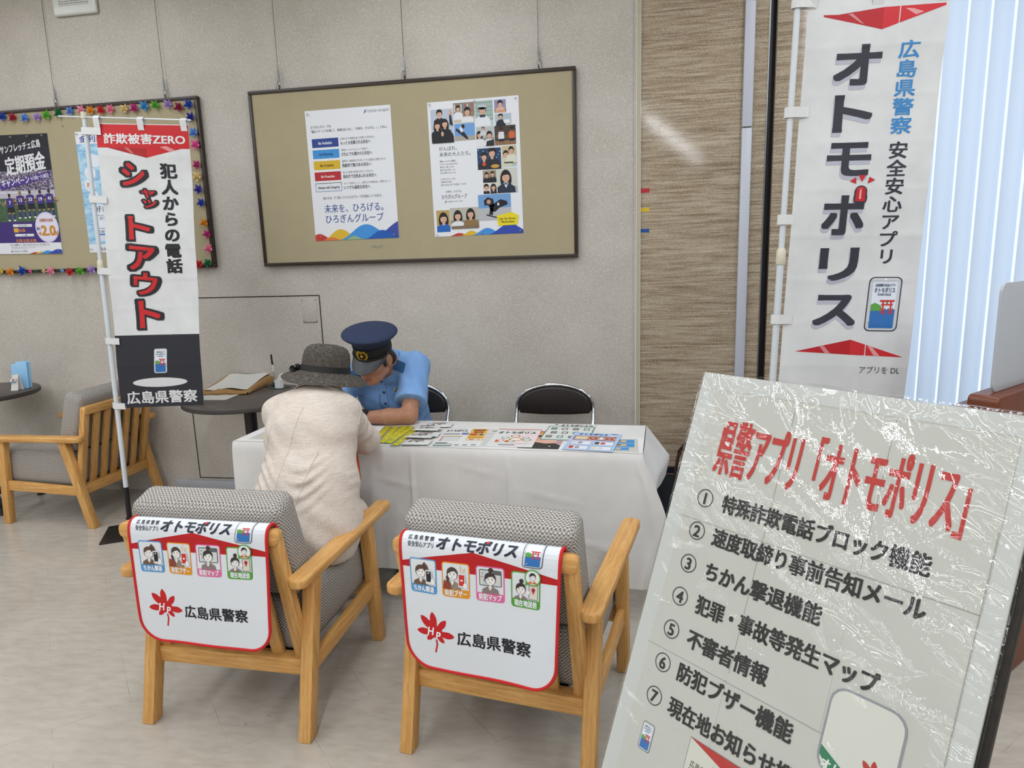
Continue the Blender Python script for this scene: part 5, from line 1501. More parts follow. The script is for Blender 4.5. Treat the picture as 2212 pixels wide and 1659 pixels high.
sheet_on_table('display_mat', 'grey sheet under the blue stickers at the right end of the table', [(-.135, -1.078), (.016, -1.074), (.014, -1.27), (-.137, -1.274)], TZ + .0002, d_none, '#c2c1ba', 'mat', None)
for i, (y0, y1, x1) in enumerate(((-1.092, -1.138, .000), (-1.146, -1.200, .000), (-1.210, -1.245, -.022))):
    sheet_on_table('sticker', 'blue sticker strip on the grey sheet, %s from the back' % ORD[i], [(x1 - .16, y0 - .002), (x1, y0), (x1, y1), (x1 - .16, y1 - .002)], TZ + .001, d_label, '#3a8cc8', 'sticker', 'blue stickers')
def d_notice(p, w, h):
    p.rect(.25 * w, .12 * h, .98 * w, .5 * h, '#d9c93a', 2); p.text('お知らせ', .6 * w, .3 * h, .05, '#4a4420', 4, w=.55 * w, al='C', bold=.05); p.rect(.2 * w, .6 * h, .95 * w, .85 * h, '#d9c93a', 2); p.text('受付', .55 * w, .72 * h, .04, '#4a4420', 4, w=.3 * w, al='C', bold=.05)
sheet_on_table('notice_sheet', 'yellow and grey notice lying on the left end of the table', [(-1.712, -.98), (-1.50, -.99), (-1.51, -1.19), (-1.712, -1.18)], TZ + .0002, d_notice, '#bdbcb6', 'notice', None)
def d_write(p, w, h):
    p.rect(.55 * w, .05 * h, .97 * w, .25 * h, '#c9922e', 2); lines(p, .06 * w, .9 * w, .3 * h, .02, 8)
sheet_on_table('form_sheet', 'paper form between the officer and the woman in the hat', [(-1.42, -.90), (-1.235, -.91), (-1.245, -1.13), (-1.43, -1.12)], TZ + .0002, d_write, '#d9d9d8', 'form', None)

# yellow reflective bands in clear sleeves
BA = [((-1.145, -.924), (-1.112, -1.218)), ((-1.105, -.922), (-1.070, -1.222)), ((-1.066, -.905), (-1.050, -1.208)), ((-1.026, -.935), (-1.040, -1.212)), ((-.996, -.99), (-1.000, -1.216))]
bd0 = None
for i, (a, b) in enumerate(BA):
    a, b = Vector((*a, 0)), Vector((*b, 0)); d = b - a
    c = (a + b) / 2
    if bd0 is None:
        t = thing('reflective_band', '', 'reflective band', (0, 0, 0), 0, 'yellow reflective bands')
        slab(G(), rrpoly(-.0145, -.14, .0145, .14, .003), (0, 0, .0014), (1, 0, 0), (0, 1, 0), (0, 0, 1), .0022, 'hivis', .0006).build('band', t)
        slab(G(), rrpoly(-.021, -.15, .021, .15, .002), (0, 0, .0003), (1, 0, 0), (0, 1, 0), (0, 0, 1), .0006, 'clear', 0).build('sleeve', t)
        g = G(); g.grid(lambda u, v: (-.019 + .038 * u, -.148 + .296 * v, .0042 + .0012 * math.sin(v * 31 + u * 5) * math.sin(u * 3.14)), 6, 40, 'film'); g.build('sleeve_front', t)
        bd0 = t
    else:
        t = dup(bd0, (0, 0, 0), 0, '')
    t.location = (c.x, c.y, TZ + .0006 + .0012 * (i % 2)); t.rotation_euler = (0, 0, math.atan2(d.y, d.x) + math.pi / 2)
    t['label'] = 'yellow reflective band in a clear sleeve on the table, %s from the left' % ORD[i]

# packets of tissues
def make_packet():
    t = thing('tissue_packet', '', 'tissue packet', (0, 0, 0), 0, 'white tissue packets')
    g = G()
    def f(u, v, s_):
        x = -.062 + .124 * u; y = -.04 + .08 * v
        q = min(1, 6 * min(u, 1 - u)) ; r_ = max(0, math.sin(math.pi * v)) ** .4
        return (x, y, .0065 + s_ * .0058 * q * r_ + .0007 * math.sin(u * 30 + v * 9) * (1 - q * .7))
    g.grid(lambda u, v: f(u, v, 1), 24, 12, 'white_gloss'); g.grid(lambda u, v: f(u, v, -1), 24, 12, 'white_gloss')
    p = Print(lambda x, y, h: Vector((x, -y, .0128 + h)), None, .0001)
    p.text('広島県警察', -.03, -.012, .012, '#55343a', 2, w=.06, bold=.03); p.text('オトモポリス', -.03, .004, .016, '#8f3a40', 2, w=.062, bold=.04)
    p.rect(-.034, .012, -.018, .017, '#4a4044', 2); p.rect(.0, .012, .012, .018, '#4a4044', 2); p.flush(g)
    g.build('wrapper', t)
    return t
PK = [(-.902, -.905, 4), (-.945, -.945, 2), (-.93, -1.005, -3), (-.915, -1.078, 3), (-.925, -1.128, -4), (-.917, -1.203, 2)]
pk0 = make_packet()
for i, (x, y, a) in enumerate(PK):
    t = pk0 if i == 0 else dup(pk0, (0, 0, 0), 0, '')
    t.location = (x, y, TZ + .0005 + (.006 if i in (2, 4) else 0)); t.rotation_euler = (R(-6 if i in (1, 2, 4) else 0), 0, R(a))
    t['label'] = 'white tissue packet with red print, %s from the table back edge' % ORD[i]

# ------------------------------------------------------------------ handbag on the floor
t = thing('handbag', 'navy tote bag with brown trim standing on the floor beside the white table', 'bag', (.285, -.36, 0), R(-6))
def ring(z, w, d, n=28):
    q = []
    for i in range(n):
        a = 2 * math.pi * i / n; c, s_ = math.cos(a), math.sin(a)
        q.append((w * math.copysign(abs(c) ** .35, c), d * math.copysign(abs(s_) ** .35, s_), z))
    return q
def loft(g, rings, mat, closed=True, cap0=True, cap1=True):
    n = len(rings[0]); v = [p for r_ in rings for p in r_]; f = []
    for j in range(len(rings) - 1):
        for i in range(n):
            f.append((j * n + i, j * n + (i + 1) % n, (j + 1) * n + (i + 1) % n, (j + 1) * n + i))
    if cap0:
        f.append(tuple(range(n))[::-1])
    if cap1:
        f.append(tuple((len(rings) - 1) * n + i for i in range(n)))
    return g.add(v, f, mat, True)
loft(G(), [ring(.004, .15, .07), ring(.02, .16, .075), ring(.15, .165, .072), ring(.33, .175, .065), ring(.325, .168, .058), ring(.05, .15, .06)], 'navy_leather', cap1=True).build('body', t)
g = G(); g.tube(ring(.332, .173, .062), .006, 'brown_leather', 8, closed=True); g.tube(ring(.115, .1665, .0745), .0035, 'brown_leather', 8, closed=True); g.build('trim', t)
for sy in (-1, 1):
    G().tube([(-.07, sy * .064, .31), (-.068, sy * .06, .36), (-.055, sy * .052, .43), (-.02, sy * .045, .478), (.02, sy * .045, .482), (.056, sy * .052, .436), (.07, sy * .06, .36), (.072, sy * .064, .31)], .0075, 'brown_leather', 10).build('handle', t)
g = G(); g.tube([(.03 + .012 * math.cos(a), -.0735, .285 + .012 * math.sin(a)) for a in [2 * math.pi * i / 4 + .78 for i in range(4)]], .003, 'brass', 8, closed=True); g.build('ring', t)
g = G(); g.lathe([(0, .45), (.03, .44), (.07, .40), (.09, .35), (.085, .30), (0, .28)], 'navy_nylon', (0.03, 0, 0), 20, 1.0, .5, fn=lambda p, a: (p.x + .04 * (p.z - .28) / .17, p.y + .008 * math.sin(a * 5), p.z + .012 * math.sin(a * 3)))
g.build('pouch', t)

# ================================================================== BANNERS
def loop_strap(g, centre, du, dn, dv, r_, length):
    """flat cloth loop around the pole ending on the flag"""
    c = Vector(centre); u, n, v = Vector(du), Vector(dn), Vector(dv)
    pts = [(length, -.004), (r_ * .5, -.012 - r_ * .3), (-r_ * .6, -r_ * 1.15), (-r_ * 1.5, -r_ * .5), (-r_ * 1.5, r_ * .5), (-r_ * .6, r_ * 1.15), (r_ * .5, .012 + r_ * .3), (length, .004)]
    for w0, w1 in ((-.0175, .0175),):
        vv = []
        for x, y in pts:
            vv += [c + u * x + n * y + v * w0, c + u * x + n * y + v * w1]
        g.add(vv, [(2 * i, 2 * i + 2, 2 * i + 3, 2 * i + 1) for i in range(len(pts) - 1)], 'loop_fabric', False)
    return g

def banner(label, foot, top, quad, W, H, draw, joint_z, straps, black_to, base, clear_loops=True):
    """foot/top: pole axis ends; quad: flag corners TL, TR, BR, BL in the room"""
    o = thing('banner', label, 'banner', foot, 0, 'nobori banners on poles')
    foot, top = Vector(foot), Vector(top)
    qa, qb, qc, qd = [Vector(q) - foot for q in quad]
    TLp = Vector(quad[0]); u = qb - qa; v = qd - qa; RW = u.length
    d = (top - foot).normalized(); Lp = (top - foot).length
    u.normalize(); v.normalize(); n = u.cross(v)
    if n.y > 0:
        n = -n
    at = lambda z: d * (z / d.z)
    if black_to:
        G().tube([at(.004), at(black_to + .02)], .0135, 'black_plastic', 14).build('pole_sleeve', o)
    G().tube([at(max(.004, black_to - .01)), at(joint_z)], .0125, 'pole_white', 14).build('lower_pole', o)
    G().tube([at(joint_z - .02), d * Lp], .0105, 'pole_white', 14).build('upper_pole', o)
    g = G(); g.tube([at(joint_z - .028), at(joint_z - .024), at(joint_z + .02), at(joint_z + .03)], [.0145, .0165, .0165, .0125], 'ivory_plastic', 14); g.build('joint_collar', o)
    G().tube([d * (Lp - .012), d * (Lp + .02)], .0145, 'ivory_plastic', 14).build('top_cap', o)
    tl = TLp - foot
    barp = d * (Lp - .004)
    bar1 = tl + u * (RW + .015) - v * .022
    bdir = (bar1 - barp).normalized()
    G().tube([barp - bdir * .15, bar1], .0042, 'pole_white', 8).build('cross_bar', o)
    # flag
    g = G()
    def surf(x, y, h):
        w = .006 * math.sin(x * 9 + y * 2.2) * math.sin(min(1, y / H) * math.pi) + .0035 * math.sin(y * 11 + x * 4)
        cr = 0.0
        for k in range(1, 10):                # pressed fold creases
            cr += .0016 * math.exp(-abs(y - k * H / 9.5) / .006)
        cr += .0012 * math.exp(-abs(x - W * .33) / .005) + .0012 * math.exp(-abs(x - W * .66) / .005)
        a_, b_ = x / W, y / H
        return qa.lerp(qb, a_).lerp(qd.lerp(qc, a_), b_) + n * (w + cr + h)
    g.grid(lambda a, b: surf(a * W, b * H, 0), 44, 150, 'banner', th=-.0006)
    p = Print(surf, (.012, .01), .0003)
    draw(p, W, H)
    p.flush(g)
    fl_ = g.build('flag', o)
    for y in straps:
        c = at((tl + v * y).z)
        g = G(); loop_strap(g, c, u, n, v, .0135, max(.03, (tl + v * y - c).dot(u) + .03)); g.build('loop', fl_)
    for x in (.012, RW * .5, RW - .022):
        g = G(); c = tl + u * x; cb = barp + bdir * ((c - barp).dot(bdir))
        k = (c - cb).length
        loop_strap(g, cb, v, n, u, .0055, k + .03); g.build('loop', fl_)
    if base:
        g = G(); slab(g, rrpoly(-.135, -.135, .135, .135, .004), (0, 0, 0), (math.cos(R(base)), math.sin(R(base)), 0), (-math.sin(R(base)), math.cos(R(base)), 0), (0, 0, 1), .008, 'black_metal', .002)
        g.tube([(0, 0, .006), d * .09], .018, 'black_metal', 14)
        g.build('base_plate', o)
    return o

def outlined(p, ch, x0, y0, x1, y1, rot, l):
    """brush-like red character on a heavy black outline"""
    cx, cy = (x0 + x1) / 2, (y0 + y1) / 2
    w, h = x1 - x0, (y1 - y0)
    for dx, dy in ((0, 0), (.005, .003), (-.005, 0), (0, .006), (0, -.005), (.006, .006), (.004, -.003)):
        p.text(ch, cx + dx, cy + dy, h * 1.08, '#26262c', l, w=w, al='C', bold=.085, rot=rot)
        l += 1
    p.text(ch, cx, cy, h * 1.05, '#c8272c', l + 1, w=w * .86, al='C', bold=.035, rot=rot)

def draw_flag1(p, W, H):
    rd_ = '#c41f24'
    p.poly([(0, .004), (W, .004), (W, .119), (.40, .119), (.235, .166), (.05, .118), (0, .118)], rd_, 1)
    p.poly([(.235, .12), (.235, .166), (.05, .118)], '#a81a20', 2)
    p.poly([(.30, .112), (.33, .106), (.37, .126), (.345, .134)], '#d98f90', 2); p.poly([(.13, .118), (.15, .116), (.175, .144), (.165, .146)], '#c46a6c', 3)
    p.text('詐欺被害ZERO', .035, .074, .054, '#dfe0e2', 3, w=.385, bold=.035)
    p.vtext('犯人からの電話', .331, .19, .0785, .0815, '#222329', 3, bold=.055, hs=1.0)
    for ch, b in (('シ', (.105, .186, .222, .318)), ('ャ', (.19, .312, .262, .366)), ('ッ', (.196, .362, .268, .418)), ('ト', (.118, .452, .232, .586)), ('ア', (.108, .6, .242, .748)), ('ウ', (.118, .75, .245, .878)), ('ト', (.132, .892, .246, 1.058))):
        outlined(p, ch, *b, .12 if ch != 'ト' else .0, 2)
    p.rect(0, 1.086, W, H, '#2a2b33', 1)
    p.ell(.218, 1.349, .143, .026, '#d5d6d8', 2, 40)
    phone(p, .19, 1.16, .262, 1.30, 3, .06, True)
    p.text('広島県警察', .036, 1.432, .075, '#d9dadc', 3, w=.37, bold=.03)

def draw_flag2(p, W, H):
    nv = '#34343f'
    p.poly([(.053, .053), (.10, .055), (.242, .040), (.34, .050), (.435, .038), (.435, .045), (.242, .109), (.053, .059)], '#b51c26', 1)
    p.poly([(.242, .040), (.435, .038), (.435, .045), (.242, .109)], '#cb2730', 2); p.poly([(.31, .047), (.335, .049), (.37, .061), (.345, .069)], '#e09a9c', 3); p.poly([(.13, .055), (.145, .054), (.185, .09), (.17, .084)], '#cf8487', 3)
    for ch, y0, y1 in (('オ', .152, .287), ('ト', .312, .440), ('モ', .460, .590), ('ポ', .648, .790), ('リ', .829, .952), ('ス', .990, 1.118)):
        cx = .176; w = {'オ': .142, 'ト': .118, 'モ': .136, 'ポ': .135, 'リ': .125, 'ス': .138}[ch]; h = (y1 - y0) * 1.12
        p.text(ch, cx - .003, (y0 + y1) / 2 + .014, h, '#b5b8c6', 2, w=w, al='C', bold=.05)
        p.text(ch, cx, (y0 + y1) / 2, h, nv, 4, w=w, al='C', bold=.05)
    p.rr(.205, .618, .247, .672, .0195, '#34343f', 6); p.rect(.205, .645, .247, .676, '#34343f', 6); p.rr(.2095, .6225, .2425, .668, .016, '#c4252b', 7); p.rect(.2095, .645, .2425, .672, '#c4252b', 7); p.rect(.222, .63, .228, .664, '#e7b3ae', 8)
    p.poly([(.180, .615), (.200, .601), (.204, .612)], '#c4252b', 6) if False else p.poly([(.186, .603), (.206, .589), (.208, .612)], '#c4252b', 6)
    p.poly([(.214, .583), (.238, .583), (.227, .606)], '#c4252b', 6); p.poly([(.250, .589), (.270, .600), (.246, .612)], '#c4252b', 6)
    p.vtext('広島県警察', .337, .145, .0595, .0612, '#3a86c4', 3, bold=.03, hs=1.18); p.vtext('安全安心アプリ', .336, .472, .0595, .0605, nv, 3, bold=.03, hs=1.1)
    phone(p, .282, .938, .392, 1.134, 3, -.03 + .06, True)
    p.poly([(.241, 1.166), (.425, 1.228), (.241, 1.222), (.049, 1.212)], '#b51c26', 1); p.poly([(.241, 1.166), (.425, 1.228), (.241, 1.222)], '#cb2730', 2); p.poly([(.30, 1.187), (.318, 1.193), (.345, 1.2245), (.325, 1.224)], '#e09a9c', 3); p.poly([(.135, 1.193), (.15, 1.190), (.175, 1.218), (.155, 1.217)], '#cf8487', 3)
    p.text('アプリを DL', .281, 1.278, .030, nv, 3, w=.138, bold=.0)

banner('banner with red and black brush lettering, white on top and black at its foot, left', (-2.811, -.687, 0), (-2.7415, -.687, 2.235), [(-2.681, -.685, 2.198), (-2.159, -.70, 2.156), (-2.254, -.70, .7475), (-2.763, -.685, .722)], .4385, 1.487, draw_flag1, 1.49, (.035, .37, .735, 1.105, 1.462), .25, 30)
_s2 = .867
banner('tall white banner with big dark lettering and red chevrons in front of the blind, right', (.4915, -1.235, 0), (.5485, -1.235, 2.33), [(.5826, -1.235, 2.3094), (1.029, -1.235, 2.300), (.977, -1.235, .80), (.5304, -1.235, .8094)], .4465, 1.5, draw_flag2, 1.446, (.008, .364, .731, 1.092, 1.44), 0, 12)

# ================================================================== SIGN BOARD
su, sv = Vector((.746, -.665, -.001)).normalized(), Vector((-.25, -.279, -.927)).normalized()
sv = (sv - su * su.dot(sv)).normalized()
sn = su.cross(sv)
if sn.y > 0:
    sn = -sn
ST = Vector((.166, -2.256, 1.197)); SW, SL = .679, 1.12
so = Vector((ST.x + sv.x * 1.29 + su.x * SW / 2, ST.y + sv.y * 1.29 + su.y * SW / 2, 0))
sg = thing('sign_board', 'large white sign board with red and black lettering under crinkled clear film', 'sign', so)
o_ = ST - so
G().extrude([(0, 0), (SW, 0), (SW, SL), (0, SL)], o_, su, sv, -sn, .007, 'foam_board').build('panel', sg)
g = G()
pw, ph_ = .2035, .297
for r_ in range(4):
    for c_ in range(3):
        x0 = .040 + c_ * .2005; y0 = .036 + r_ * .300 - (0 if r_ else 0)
        y1 = min(y0 + .3035, SL - .01)
        g.extrude([(x0, y0), (x0 + pw, y0), (x0 + pw, y1), (x0, y1)], o_ + sn * (.0003 + .0003 * ((r_ + c_) % 3)), su, sv, sn, .0004, 'sign_paper')
p = Print(flat(o_ + sn * .0016, su, sv, sn), None, .00015)
for x in (.2455, .446):
    p.rect(x, .04, x + .0009, .62 if x < .3 else .33, '#8f8d86', 1)
for y in (.340, .638):
    p.rect(.036, y, .644, y + .0009, '#8f8d86', 1)
p.rect(.6425, .2, .6435, SL - .02, '#8f8d86', 1); p.rect(.04, .0365, .642, .0372, '#b3b1aa', 1)
rdd = '#b92f2a'
p.text('県警アプリ「オトモポリス」', .089, .166, .136, rdd, 3, w=.502, bold=.018)
ROWS = [('特殊詐欺電話ブロック機能', .135, .558), ('速度取締り事前告知メール', .132, .566), ('ちかん撃退機能', .136, .398), ('犯罪・事故等発生マップ', .134, .522), ('不審者情報', .134, .326), ('防犯ブザー機能', .132, .398), ('現在地お知らせ機能', .130, .455)]
for i, (t_, a, b) in enumerate(ROWS):
    yc = .288 + .0758 * i
    p.ring(.0885, yc, .0205, .002, '#1d1d20', 3); p.text(str(i + 1), .0885, yc, .036, '#1d1d20', 3, al='C', bold=.03)
    p.text(t_, a, yc, .0425, '#1d1d20', 3, w=b - a, bold=.042)
phone(p, .079, .802, .111, .862, 3, .0, True)
p.rr(.199, .776, .60, 1.09, .001, '#6a6a68', 2); p.rr(.200, .777, .599, 1.089, .001, '#d2d0c8', 3)
p.poly([(.2, .777), (.42, .777), (.40, .83), (.33, .815)], '#b5302c', 4); p.text('広島県警察', .212, .825, .0145, '#2a2a30', 5, w=.06); p.text('安全安心アプリ', .211, .840, .0145, '#2a2a30', 5, w=.07); p.text('スマホに', .262, .812, .017, '#c22a30', 5, w=.06, bold=.03)
ic = (.449, .543, .583, .70)
p.rr(ic[0], ic[1], ic[2], ic[3], .03, '#8f919a', 4); p.rr(ic[0] + .004, ic[1] + .004, ic[2] - .004, ic[3] - .004, .027, '#d3d2cc', 5)
p.poly([(ic[0] + .004, .655), (ic[0] + .004, .672), (ic[0] + .03, .6955), (ic[2] - .05, .6955), (ic[2] - .075, .685)], '#2c7a58', 6)
p.text('オトモ', ic[0] + .012, .683, .022, '#dfe2de', 8, w=.05, bold=.05, rot=.12)
leaf(p, .548, .668, .03, '#b5302c', 8)
p.flush(g)
g.build('printed_sheet', sg)
# crinkled cling film
rnd = random.Random(11)
CR = [(rnd.uniform(0, SW), rnd.uniform(0, SL), rnd.uniform(0, math.pi), rnd.uniform(.015, .05), rnd.uniform(.0006, .002)) for _ in range(60)]
CE = []
for cx, cy, k_, sx_, sy_ in ((.06, .07, 26, .05, .06), (.11, .19, 34, .03, .07), (.645, .12, 55, .03, .10), (.65, .35, 40, .022, .1), (.46, .47, 12, .03, .04), (.16, .31, 18, .1, .02), (.03, .33, 14, .02, .03), (.33, .02, 16, .25, .012)):
    for _ in range(k_):
        CE.append((rnd.gauss(cx, sx_), rnd.gauss(cy, sy_), rnd.gauss(.35, .35), rnd.uniform(.012, .04), rnd.uniform(.002, .006)))
for _ in range(90):
    sd = rnd.choice('lrrttb')
    x, y = {'l': (rnd.uniform(-.005, .05), rnd.uniform(0, SL)), 'r': (SW - rnd.uniform(-.005, .075), rnd.uniform(0, SL)), 't': (rnd.uniform(0, SW), rnd.uniform(-.005, .05)), 'b': (rnd.uniform(0, SW), SL - rnd.uniform(0, .05))}[sd]
    CE.append((x, y, (0.25 if sd in 'lr' else 1.3) + rnd.uniform(-.5, .5), rnd.uniform(.012, .035), rnd.uniform(.002, .005)))
CX = np.array(CR + CE)
def film_h(x, y):
    dx = x - CX[:, 0]; dy = y - CX[:, 1]
    a = dx * np.cos(CX[:, 2]) + dy * np.sin(CX[:, 2]); b = -dx * np.sin(CX[:, 2]) + dy * np.cos(CX[:, 2])
    ridge = CX[:, 4] * np.exp(-(a / (CX[:, 3])) ** 2) * np.exp(-np.abs(b) / (CX[:, 3] * .16))
    return float(.0062 + ridge.sum() + .0013 * math.sin(x * 27 + y * 11) + .0013 * math.sin(y * 33 - x * 19))
g = G()
def film(a, b):
    x = -.008 + (SW + .016) * a; y = -.008 + (SL + .01) * b
    e = min(x + .008, SW + .008 - x, y + .008)
    return o_ + su * x + sv * y + sn * (film_h(x, y) if e > .0075 else (.001 if e > .003 else -.009))
g.grid(film, 220, 340, 'film')
g.build('plastic_film', sg)
# steel stand
def Pn(x, y, n_):
    return o_ + su * x + sv * y + sn * n_
g = G()
for x in (.015, SW + .006):
    a, b = Pn(x, .012, -.018), Pn(x, 1.285, -.018)
    b = a + (b - a) * ((a.z + so.z - .0) / (a.z - b.z)) if False else b
    G().hull([b - su * .009 - sn * .009, b + su * .009 - sn * .009, b + su * .009 + sn * .009, b - su * .009 + sn * .009, a - su * .009 - sn * .009, a + su * .009 - sn * .009, a + su * .009 + sn * .009, a - su * .009 + sn * .009], 'dark_iron', .001).build('front_leg', sg)
for y in (.02, 1.08):
    a, b = Pn(.0, y, -.018), Pn(SW, y, -.018)
    G().hull([a - sv * .009 - sn * .0085, a - sv * .009 + sn * .0085, a + sv * .009 + sn * .0085, a + sv * .009 - sn * .0085, b - sv * .009 - sn * .0085, b - sv * .009 + sn * .0085, b + sv * .009 + sn * .0085, b + sv * .009 - sn * .0085], 'dark_iron', .001).build('crossbar', sg)
back = Vector((-sn.x, -sn.y, 0)).normalized()
for x in (.03, SW - .022):
    a = Pn(x, .70, -.032); f = Vector((a.x, a.y, 0)) + back * .13 + Vector((sv.x, sv.y, 0)) * .02
    f.z = 0.0
    G().hull([f - su * .009 - back * .009, f + su * .009 - back * .009, f + su * .009 + back * .009, f - su * .009 + back * .009, a - su * .009 - back * .009, a + su * .009 - back * .009, a + su * .009 + back * .009, a - su * .009 + back * .009], 'dark_iron', .001).build('rear_leg', sg)

# ================================================================== COUNTER SCREEN AT THE RIGHT
ca = R(45)
ct = thing('counter_screen', 'reddish brown wooden counter end at the right edge of the photo', 'counter', (1.05, -1.75, 0), ca)
g = G(); slab(g, rrpoly(0, 0, 1.5, 1.03, .02), (0, .085, 0), (1, 0, 0), (0, 0, 1), (0, -1, 0), .085, 'counter_wood', .008, 3)
g.build('panel', ct, grain='x')
G().box((.80, .36, .70), (1.3, .55, .03), 'counter_wood', .005).build('worktop', ct)
G().box((.80, .60, .343), (1.28, .03, .684), 'counter_wood', .004).build('end_panel', ct)
g = G(); slab(g, rrpoly(.05, 1.031, 1.45, 1.36, .03), (0, .045, 0), (1, 0, 0), (0, 0, 1), (0, -1, 0), .008, 'acrylic', .002)
tag(g.build('acrylic_partition', loc=(1.05, -1.75, 0)), 'frosted clear partition with a rounded corner standing on the brown counter', 'partition').rotation_euler = (0, 0, ca)

# ================================================================== PEOPLE
class Field:
    """signed distance field sampled on a grid; limbs are merged smoothly and the zero level becomes one continuous skin"""
    def __init__(s, lo, hi, res):
        s.lo = np.array(lo, dtype=np.float32); s.res = res
        s.n = np.ceil((np.array(hi) - s.lo) / res).astype(int) + 1
        s.ax = [s.lo[i] + res * np.arange(s.n[i], dtype=np.float32) for i in range(3)]
        s.d = np.full(tuple(s.n), 0.3, dtype=np.float32)
    def sub(s, lo, hi):
        a = np.clip(np.floor((np.array(lo) - s.lo) / s.res).astype(int), 0, s.n)
        b = np.clip(np.ceil((np.array(hi) - s.lo) / s.res).astype(int) + 1, 0, s.n)
        sl = tuple(slice(a[i], b[i]) for i in range(3))
        P = np.meshgrid(*[s.ax[i][sl[i]] for i in range(3)], indexing='ij')
        return sl, P
    def merge(s, sl, e, k):
        d = s.d[sl]
        if d.size == 0:
            return
        if k <= 0:
            s.d[sl] = np.minimum(d, e); return
        h = np.clip(.5 + .5 * (d - e) / k, 0, 1)
        s.d[sl] = d + (e - d) * h - k * h * (1 - h)
    def cap(s, a, b, ra, rb=None, k=.02, flat=None):
        """tapered limb from a to b; flat=(axis vector, factor) thins it along that axis"""
        rb = ra if rb is None else rb
        a = np.array(a, dtype=np.float32); b = np.array(b, dtype=np.float32)
        m = max(ra, rb) + k + .02
        sl, P = s.sub(np.minimum(a, b) - m, np.maximum(a, b) + m)
        ab = b - a; L = float(ab @ ab) + 1e-9
        q = [P[i] - a[i] for i in range(3)]
        t = np.clip((q[0] * ab[0] + q[1] * ab[1] + q[2] * ab[2]) / L, 0, 1)
        r = [q[i] - ab[i] * t for i in range(3)]
        if flat is not None:
            f = np.array(flat[0], dtype=np.float32); f /= np.linalg.norm(f)
            c = (r[0] * f[0] + r[1] * f[1] + r[2] * f[2]) * (1 / flat[1] - 1)
            r = [r[i] + f[i] * c for i in range(3)]
        s.merge(sl, np.sqrt(r[0] ** 2 + r[1] ** 2 + r[2] ** 2) - (ra + (rb - ra) * t), k)
        return s
    def ell(s, c, rad, Rm=None, k=.02, carve=False):
        c = np.array(c, dtype=np.float32); m = max(rad) + k + .02
        sl, P = s.sub(c - m, c + m)
        q = [P[i] - c[i] for i in range(3)]
        if Rm is not None:
            A = np.array(Rm, dtype=np.float32)      # columns: local axes
            q = [q[0] * A[0, j] + q[1] * A[1, j] + q[2] * A[2, j] for j in range(3)]
        k0 = np.sqrt(sum((q[i] / rad[i]) ** 2 for i in range(3))); k1 = np.sqrt(sum((q[i] / rad[i] ** 2) ** 2 for i in range(3))) + 1e-6
        e = k0 * (k0 - 1) / k1
        if carve:
            d = s.d[sl]; e = -e
            h = np.clip(.5 - .5 * (d - e) / k, 0, 1)
            s.d[sl] = d + (e - d) * h + k * h * (1 - h)
        else:
            s.merge(sl, e, k)
        return s
    def plane(s, n, p, k=0.0):
        """keep the side the normal points away from"""
        n = np.array(n, dtype=np.float32); n /= np.linalg.norm(n)
        P = np.meshgrid(*s.ax, indexing='ij')
        s.d = np.maximum(s.d, (P[0] - p[0]) * n[0] + (P[1] - p[1]) * n[1] + (P[2] - p[2]) * n[2])
        return s
    def disp(s, fn):
        P = np.meshgrid(*s.ax, indexing='ij')
        s.d = s.d - fn(*P)
        return s
    def surface(s):
        d = s.d; n = d.shape
        ins = d < 0
        c = [d[i:n[0] - 1 + i, j:n[1] - 1 + j, k:n[2] - 1 + k] for i in (0, 1) for j in (0, 1) for k in (0, 1)]
        cnt = sum((x < 0).astype(np.int8) for x in c)
        cell = (cnt > 0) & (cnt < 8)
        idx = -np.ones(cell.shape, dtype=np.int64)
        I = np.argwhere(cell); idx[cell] = np.arange(len(I))
        cor = np.array([(i, j, k) for i in (0, 1) for j in (0, 1) for k in (0, 1)])
        vals = np.stack([x[cell] for x in c], 1)
        acc = np.zeros((len(I), 3)); w = np.zeros(len(I))
        for a in range(8):
            for b in range(a + 1, 8):
                if np.abs(cor[a] - cor[b]).sum() != 1:
                    continue
                m = (vals[:, a] < 0) != (vals[:, b] < 0)
                t = vals[m, a] / (vals[m, a] - vals[m, b])
                acc[m] += cor[a] + (cor[b] - cor[a]) * t[:, None]; w[m] += 1
        V = (I + acc / w[:, None]) * s.res + s.lo
        F = []
        for ax in range(3):
            o = [q for q in range(3) if q != ax]
            A = [slice(1, -1)] * 3; A[ax] = slice(0, n[ax] - 1)
            B = list(A); B[ax] = slice(1, n[ax])
            ia, ib = ins[tuple(A)], ins[tuple(B)]
            for sgn in (True, False):
                E_ = np.argwhere((ia != ib) & (ia == sgn))
                if not len(E_):
                    continue
                E_[:, o[0]] += 1; E_[:, o[1]] += 1
                def cellat(d0, d1):
                    q = E_.copy(); q[:, o[0]] += d0; q[:, o[1]] += d1
                    return idx[q[:, 0], q[:, 1], q[:, 2]]
                f = np.stack([cellat(-1, -1), cellat(0, -1), cellat(0, 0), cellat(-1, 0)], 1)
                if (sgn and ax != 1) or (not sgn and ax == 1):
                    pass
                else:
                    f = f[:, ::-1]
                F.append(f)
        F = np.concatenate(F)
        F = F[(F >= 0).all(1)]
        return V, F

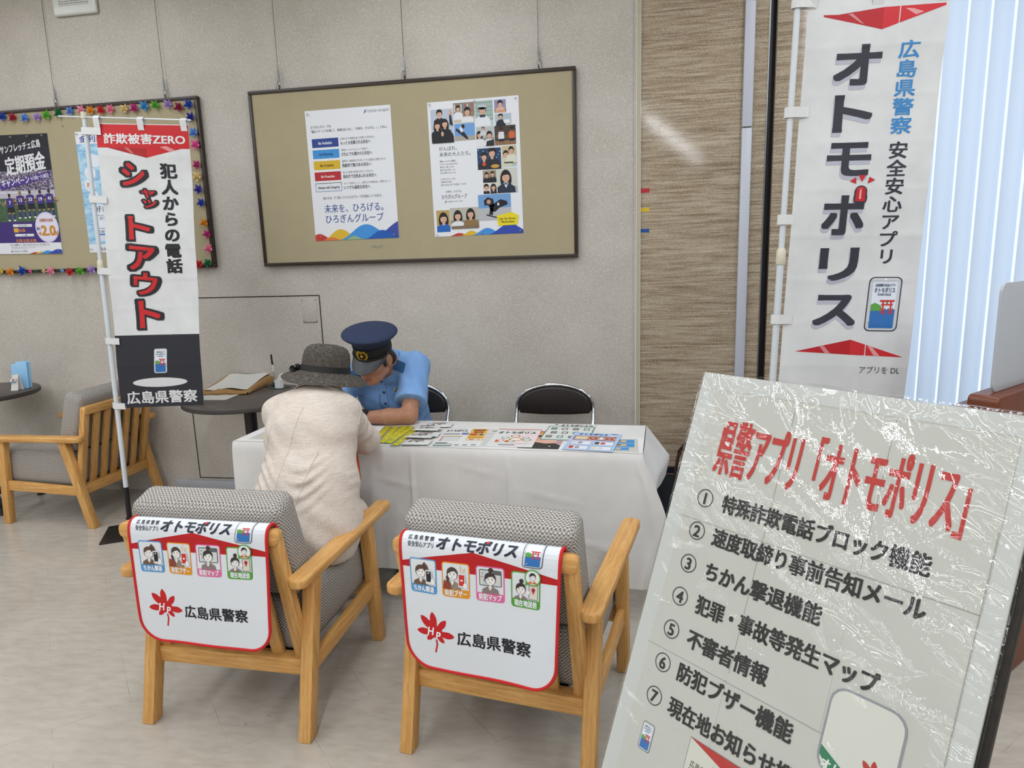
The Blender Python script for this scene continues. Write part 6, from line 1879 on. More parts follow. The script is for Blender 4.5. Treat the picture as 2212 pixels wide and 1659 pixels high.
def field_obj(name, fld, mat, parent, origin, matfn=None, extra=None, smooth=1):
    V, F = fld.surface()
    if smooth:                                   # one light smoothing pass evens out the grid
        nb = np.zeros_like(V); ct = np.zeros(len(V))
        for a, b in ((0, 1), (1, 2), (2, 3), (3, 0)):
            for p, q in ((a, b), (b, a)):
                np.add.at(nb, F[:, p], V[F[:, q]]); np.add.at(ct, F[:, p], 1)
        for _ in range(smooth):
            V = V * .5 + (nb / np.maximum(ct, 1)[:, None]) * .5
    me = bpy.data.meshes.new(name)
    me.from_pydata((V - np.array(origin)).tolist(), [], F.tolist())
    mats = [mat] + (extra or [])
    for m in mats:
        me.materials.append(M[m])
    if matfn is not None:
        C = V[F].mean(1)
        me.polygons.foreach_set('material_index', matfn(C).astype(np.int32))
    me.polygons.foreach_set('use_smooth', np.ones(len(F), dtype=bool))
    me.update()
    o = bpy.data.objects.new(name, me); COL.objects.link(o); o.parent = parent
    return o

def add_hand(f, wrist, aim, palm_n, thumb_side, scale=1.0, curl=.5, k=.006):
    """palm with five separate bent fingers. aim: direction of the fingers, palm_n: way the palm faces, thumb_side: +1/-1 along aim x palm_n"""
    w = np.array(wrist, float); a = np.array(aim, float); a /= np.linalg.norm(a)
    n = np.array(palm_n, float); n -= a * (a @ n); n /= np.linalg.norm(n)
    s_ = np.cross(a, n) * thumb_side
    S = scale
    f.cap(w, w + a * .045 * S, .023 * S, .026 * S, .012, (n, .62))
    f.cap(w + a * .03 * S + s_ * .014 * S, w + a * .085 * S + s_ * .024 * S, .017 * S, .0125 * S, .012, (n, .8))
    f.cap(w + a * .03 * S - s_ * .012 * S, w + a * .080 * S - s_ * .024 * S, .017 * S, .012 * S, .012, (n, .8))
    f.cap(w + a * .03 * S, w + a * .088 * S, .02 * S, .014 * S, .012, (n, .7))
    for i, (o, L) in enumerate(((.027, .072), (.0095, .08), (-.0085, .074), (-.026, .058))):
        p = w + a * (.088 - .004 * abs(i - 1)) * S + s_ * o * S
        dirn = a + s_ * o * 1.2
        c = curl * (1 + .12 * i)
        for j, (q, r0, r1) in enumerate(((.45, .0088, .0082), (.31, .0082, .0074), (.24, .0074, .0062))):
            an = c * (j + .6)
            dd = dirn * math.cos(an) + n * math.sin(an); dd /= np.linalg.norm(dd)
            e = p + dd * L * q * S
            f.cap(p, e, r0 * S, r1 * S, .003)
            p = e
    p = w + a * .022 * S + s_ * .022 * S
    for q, r0, r1, dd in ((.036, .0125, .0105, s_ * .75 + a * .62 + n * .25), (.03, .0105, .0092, s_ * .35 + a * .85 + n * .4), (.024, .0092, .0072, s_ * .05 + a * .9 + n * .45)):
        dd = dd / np.linalg.norm(dd)
        e = p + dd * q * S; f.cap(p, e, r0 * S, r1 * S, k); p = e

V3 = lambda *a: np.array(a, dtype=float)
# ------------------------------------------------------------------ the police officer
OFF = thing('person', 'police officer in a peaked cap and light blue shirt leaning over the table', 'person', (-1.25, -.42, 0))
o0 = (-1.25, -.42, 0)
hc = V3(-1.222, -.862, 1.022)                       # head centre
fyaw, fpitch, froll = R(169), R(24), R(-7)
HR = Matrix.Rotation(fyaw, 3, 'Z') @ Matrix.Rotation(-fpitch, 3, 'X') @ Matrix.Rotation(froll, 3, 'Y')
HA = np.array(HR)
hp = lambda x, y, z: hc + HA @ V3(x, y, z)           # head coordinates: y forward, z up, -x is his right
J = dict(pel=V3(-1.25, -.40, .52), waist=V3(-1.25, -.46, .66), chest=V3(-1.245, -.575, .82), ub=V3(-1.24, -.63, .915), nb=V3(-1.235, -.69, .95),
         shL=V3(-1.085, -.665, .945), elL=V3(-1.058, -.868, .741), wrL=V3(-1.285, -.905, .739), shR=V3(-1.40, -.70, .89), elR=V3(-1.50, -.87, .742), wrR=V3(-1.40, -1.06, .738),
         hipL=V3(-1.16, -.41, .49), knL=V3(-1.13, -.83, .50), anL=V3(-1.12, -.78, .08), hipR=V3(-1.34, -.41, .49), knR=V3(-1.37, -.83, .50), anR=V3(-1.38, -.78, .08))
def torso(f, e=0.0, k=.06):
    f.ell(J['pel'] + V3(0, .0, .0), (.165 + e, .115 + e, .11 + e), None, k)
    f.cap(J['pel'], J['waist'], .125 + e, .12 + e, k, ((0, 1, .3), .8))
    f.cap(J['waist'] + V3(.03, 0, 0), J['chest'] + V3(.055, 0, 0), .105 + e, .112 + e, k); f.cap(J['waist'] - V3(.03, 0, 0), J['chest'] - V3(.055, 0, 0), .105 + e, .112 + e, k)
    f.cap(J['chest'] + V3(.05, 0, 0), J['ub'] + V3(.07, .01, 0), .105 + e, .085 + e, k); f.cap(J['chest'] - V3(.05, 0, 0), J['ub'] - V3(.07, -.01, 0), .105 + e, .085 + e, k)
    f.cap(J['ub'] + V3(0, .02, .01), J['nb'], .075 + e, .055 + e, k)
    f.cap(J['nb'] + V3(.02, .03, -.02), J['shL'], .058 + e, .062 + e, .04); f.cap(J['nb'] + V3(-.02, .03, -.02), J['shR'], .055 + e, .06 + e, .04)
f = Field((-1.66, -1.28, -.01), (-.93, -.22, 1.2), .0055)
torso(f)
for s_ in 'LR':
    f.cap(J['sh' + s_], J['el' + s_], .050, .040, .03)
    mid = J['el' + s_] * .6 + J['wr' + s_] * .4
    f.cap(J['el' + s_], mid, .040, .040, .012); f.cap(mid, J['wr' + s_], .040, .027, .015)
    f.cap(J['hip' + s_], J['kn' + s_], .085, .058, .04); f.cap(J['kn' + s_], J['an' + s_], .056, .036, .02)
    f.cap(J['an' + s_], J['an' + s_] + V3(0, -.15, -.045), .036, .03, .02)
add_hand(f, J['wrL'], V3(-1, -.12, .02), V3(0, -.25, -1), -1, 1.0, .35)
add_hand(f, J['wrR'], V3(.35, -.8, .0), V3(0.1, 0, -1), 1, 1.0, .3)
# neck and head
f.cap(J['nb'] + V3(0, -.01, -.01), hp(0, -.025, -.055), .058, .055, .03)
H = np.array(HR)
f.ell(hp(0, -.012, .03), (.074, .093, .085), H, .02)
f.ell(hp(0, .02, -.03), (.062, .066, .075), H, .03)
f.ell(hp(0, .045, -.078), (.036, .036, .032), H, .03)                       # chin
f.cap(hp(-.05, .0, -.058), hp(-.016, .062, -.092), .019, .015, .03); f.cap(hp(.05, .0, -.058), hp(.016, .062, -.092), .019, .015, .03)   # jaw
f.ell(hp(-.038, .058, -.018), (.022, .02, .02), H, .02); f.ell(hp(.038, .058, -.018), (.022, .02, .02), H, .02)                      # cheekbones
f.cap(hp(-.045, .068, .022), hp(.045, .068, .022), .012, .012, .02)                                                             # brow
f.ell(hp(-.03, .087, .004), (.017, .014, .011), H, .010, carve=True); f.ell(hp(.03, .087, .004), (.017, .014, .011), H, .010, carve=True)
f.cap(hp(0, .082, .010), hp(0, .102, -.028), .008, .0115, .010); f.ell(hp(0, .104, -.032), (.0125, .012, .0095), H, .006)           # nose
f.ell(hp(-.0125, .093, -.036), (.009, .010, .007), H, .004); f.ell(hp(.0125, .093, -.036), (.009, .010, .007), H, .004)
f.ell(hp(0, .083, -.0605), (.021, .013, .0062), H, .004); f.ell(hp(0, .080, -.072), (.018, .013, .0068), H, .004)                    # lips
f.cap(hp(-.02, .084, -.0665), hp(.02, .084, -.0665), .0022, .0022, .001)
for sx in (-1, 1):                                                                                                            # ears
    f.ell(hp(sx * .079, -.012, -.008), (.008, .019, .032), np.array(HR @ Matrix.Rotation(R(18) * sx, 3, 'Z')), .006)
    f.ell(hp(sx * .087, -.004, -.006), (.006, .009, .016), H, .004, carve=True)
    f.ell(hp(sx * .078, -.006, -.034), (.006, .009, .010), H, .005)
def skinmat(C):
    q = (C - hc) @ HA
    lip = (np.abs(q[:, 0]) < .021) & (q[:, 1] > .078) & (q[:, 2] < -.056 + .0) & (q[:, 2] > -.078)
    leg = C[:, 2] < .56
    return np.where(lip, 1, np.where(leg & (C[:, 1] > -1.0) & (C[:, 2] < .66), 0, 0))
field_obj('body', f, 'skin', OFF, o0, skinmat, ['lips'])
# eyes under the visor
for sx in (-1, 1):
    G().lathe([(0, -.011), (.007, -.009), (.011, 0), (.007, .009), (0, .011)], 'white_gloss', tuple(hp(sx * .030, .0705, .003) - V3(*o0)), 14).build('eye', OFF)
# short hair round the back of the head
f = Field(tuple(hc - .16), tuple(hc + .16), .004)
f.ell(hp(0, -.018, .032), (.079, .094, .088), H, .01)
f.cap(hp(-.058, -.045, -.02), hp(.058, -.045, -.02), .036, .036, .02)
f.cap(hp(-.074, .022, -.02), hp(-.074, .025, .03), .007, .010, .012); f.cap(hp(.074, .022, -.02), hp(.074, .025, .03), .007, .010, .012)
nf = HA @ V3(0, 1, 0.0); P0 = hp(0, .035, 0)
f.plane(nf, P0)
nd = HA @ V3(0, .25, -1); P1 = hp(0, -.03, -.05); f.plane(nd, P1)
for sx in (-1, 1):
    f.ell(hp(sx * .085, -.006, -.012), (.02, .024, .037), H, .004, carve=True)
field_obj('hair', f, 'hair', OFF, o0)
# shirt
f = Field((-1.66, -1.0, .42), (-.93, -.22, 1.12), .005)
torso(f, .014, .06)
dL = J['elL'] - J['shL']; dR = J['elR'] - J['shR']
f.cap(J['shL'], J['shL'] + dL * .80, .068, .079, .03); f.cap(J['shR'], J['shR'] + dR * .72, .066, .078, .03)
f.plane(dL, J['shL'] + dL * .76) if False else None
P = np.meshgrid(*f.ax, indexing='ij')
for a, dd, t in ((J['shL'], dL, .74), (J['shR'], dR, .66)):           # sleeve hems
    n_ = dd / np.linalg.norm(dd); c = a + dd * t
    q = (P[0] - c[0]) * n_[0] + (P[1] - c[1]) * n_[1] + (P[2] - c[2]) * n_[2]
    rr = np.sqrt((P[0] - c[0] - n_[0] * q) ** 2 + (P[1] - c[1] - n_[1] * q) ** 2 + (P[2] - c[2] - n_[2] * q) ** 2)
    f.d = np.where((q > -.02) & (rr < .115) & (q < .16) & ((P[0] - J['chest'][0]) * (c[0] - J['chest'][0]) > .017), np.maximum(f.d, q), f.d)
f.plane((0, .15, -1), (0, 0, .47))
nk = HA @ V3(0, -.1, 1); nkp = J['nb'] + V3(0, -.03, .035)
q = np.sqrt((P[0] - J['nb'][0]) ** 2 + (P[1] - (J['nb'][1] - .02)) ** 2)
f.d = np.where((q < .085) & (P[2] > J['nb'][2] - .03), np.maximum(f.d, P[2] - (J['nb'][2] + .022 + (P[1] - J['nb'][1]) * .25)), f.d)
f.disp(lambda x, y, z: .0022 * np.sin(z * 62 + x * 40 + 3 * np.sin(y * 30)) * np.clip((1.0 - z) * 4, 0, 1) + .0018 * np.sin(x * 85 + y * 50 + z * 25))
field_obj('shirt', f, 'shirt', OFF, o0)
lo = lambda p: Vector(tuple(np.array(p) - np.array(o0)))
# ray from in front onto the shirt, to place pockets, buttons and badge
from mathutils.bvhtree import BVHTree
def bvh(o):
    me = o.data
    return BVHTree.FromPolygons([v.co for v in me.vertices], [tuple(p.vertices) for p in me.polygons])
SH = [c for c in OFF.children if c.name.startswith('shirt')][0]
SB = bvh(SH)
def on_shirt(x, z, y=-.95, tree=None):
    h = (tree or SB).ray_cast(Vector((x - o0[0], y - o0[1] - .3, z)), Vector((0, 1, 0)))
    return h[0], h[1]
# collar: stand and fall around the neck, open in front
def neck_collar(base, axis, front, r0, h0, fall, gap, mat, parent, org, n=44, tip=.02, sq=(1, 1)):
    ax = np.array(axis, float); ax /= np.linalg.norm(ax)
    fr = np.array(front, float); fr -= ax * (fr @ ax); fr /= np.linalg.norm(fr)
    sd = np.cross(ax, fr)
    g = G()
    def sf(u, v):
        a = R(gap + (360 - 2 * gap) * u)
        e = max(0.0, math.cos(a)) ** 2
        if v < .35:
            q = v / .35; r_ = r0 + .001 + .003 * q; hh_ = h0 * q
        else:
            q = (v - .35) / .65; r_ = r0 + .004 + .006 * math.sin(min(1, q * 3) * 1.57) + .016 * q; hh_ = h0 - (fall + tip * e) * q + .002 * math.sin(q * 3.14)
        p = np.array(base, float) + ax * hh_ + (fr * math.cos(a) * sq[0] + sd * math.sin(a) * sq[1]) * r_
        return Vector(tuple(p - np.array(org)))
    g.grid(sf, n, 10, mat, th=.002)
    return g.build('collar', parent)
nax = hp(0, -.025, -.055) - J['nb']
neck_collar(J['nb'] + V3(0, .0, .008), nax + V3(0, .03, .03), V3(.05, -1, -.2), .074, .036, .046, 9, 'shirt', OFF, o0, tip=.026)
# epaulettes on the front of the shoulders
for cx, cz, sl in ((-1.142, .962, -.28), (-1.352, .925, .25)):
    g = G()
    def ep(u, v, cx=cx, cz=cz, sl=sl):
        x = cx + .070 * (u - .5) + .006 * (v - .5); z = cz + .044 * (v - .5) + sl * .07 * (u - .5)
        h = on_shirt(x, z)
        return (h[0] + h[1] * .003) if h[0] is not None else Vector((x - o0[0], -.2, z))
    g.grid(ep, 12, 8, 'epaulette', th=-.002); g.build('epaulette', OFF)
# placket, buttons, pockets, badge
g = G()
def plk(u, v):
    z = .70 + .20 * v; x = -1.235 + .028 * (u - .5)
    h = on_shirt(x, z)
    return (h[0] + Vector((0, -.0025, 0))) if h[0] is not None else Vector((x - o0[0], -.3, z))
g.grid(plk, 3, 16, 'shirt', th=.002); g.build('placket', OFF)
for z in (.885, .825, .765):
    h = on_shirt(-1.235, z)
    if h[0] is not None:
        g = G(); g.lathe([(0, 0), (.0055, 0), (.0055, .002), (0, .0025)], 'black_plastic', tuple(h[0] + Vector((0, -.004, 0))), 14, Rm=Matrix.Rotation(R(90), 3, 'X')); g.build('button', OFF)
for x in (-1.165, -1.305):
    g = G()
    def pk(u, v, x=x):
        h = on_shirt(x + .085 * (u - .5), .815 - .085 * v)
        return (h[0] + Vector((0, -.003, 0))) if h[0] is not None else Vector((x - o0[0], -.3, .8))
    g.grid(pk, 8, 8, 'shirt', th=.002); g.build('pocket', OFF)
h = on_shirt(-1.160, .835)
bp = h[0] if h[0] is not None else Vector((.1, -.25, .845))
g = G(); RmB = Matrix.Rotation(R(80), 3, 'X')
g.lathe([(0, 0), (.020, 0), (.019, .003), (.012, .005), (0, .0055)], 'brass', tuple(bp + Vector((0, -.006, 0))), 24, 1.0, .72, Rm=RmB); g.lathe([(0, .004), (.008, .004), (.006, .008), (0, .009)], 'gold', tuple(bp + Vector((0, -.006, 0))), 12, Rm=RmB); g.lathe([(.012, .004), (.0155, .0045), (.012, .0065)], 'black_plastic', tuple(bp + Vector((0, -.006, 0))), 24, 1.0, .72, Rm=RmB)
tag(g.build('chest_badge', OFF), 'oval brass badge')
# wristwatch
wd_ = (J['elL'] - J['wrL']); wd_ /= np.linalg.norm(wd_)
wc = J['wrL'] + wd_ * .022
RW = Vector(tuple(wd_)).to_track_quat('Z', 'Y').to_matrix()
g = G(); g.lathe([(.0285, -.011), (.032, -.011), (.033, 0), (.032, .011), (.0285, .011)], 'black_plastic', tuple(lo(wc)), 28, Rm=RW, cap=False); g.build('watch_strap', OFF)
g = G(); g.lathe([(0, 0), (.017, 0), (.018, .004), (.016, .009), (0, .0095)], 'black_plastic', tuple(lo(wc + V3(.0, -.012, .028))), 20, Rm=Matrix.Rotation(R(25), 3, 'X')); g.build('watch_face', OFF)
# trousers and shoes
f = Field((-1.55, -1.06, -.01), (-.98, -.24, .66), .007)
f.ell(J['pel'], (.178, .13, .12), None, .05)
for s_ in 'LR':
    f.cap(J['hip' + s_], J['kn' + s_], .098, .072, .04); f.cap(J['kn' + s_], J['an' + s_] + V3(0, 0, .02), .072, .058, .03)
f.plane((0, 0, 1), (0, 0, .58)); f.plane((0, 0, -1), (0, 0, .06))
field_obj('trousers', f, 'trousers_navy', OFF, o0)
for s_ in 'LR':
    f = Field(tuple(J['an' + s_] - V3(.08, .25, .085)), tuple(J['an' + s_] + V3(.08, .10, .07)), .005)
    f.cap(J['an' + s_] + V3(0, .03, -.045), J['an' + s_] + V3(0, -.17, -.05), .042, .036, .02, ((0, 0, 1), .8)); f.cap(J['an' + s_], J['an' + s_] + V3(0, -.05, -.03), .046, .04, .02)
    f.plane((0, 0, -1), (0, 0, .001)); field_obj('shoe', f, 'shoe_black', OFF, o0)
# peaked cap, in head coordinates
def capo(name, g, label=None):
    o = g.build(name, OFF); return tag(o, label)
CT = Matrix.Translation(lo(hc)) @ HR.to_4x4() @ Matrix.Translation((0, -.012, .045))
def capmesh(prof, mat, fn=None, seg=56, sx=1.0, sy=1.14):
    g0 = G(); g0.lathe(prof, mat, seg=seg, sx=sx, sy=sy, fn=fn, cap=True)
    g1 = G(); g1.add([CT @ Vector(p) for p in g0.v], g0.f, mat, True)
    return g1
band = capmesh([(.084, -.012), (.087, -.006), (.0865, .040), (.088, .046), (.084, .047)], 'cap_black')
capo('cap_band', band)
rise = lambda p, a: (p.x, p.y, p.z + (.020 * (p.y / .12) if p.z > .05 else 0))
top = capmesh([(.086, .044), (.098, .058), (.118, .074), (.1265, .083), (.128, .088), (.125, .0935), (.112, .1), (.08, .107), (.04, .11), (0, .111)], 'cap_navy', fn=rise, sx=1.0, sy=1.06)
capo('cap_crown', top, 'navy blue cap crown')
vis = G()
def visor(u, v):
    a = R(22 + 136 * u)
    c, s_ = math.cos(a), math.sin(a)
    e = math.sin(math.pi * u) ** .7
    r0x, r0y = .0875, .100
    ext = .058 * e * v
    x = r0x * c * (1 + .02 * v); y = r0y * s_ + ext * .86
    z = -.012 - .040 * e * v * (.7 + .3 * v) - .006 * (c * c) * v * 2
    return CT @ Vector((x, y, z))
vis.grid(visor, 40, 10, 'visor_grey', th=.003)
capo('cap_visor', vis, 'grey cap visor')
g = G(); g.tube([CT @ Vector((.0895 * math.cos(R(a)), .1025 * math.sin(R(a)), -.002)) for a in range(15, 166, 5)], .0042, 'cap_black', 8)
for a in (12, 168):
    q = CT @ Vector((.0905 * math.cos(R(a)), .1025 * math.sin(R(a)), .0)); g.lathe([(0, -.006), (.006, -.003), (.006, .003), (0, .006)], 'visor_grey', tuple(q), 10)
capo('chin_strap', g)
# gold emblem: wreath round a small star shape
g = G()
def onband(x, z, off=.0015):
    y = .0995 * math.sqrt(max(0, 1 - (x / .0875) ** 2)) + off
    return CT @ Vector((x, y, z))
for sx in (-1, 1):
    for i in range(9):
        t = i / 8
        a = R(-80 + 150 * t)
        cx, cz = sx * (.021 * math.cos(a) + .003), .020 + .0225 * math.sin(a)
        for dx, dz in ((.004, .003), (-.002, .004)):
            g.lathe([(0, -.0016), (.0035, 0), (0, .0016)], 'gold', tuple(onband(cx + sx * dx, cz + dz, .002 + .001 * (i % 2))), 8)
        g.tube([onband(cx - sx * .004, cz - .004, .001), onband(cx, cz, .003), onband(cx + sx * .005, cz + .005, .002)], .0017, 'gold', 6)
for i in range(5):
    a = R(90 + 72 * i); g.tube([onband(0, .019, .004), onband(.008 * math.cos(a), .019 + .008 * math.sin(a), .002)], [.004, .0015], 'gold', 6)
g.tube([onband(.005 * math.cos(R(q)), .038 + .004 * math.sin(R(q)), .003) for q in range(0, 360, 40)], .0014, 'gold', 6, closed=True)
capo('cap_emblem', g, 'gold wreath cap emblem')

# ------------------------------------------------------------------ the seated woman, seen from behind
wo = (-1.17, -1.72, 0)
WO = thing('person', 'woman in cream linen jacket and dark straw hat, her back to the camera', 'person', wo)
wl_ = lambda p: Vector(tuple(np.array(p) - np.array(wo)))
W = dict(pel=V3(-1.190, -1.715, .545), waist=V3(-1.180, -1.665, .69), chest=V3(-1.202, -1.585, .84), ub=V3(-1.215, -1.545, .905), nb=V3(-1.205, -1.48, .965), head=V3(-1.212, -1.385, 1.038),
         shL=V3(-1.355, -1.52, .905), elL=V3(-1.40, -1.33, .745), wrL=V3(-1.31, -1.12, .742), shR=V3(-1.108, -1.50, .905), elR=V3(-1.098, -1.325, .752), wrR=V3(-1.215, -1.12, .742),
         hipL=V3(-1.27, -1.69, .525), knL=V3(-1.345, -1.34, .49), anL=V3(-1.335, -1.36, .09), hipR=V3(-1.12, -1.69, .525), knR=V3(-1.205, -1.345, .485), anR=V3(-1.195, -1.36, .09))
def wtorso(f, e=0.0, k=.06):
    f.ell(W['pel'], (.155 + e, .12 + e, .105 + e), None, k)
    for sx in (-1, 1):
        f.cap(W['pel'] + V3(sx * .05, 0, .03), W['waist'] + V3(sx * .035, 0, 0), .11 + e, .098 + e, k)
        f.cap(W['waist'] + V3(sx * .035, 0, 0), W['chest'] + V3(sx * .045, 0, 0), .098 + e, .10 + e, k)
        f.cap(W['chest'] + V3(sx * .045, 0, 0), W['ub'] + V3(sx * .055, .01, 0), .098 + e, .075 + e, k)
    f.cap(W['ub'], W['nb'], .07 + e, .045 + e, k)
    f.cap(W['nb'] + V3(-.01, 0, -.03), W['shL'], .05 + e, .05 + e, .04); f.cap(W['nb'] + V3(.01, 0, -.03), W['shR'], .05 + e, .05 + e, .04)
f = Field((-1.56, -1.90, -.01), (-.86, -.93, 1.2), .0065)
wtorso(f)
for s_ in 'LR':
    f.cap(W['sh' + s_], W['el' + s_], .043, .036, .03); f.cap(W['el' + s_], W['wr' + s_], .036, .023, .015)
    f.cap(W['hip' + s_], W['kn' + s_], .08, .055, .04); f.cap(W['kn' + s_], W['an' + s_], .052, .034, .02); f.cap(W['an' + s_], W['an' + s_] + V3(0, .13, -.05), .034, .028, .02)
add_hand(f, W['wrL'], V3(.55, .75, .0), V3(0, 0, -1), 1, .92, .3)
add_hand(f, W['wrR'], V3(-.6, .75, .0), V3(-.2, 0, -1), -1, .92, .55)
hh = W['head']
WR = np.array(Matrix.Rotation(R(8), 3, 'Z') @ Matrix.Rotation(-R(24), 3, 'X'))
wp = lambda x, y, z: hh + WR @ V3(x, y, z)
f.cap(W['nb'], wp(0, -.02, -.05), .047, .046, .03)
f.ell(wp(0, -.01, .025), (.070, .088, .08), WR, .02); f.ell(wp(0, .022, -.032), (.056, .06, .068), WR, .03); f.ell(wp(0, .045, -.075), (.032, .032, .028), WR, .03)
f.cap(wp(0, .078, .008), wp(0, .096, -.028), .007, .010, .010); f.ell(wp(0, .075, -.062), (.018, .012, .006), WR, .004)
for sx in (-1, 1):
    f.ell(wp(sx * .074, -.012, -.008), (.007, .018, .03), WR, .006); f.ell(wp(sx * .028, .082, .004), (.015, .012, .010), WR, .008, carve=True)
field_obj('body', f, 'skin_pale', WO, wo)
for sx in (-1, 1):
    G().lathe([(0, -.010), (.0065, -.008), (.010, 0), (.0065, .008), (0, .010)], 'white_gloss', tuple(wl_(wp(sx * .028, .066, .003))), 12).build('eye', WO)
f = Field(tuple(hh - .15), tuple(hh + .15), .005)
f.ell(wp(0, -.015, .02), (.076, .086, .08), WR, .01); f.cap(wp(-.04, -.04, -.045), wp(.04, -.04, -.045), .032, .032, .02); f.cap(wp(.07, .01, -.03), wp(.074, .02, .02), .012, .014, .015); f.cap(wp(-.07, .01, -.03), wp(-.074, .02, .02), .012, .014, .015)
f.plane(WR @ V3(0, 1, 0), wp(0, .035, 0)); field_obj('hair', f, 'brown_hair', WO, wo)
# linen jacket
f = Field((-1.62, -2.0, .40), (-.80, -1.0, 1.08), .0045)
wtorso(f, .018, .06)
for sx in (-1, 1):                                          # flaring skirt of the jacket
    f.cap(W['waist'] + V3(sx * .06, -.01, -.02), W['pel'] + V3(sx * .085, -.035, -.05), .108, .118, .07)
f.cap(W['waist'] + V3(0, -.03, -.02), W['pel'] + V3(0, -.05, -.05), .11, .125, .07)
f.cap(W['pel'] + V3(.07, .02, -.02), W['hipR'] + V3(.01, .15, -.03), .11, .09, .06); f.cap(W['pel'] + V3(-.08, .02, -.02), W['hipL'] + V3(-.02, .15, -.03), .11, .09, .06)
for s_ in 'LR':
    f.cap(W['sh' + s_], W['el' + s_], .063, .058, .025)
    cuff = W['el' + s_] + (W['wr' + s_] - W['el' + s_]) * .72
    f.cap(W['el' + s_], cuff, .058, .046, .02)
f.cap(W['nb'] + V3(0, -.012, -.015), W['nb'] + (W['head'] - W['nb']) * .28 + V3(0, -.012, -.002), .064, .058, .02)      # stand of the collar
P = np.meshgrid(*f.ax, indexing='ij')
f.d = np.maximum(f.d, .437 - P[2] + .0 * P[1])
def folds(x, y, z):
    back = np.clip((-1.60 - y) / .05, 0, 1)
    cb = -1.185 - .42 * np.clip(.99 - z, 0, 1) * .42 + .05 * (z - .75) ** 2
    seam = np.exp(-((x - cb) / .0035) ** 2) + np.exp(-((x - (cb - .115 + .05 * (z - .7))) / .0032) ** 2) * np.clip((.90 - z) * 12, 0, 1) + np.exp(-((x - (cb + .095 + .12 * (z - .7))) / .0032) ** 2) * np.clip((.84 - z) * 12, 0, 1)
    waist = np.exp(-((z - .72) / .07) ** 2)
    wr = np.sin(z * 150 + 9 * np.sin(x * 15) + 4 * np.sin(y * 12 + 1)) * waist * (.5 + .5 * np.sin(x * 33 + 1.0))
    lower = np.sin(x * 55 + 5 * np.sin(z * 11)) * np.clip((.66 - z) * 6, 0, 1)
    dia = np.sin((x * .7 + z) * 70 + 2 * np.sin(x * 20)) * np.exp(-((z - .86) / .07) ** 2) * np.exp(-((np.abs(x + 1.18) - .13) / .05) ** 2)
    arm = np.sin(np.sqrt((x + 1.10) ** 2 + (y + 1.33) ** 2 + (z - .75) ** 2) * 140) * np.exp(-(((x + 1.10) ** 2 + (y + 1.40) ** 2 + (z - .80) ** 2) / .012))
    return back * .0008 * seam + .0055 * wr * back + .004 * lower + .0026 * dia + .003 * arm + .0012 * np.sin(x * 47 + z * 61 + y * 30)
f.disp(folds)
JK = field_obj('jacket', f, 'linen', WO, wo)
JB = bvh(JK)
def on_jacket(x, z):
    h = JB.ray_cast(Vector((x - wo[0], -.6, z)), Vector((0, 1, 0)))
    return h[0]
cbx = lambda z: -1.185 - .17 * max(0, .99 - z) + .05 * (z - .75) ** 2
for fx, z0, z1 in ((cbx, .50, .96), (lambda z: cbx(z) - .112 + .05 * (z - .7), .50, .90), (lambda z: cbx(z) + .095 + .12 * (z - .7), .46, .82)):
    pts = [on_jacket(fx(z0 + (z1 - z0) * i / 40), z0 + (z1 - z0) * i / 40) for i in range(41)]
    pts = [p + Vector((0, -.0006 + .0005 * (i % 2), 0)) for i, p in enumerate(pts) if p is not None]
    if len(pts) > 3:
        G().tube(pts, .0021, 'linen', 6).build('seam', WO)
for sx, sh in ((1, 'R'), (-1, 'L')):
    c = W['sh' + sh] + V3(-sx * .012, 0, -.01); ax = W['el' + sh] - W['sh' + sh]; ax /= np.linalg.norm(ax)
    u_ = np.cross(ax, V3(0, 0, 1)); u_ /= np.linalg.norm(u_); v_ = np.cross(ax, u_)
    pts = []
    for i in range(30):
        a = 2 * math.pi * i / 29
        d_ = u_ * math.cos(a) + v_ * math.sin(a)
        h = JB.ray_cast(wl_(c + d_ * .16), Vector(tuple(-d_)))
        if h[0] is not None and (h[0] - wl_(c)).length < .10:
            pts.append(h[0] + h[1] * .0004)
    if len(pts) > 4:
        G().tube(pts, .0021, 'linen', 6).build('seam', WO)
neck_collar(W['nb'] + V3(0, -.004, .006), wp(0, -.02, -.05) - W['nb'] + V3(0, .01, .03), V3(0, 1, .2), .067, .026, .040, 16, 'linen', WO, wo, tip=.02, sq=(1, 1.08))
# trousers, shoes
f = Field((-1.45, -1.85, -.01), (-.92, -1.20, .66), .008)
f.ell(W['pel'] + V3(0, 0, -.015), (.15, .115, .09), None, .04)
for s_ in 'LR':
    f.cap(W['hip' + s_], W['kn' + s_], .085, .068, .04); f.cap(W['kn' + s_], W['an' + s_] + V3(0, 0, .02), .066, .058, .03)
f.plane((0, 0, 1), (0, 0, .60)); f.plane((0, 0, -1), (0, 0, .07)); f.plane((0, 0, -1), (0, 0, .02))
field_obj('trousers', f, 'trousers_grey', WO, wo)
for s_ in 'LR':
    f = Field(tuple(W['an' + s_] - V3(.07, .09, .095)), tuple(W['an' + s_] + V3(.07, .21, .05)), .005)
    f.cap(W['an' + s_] + V3(0, -.03, -.055), W['an' + s_] + V3(0, .14, -.06), .037, .031, .02, ((0, 0, 1), .8)); f.cap(W['an' + s_] + V3(0, 0, -.02), W['an' + s_] + V3(0, .04, -.04), .038, .034, .02)
    f.plane((0, 0, -1), (0, 0, .001)); field_obj('shoe', f, 'shoe_beige', WO, wo)
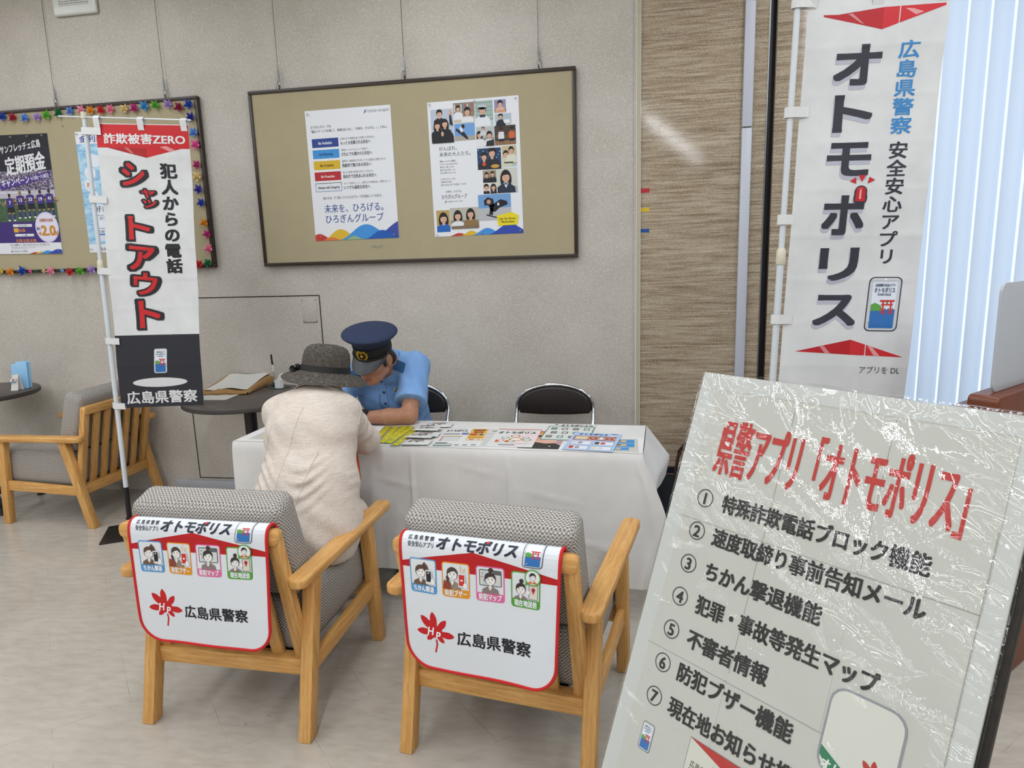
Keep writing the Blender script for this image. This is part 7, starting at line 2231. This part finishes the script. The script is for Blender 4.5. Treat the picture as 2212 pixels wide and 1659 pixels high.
# orange shoulder bag held on her lap (its edge shows beside her waist)
t = thing('shoulder_bag', 'orange bag on the lap of the seated woman, just showing beside her waist', 'bag', (-1.140, -1.40, .57))
loft(G(), [ring(0, .012, .07), ring(.01, .016, .075), ring(.06, .015, .075), ring(.13, .010, .07), ring(.135, .003, .065)], 'orange_fabric').build('body', t)
G().tube([(0, -.05, .128), (0, -.04, .15), (0, 0, .158), (0, .04, .15), (0, .05, .128)], .005, 'orange_fabric', 8).build('handle', t)
# straw hat: worn, so it is part of the person; crown, brim, ribbon and bow
HT = Matrix.Translation(wl_(hh + V3(0, 0, .017))) @ (Matrix.Rotation(R(6), 4, 'Y') @ Matrix.Rotation(-R(9), 4, 'X')) @ Matrix.Translation((0, -.012, -.006))
def hatmesh(prof, mat, fn=None, seg=64, sx=1.0, sy=1.1):
    g0 = G(); g0.lathe(prof, mat, seg=seg, sx=sx, sy=sy, fn=fn, cap=False)
    g1 = G(); g1.add([HT @ Vector(p) for p in g0.v], g0.f, mat, True); return g1
hat = hatmesh([(0, .108), (.035, .107), (.062, .101), (.078, .090), (.087, .074), (.0905, .055), (.0925, .030), (.094, .002), (.098, -.006), (.112, -.012), (.132, -.019), (.150, -.029), (.162, -.039), (.1645, -.043), (.162, -.044), (.145, -.031), (.12, -.018), (.097, -.010), (.0925, .0), (.091, .02)], 'straw',
              fn=lambda p, a: (p.x, p.y, p.z + (.010 * math.sin(2 * a + .6) - .008 * math.cos(a * 3)) * max(0, (math.hypot(p.x, p.y / 1.1) - .095) / .08)))
tag(hat.build('straw_hat', WO), 'dark charcoal woven straw hat')
tag(hatmesh([(.0945, -.004), (.0965, -.002), (.0950, .021), (.0935, .022)], 'black_ribbon').build('hat_ribbon', WO), 'black ribbon band')
g = G()
for sx, L_ in ((1, .048), (-1, .04)):
    def bow(u, v, sx=sx, L_=L_):
        a = math.pi * 2 * u
        return HT @ (Matrix.Rotation(R(195), 4, 'Z') @ Vector((.112 + .010 * math.sin(a) + .012 * v, sx * (.004 + L_ * (.5 - .5 * math.cos(a))), -.004 + .024 * (v - .5) + .004 * math.sin(a * 2) - .012 * sx * u)))
    g.grid(bow, 18, 4, 'black_ribbon')
def tail(u, v):
    return HT @ (Matrix.Rotation(R(198), 4, 'Z') @ Vector((.105 + .05 * u, -.008 + .022 * (v - .5) - .01 * u, .006 - .026 * u + .006 * math.sin(u * 5))))
g.grid(tail, 10, 3, 'black_ribbon', th=.001)
g.lathe([(0, -.01), (.009, -.006), (.009, .006), (0, .01)], 'black_ribbon', tuple(HT @ (Matrix.Rotation(R(195), 4, 'Z') @ Vector((.106, 0, .008)))), 12)
g.build('hat_bow', WO)
g = G(); g.tube([HT @ (Matrix.Rotation(R(197), 4, 'Z') @ Vector((.118 + .02 * q, -.012 + .003 * q, .008 - .01 * q))) for q in (0, .5, 1, 1.4)], .003, 'steel', 8); g.build('bow_clip', WO)

# clothing pieces belong to the garment they sit on
def under(person, base, names):
    b = [c for c in person.children if c.name.split('.')[0] == base][0]
    for c in list(person.children):
        if c.name.split('.')[0] in names and c is not b:
            c.parent = b
under(OFF, 'shirt', ('collar', 'epaulette', 'placket', 'button', 'pocket', 'chest_badge'))
under(OFF, 'cap_crown', ('cap_band', 'cap_visor', 'chin_strap', 'cap_emblem'))
under(OFF, 'watch_strap', ('watch_face',))
under(WO, 'straw_hat', ('hat_ribbon', 'hat_bow', 'bow_clip'))
under(WO, 'jacket', ('collar', 'seam'))
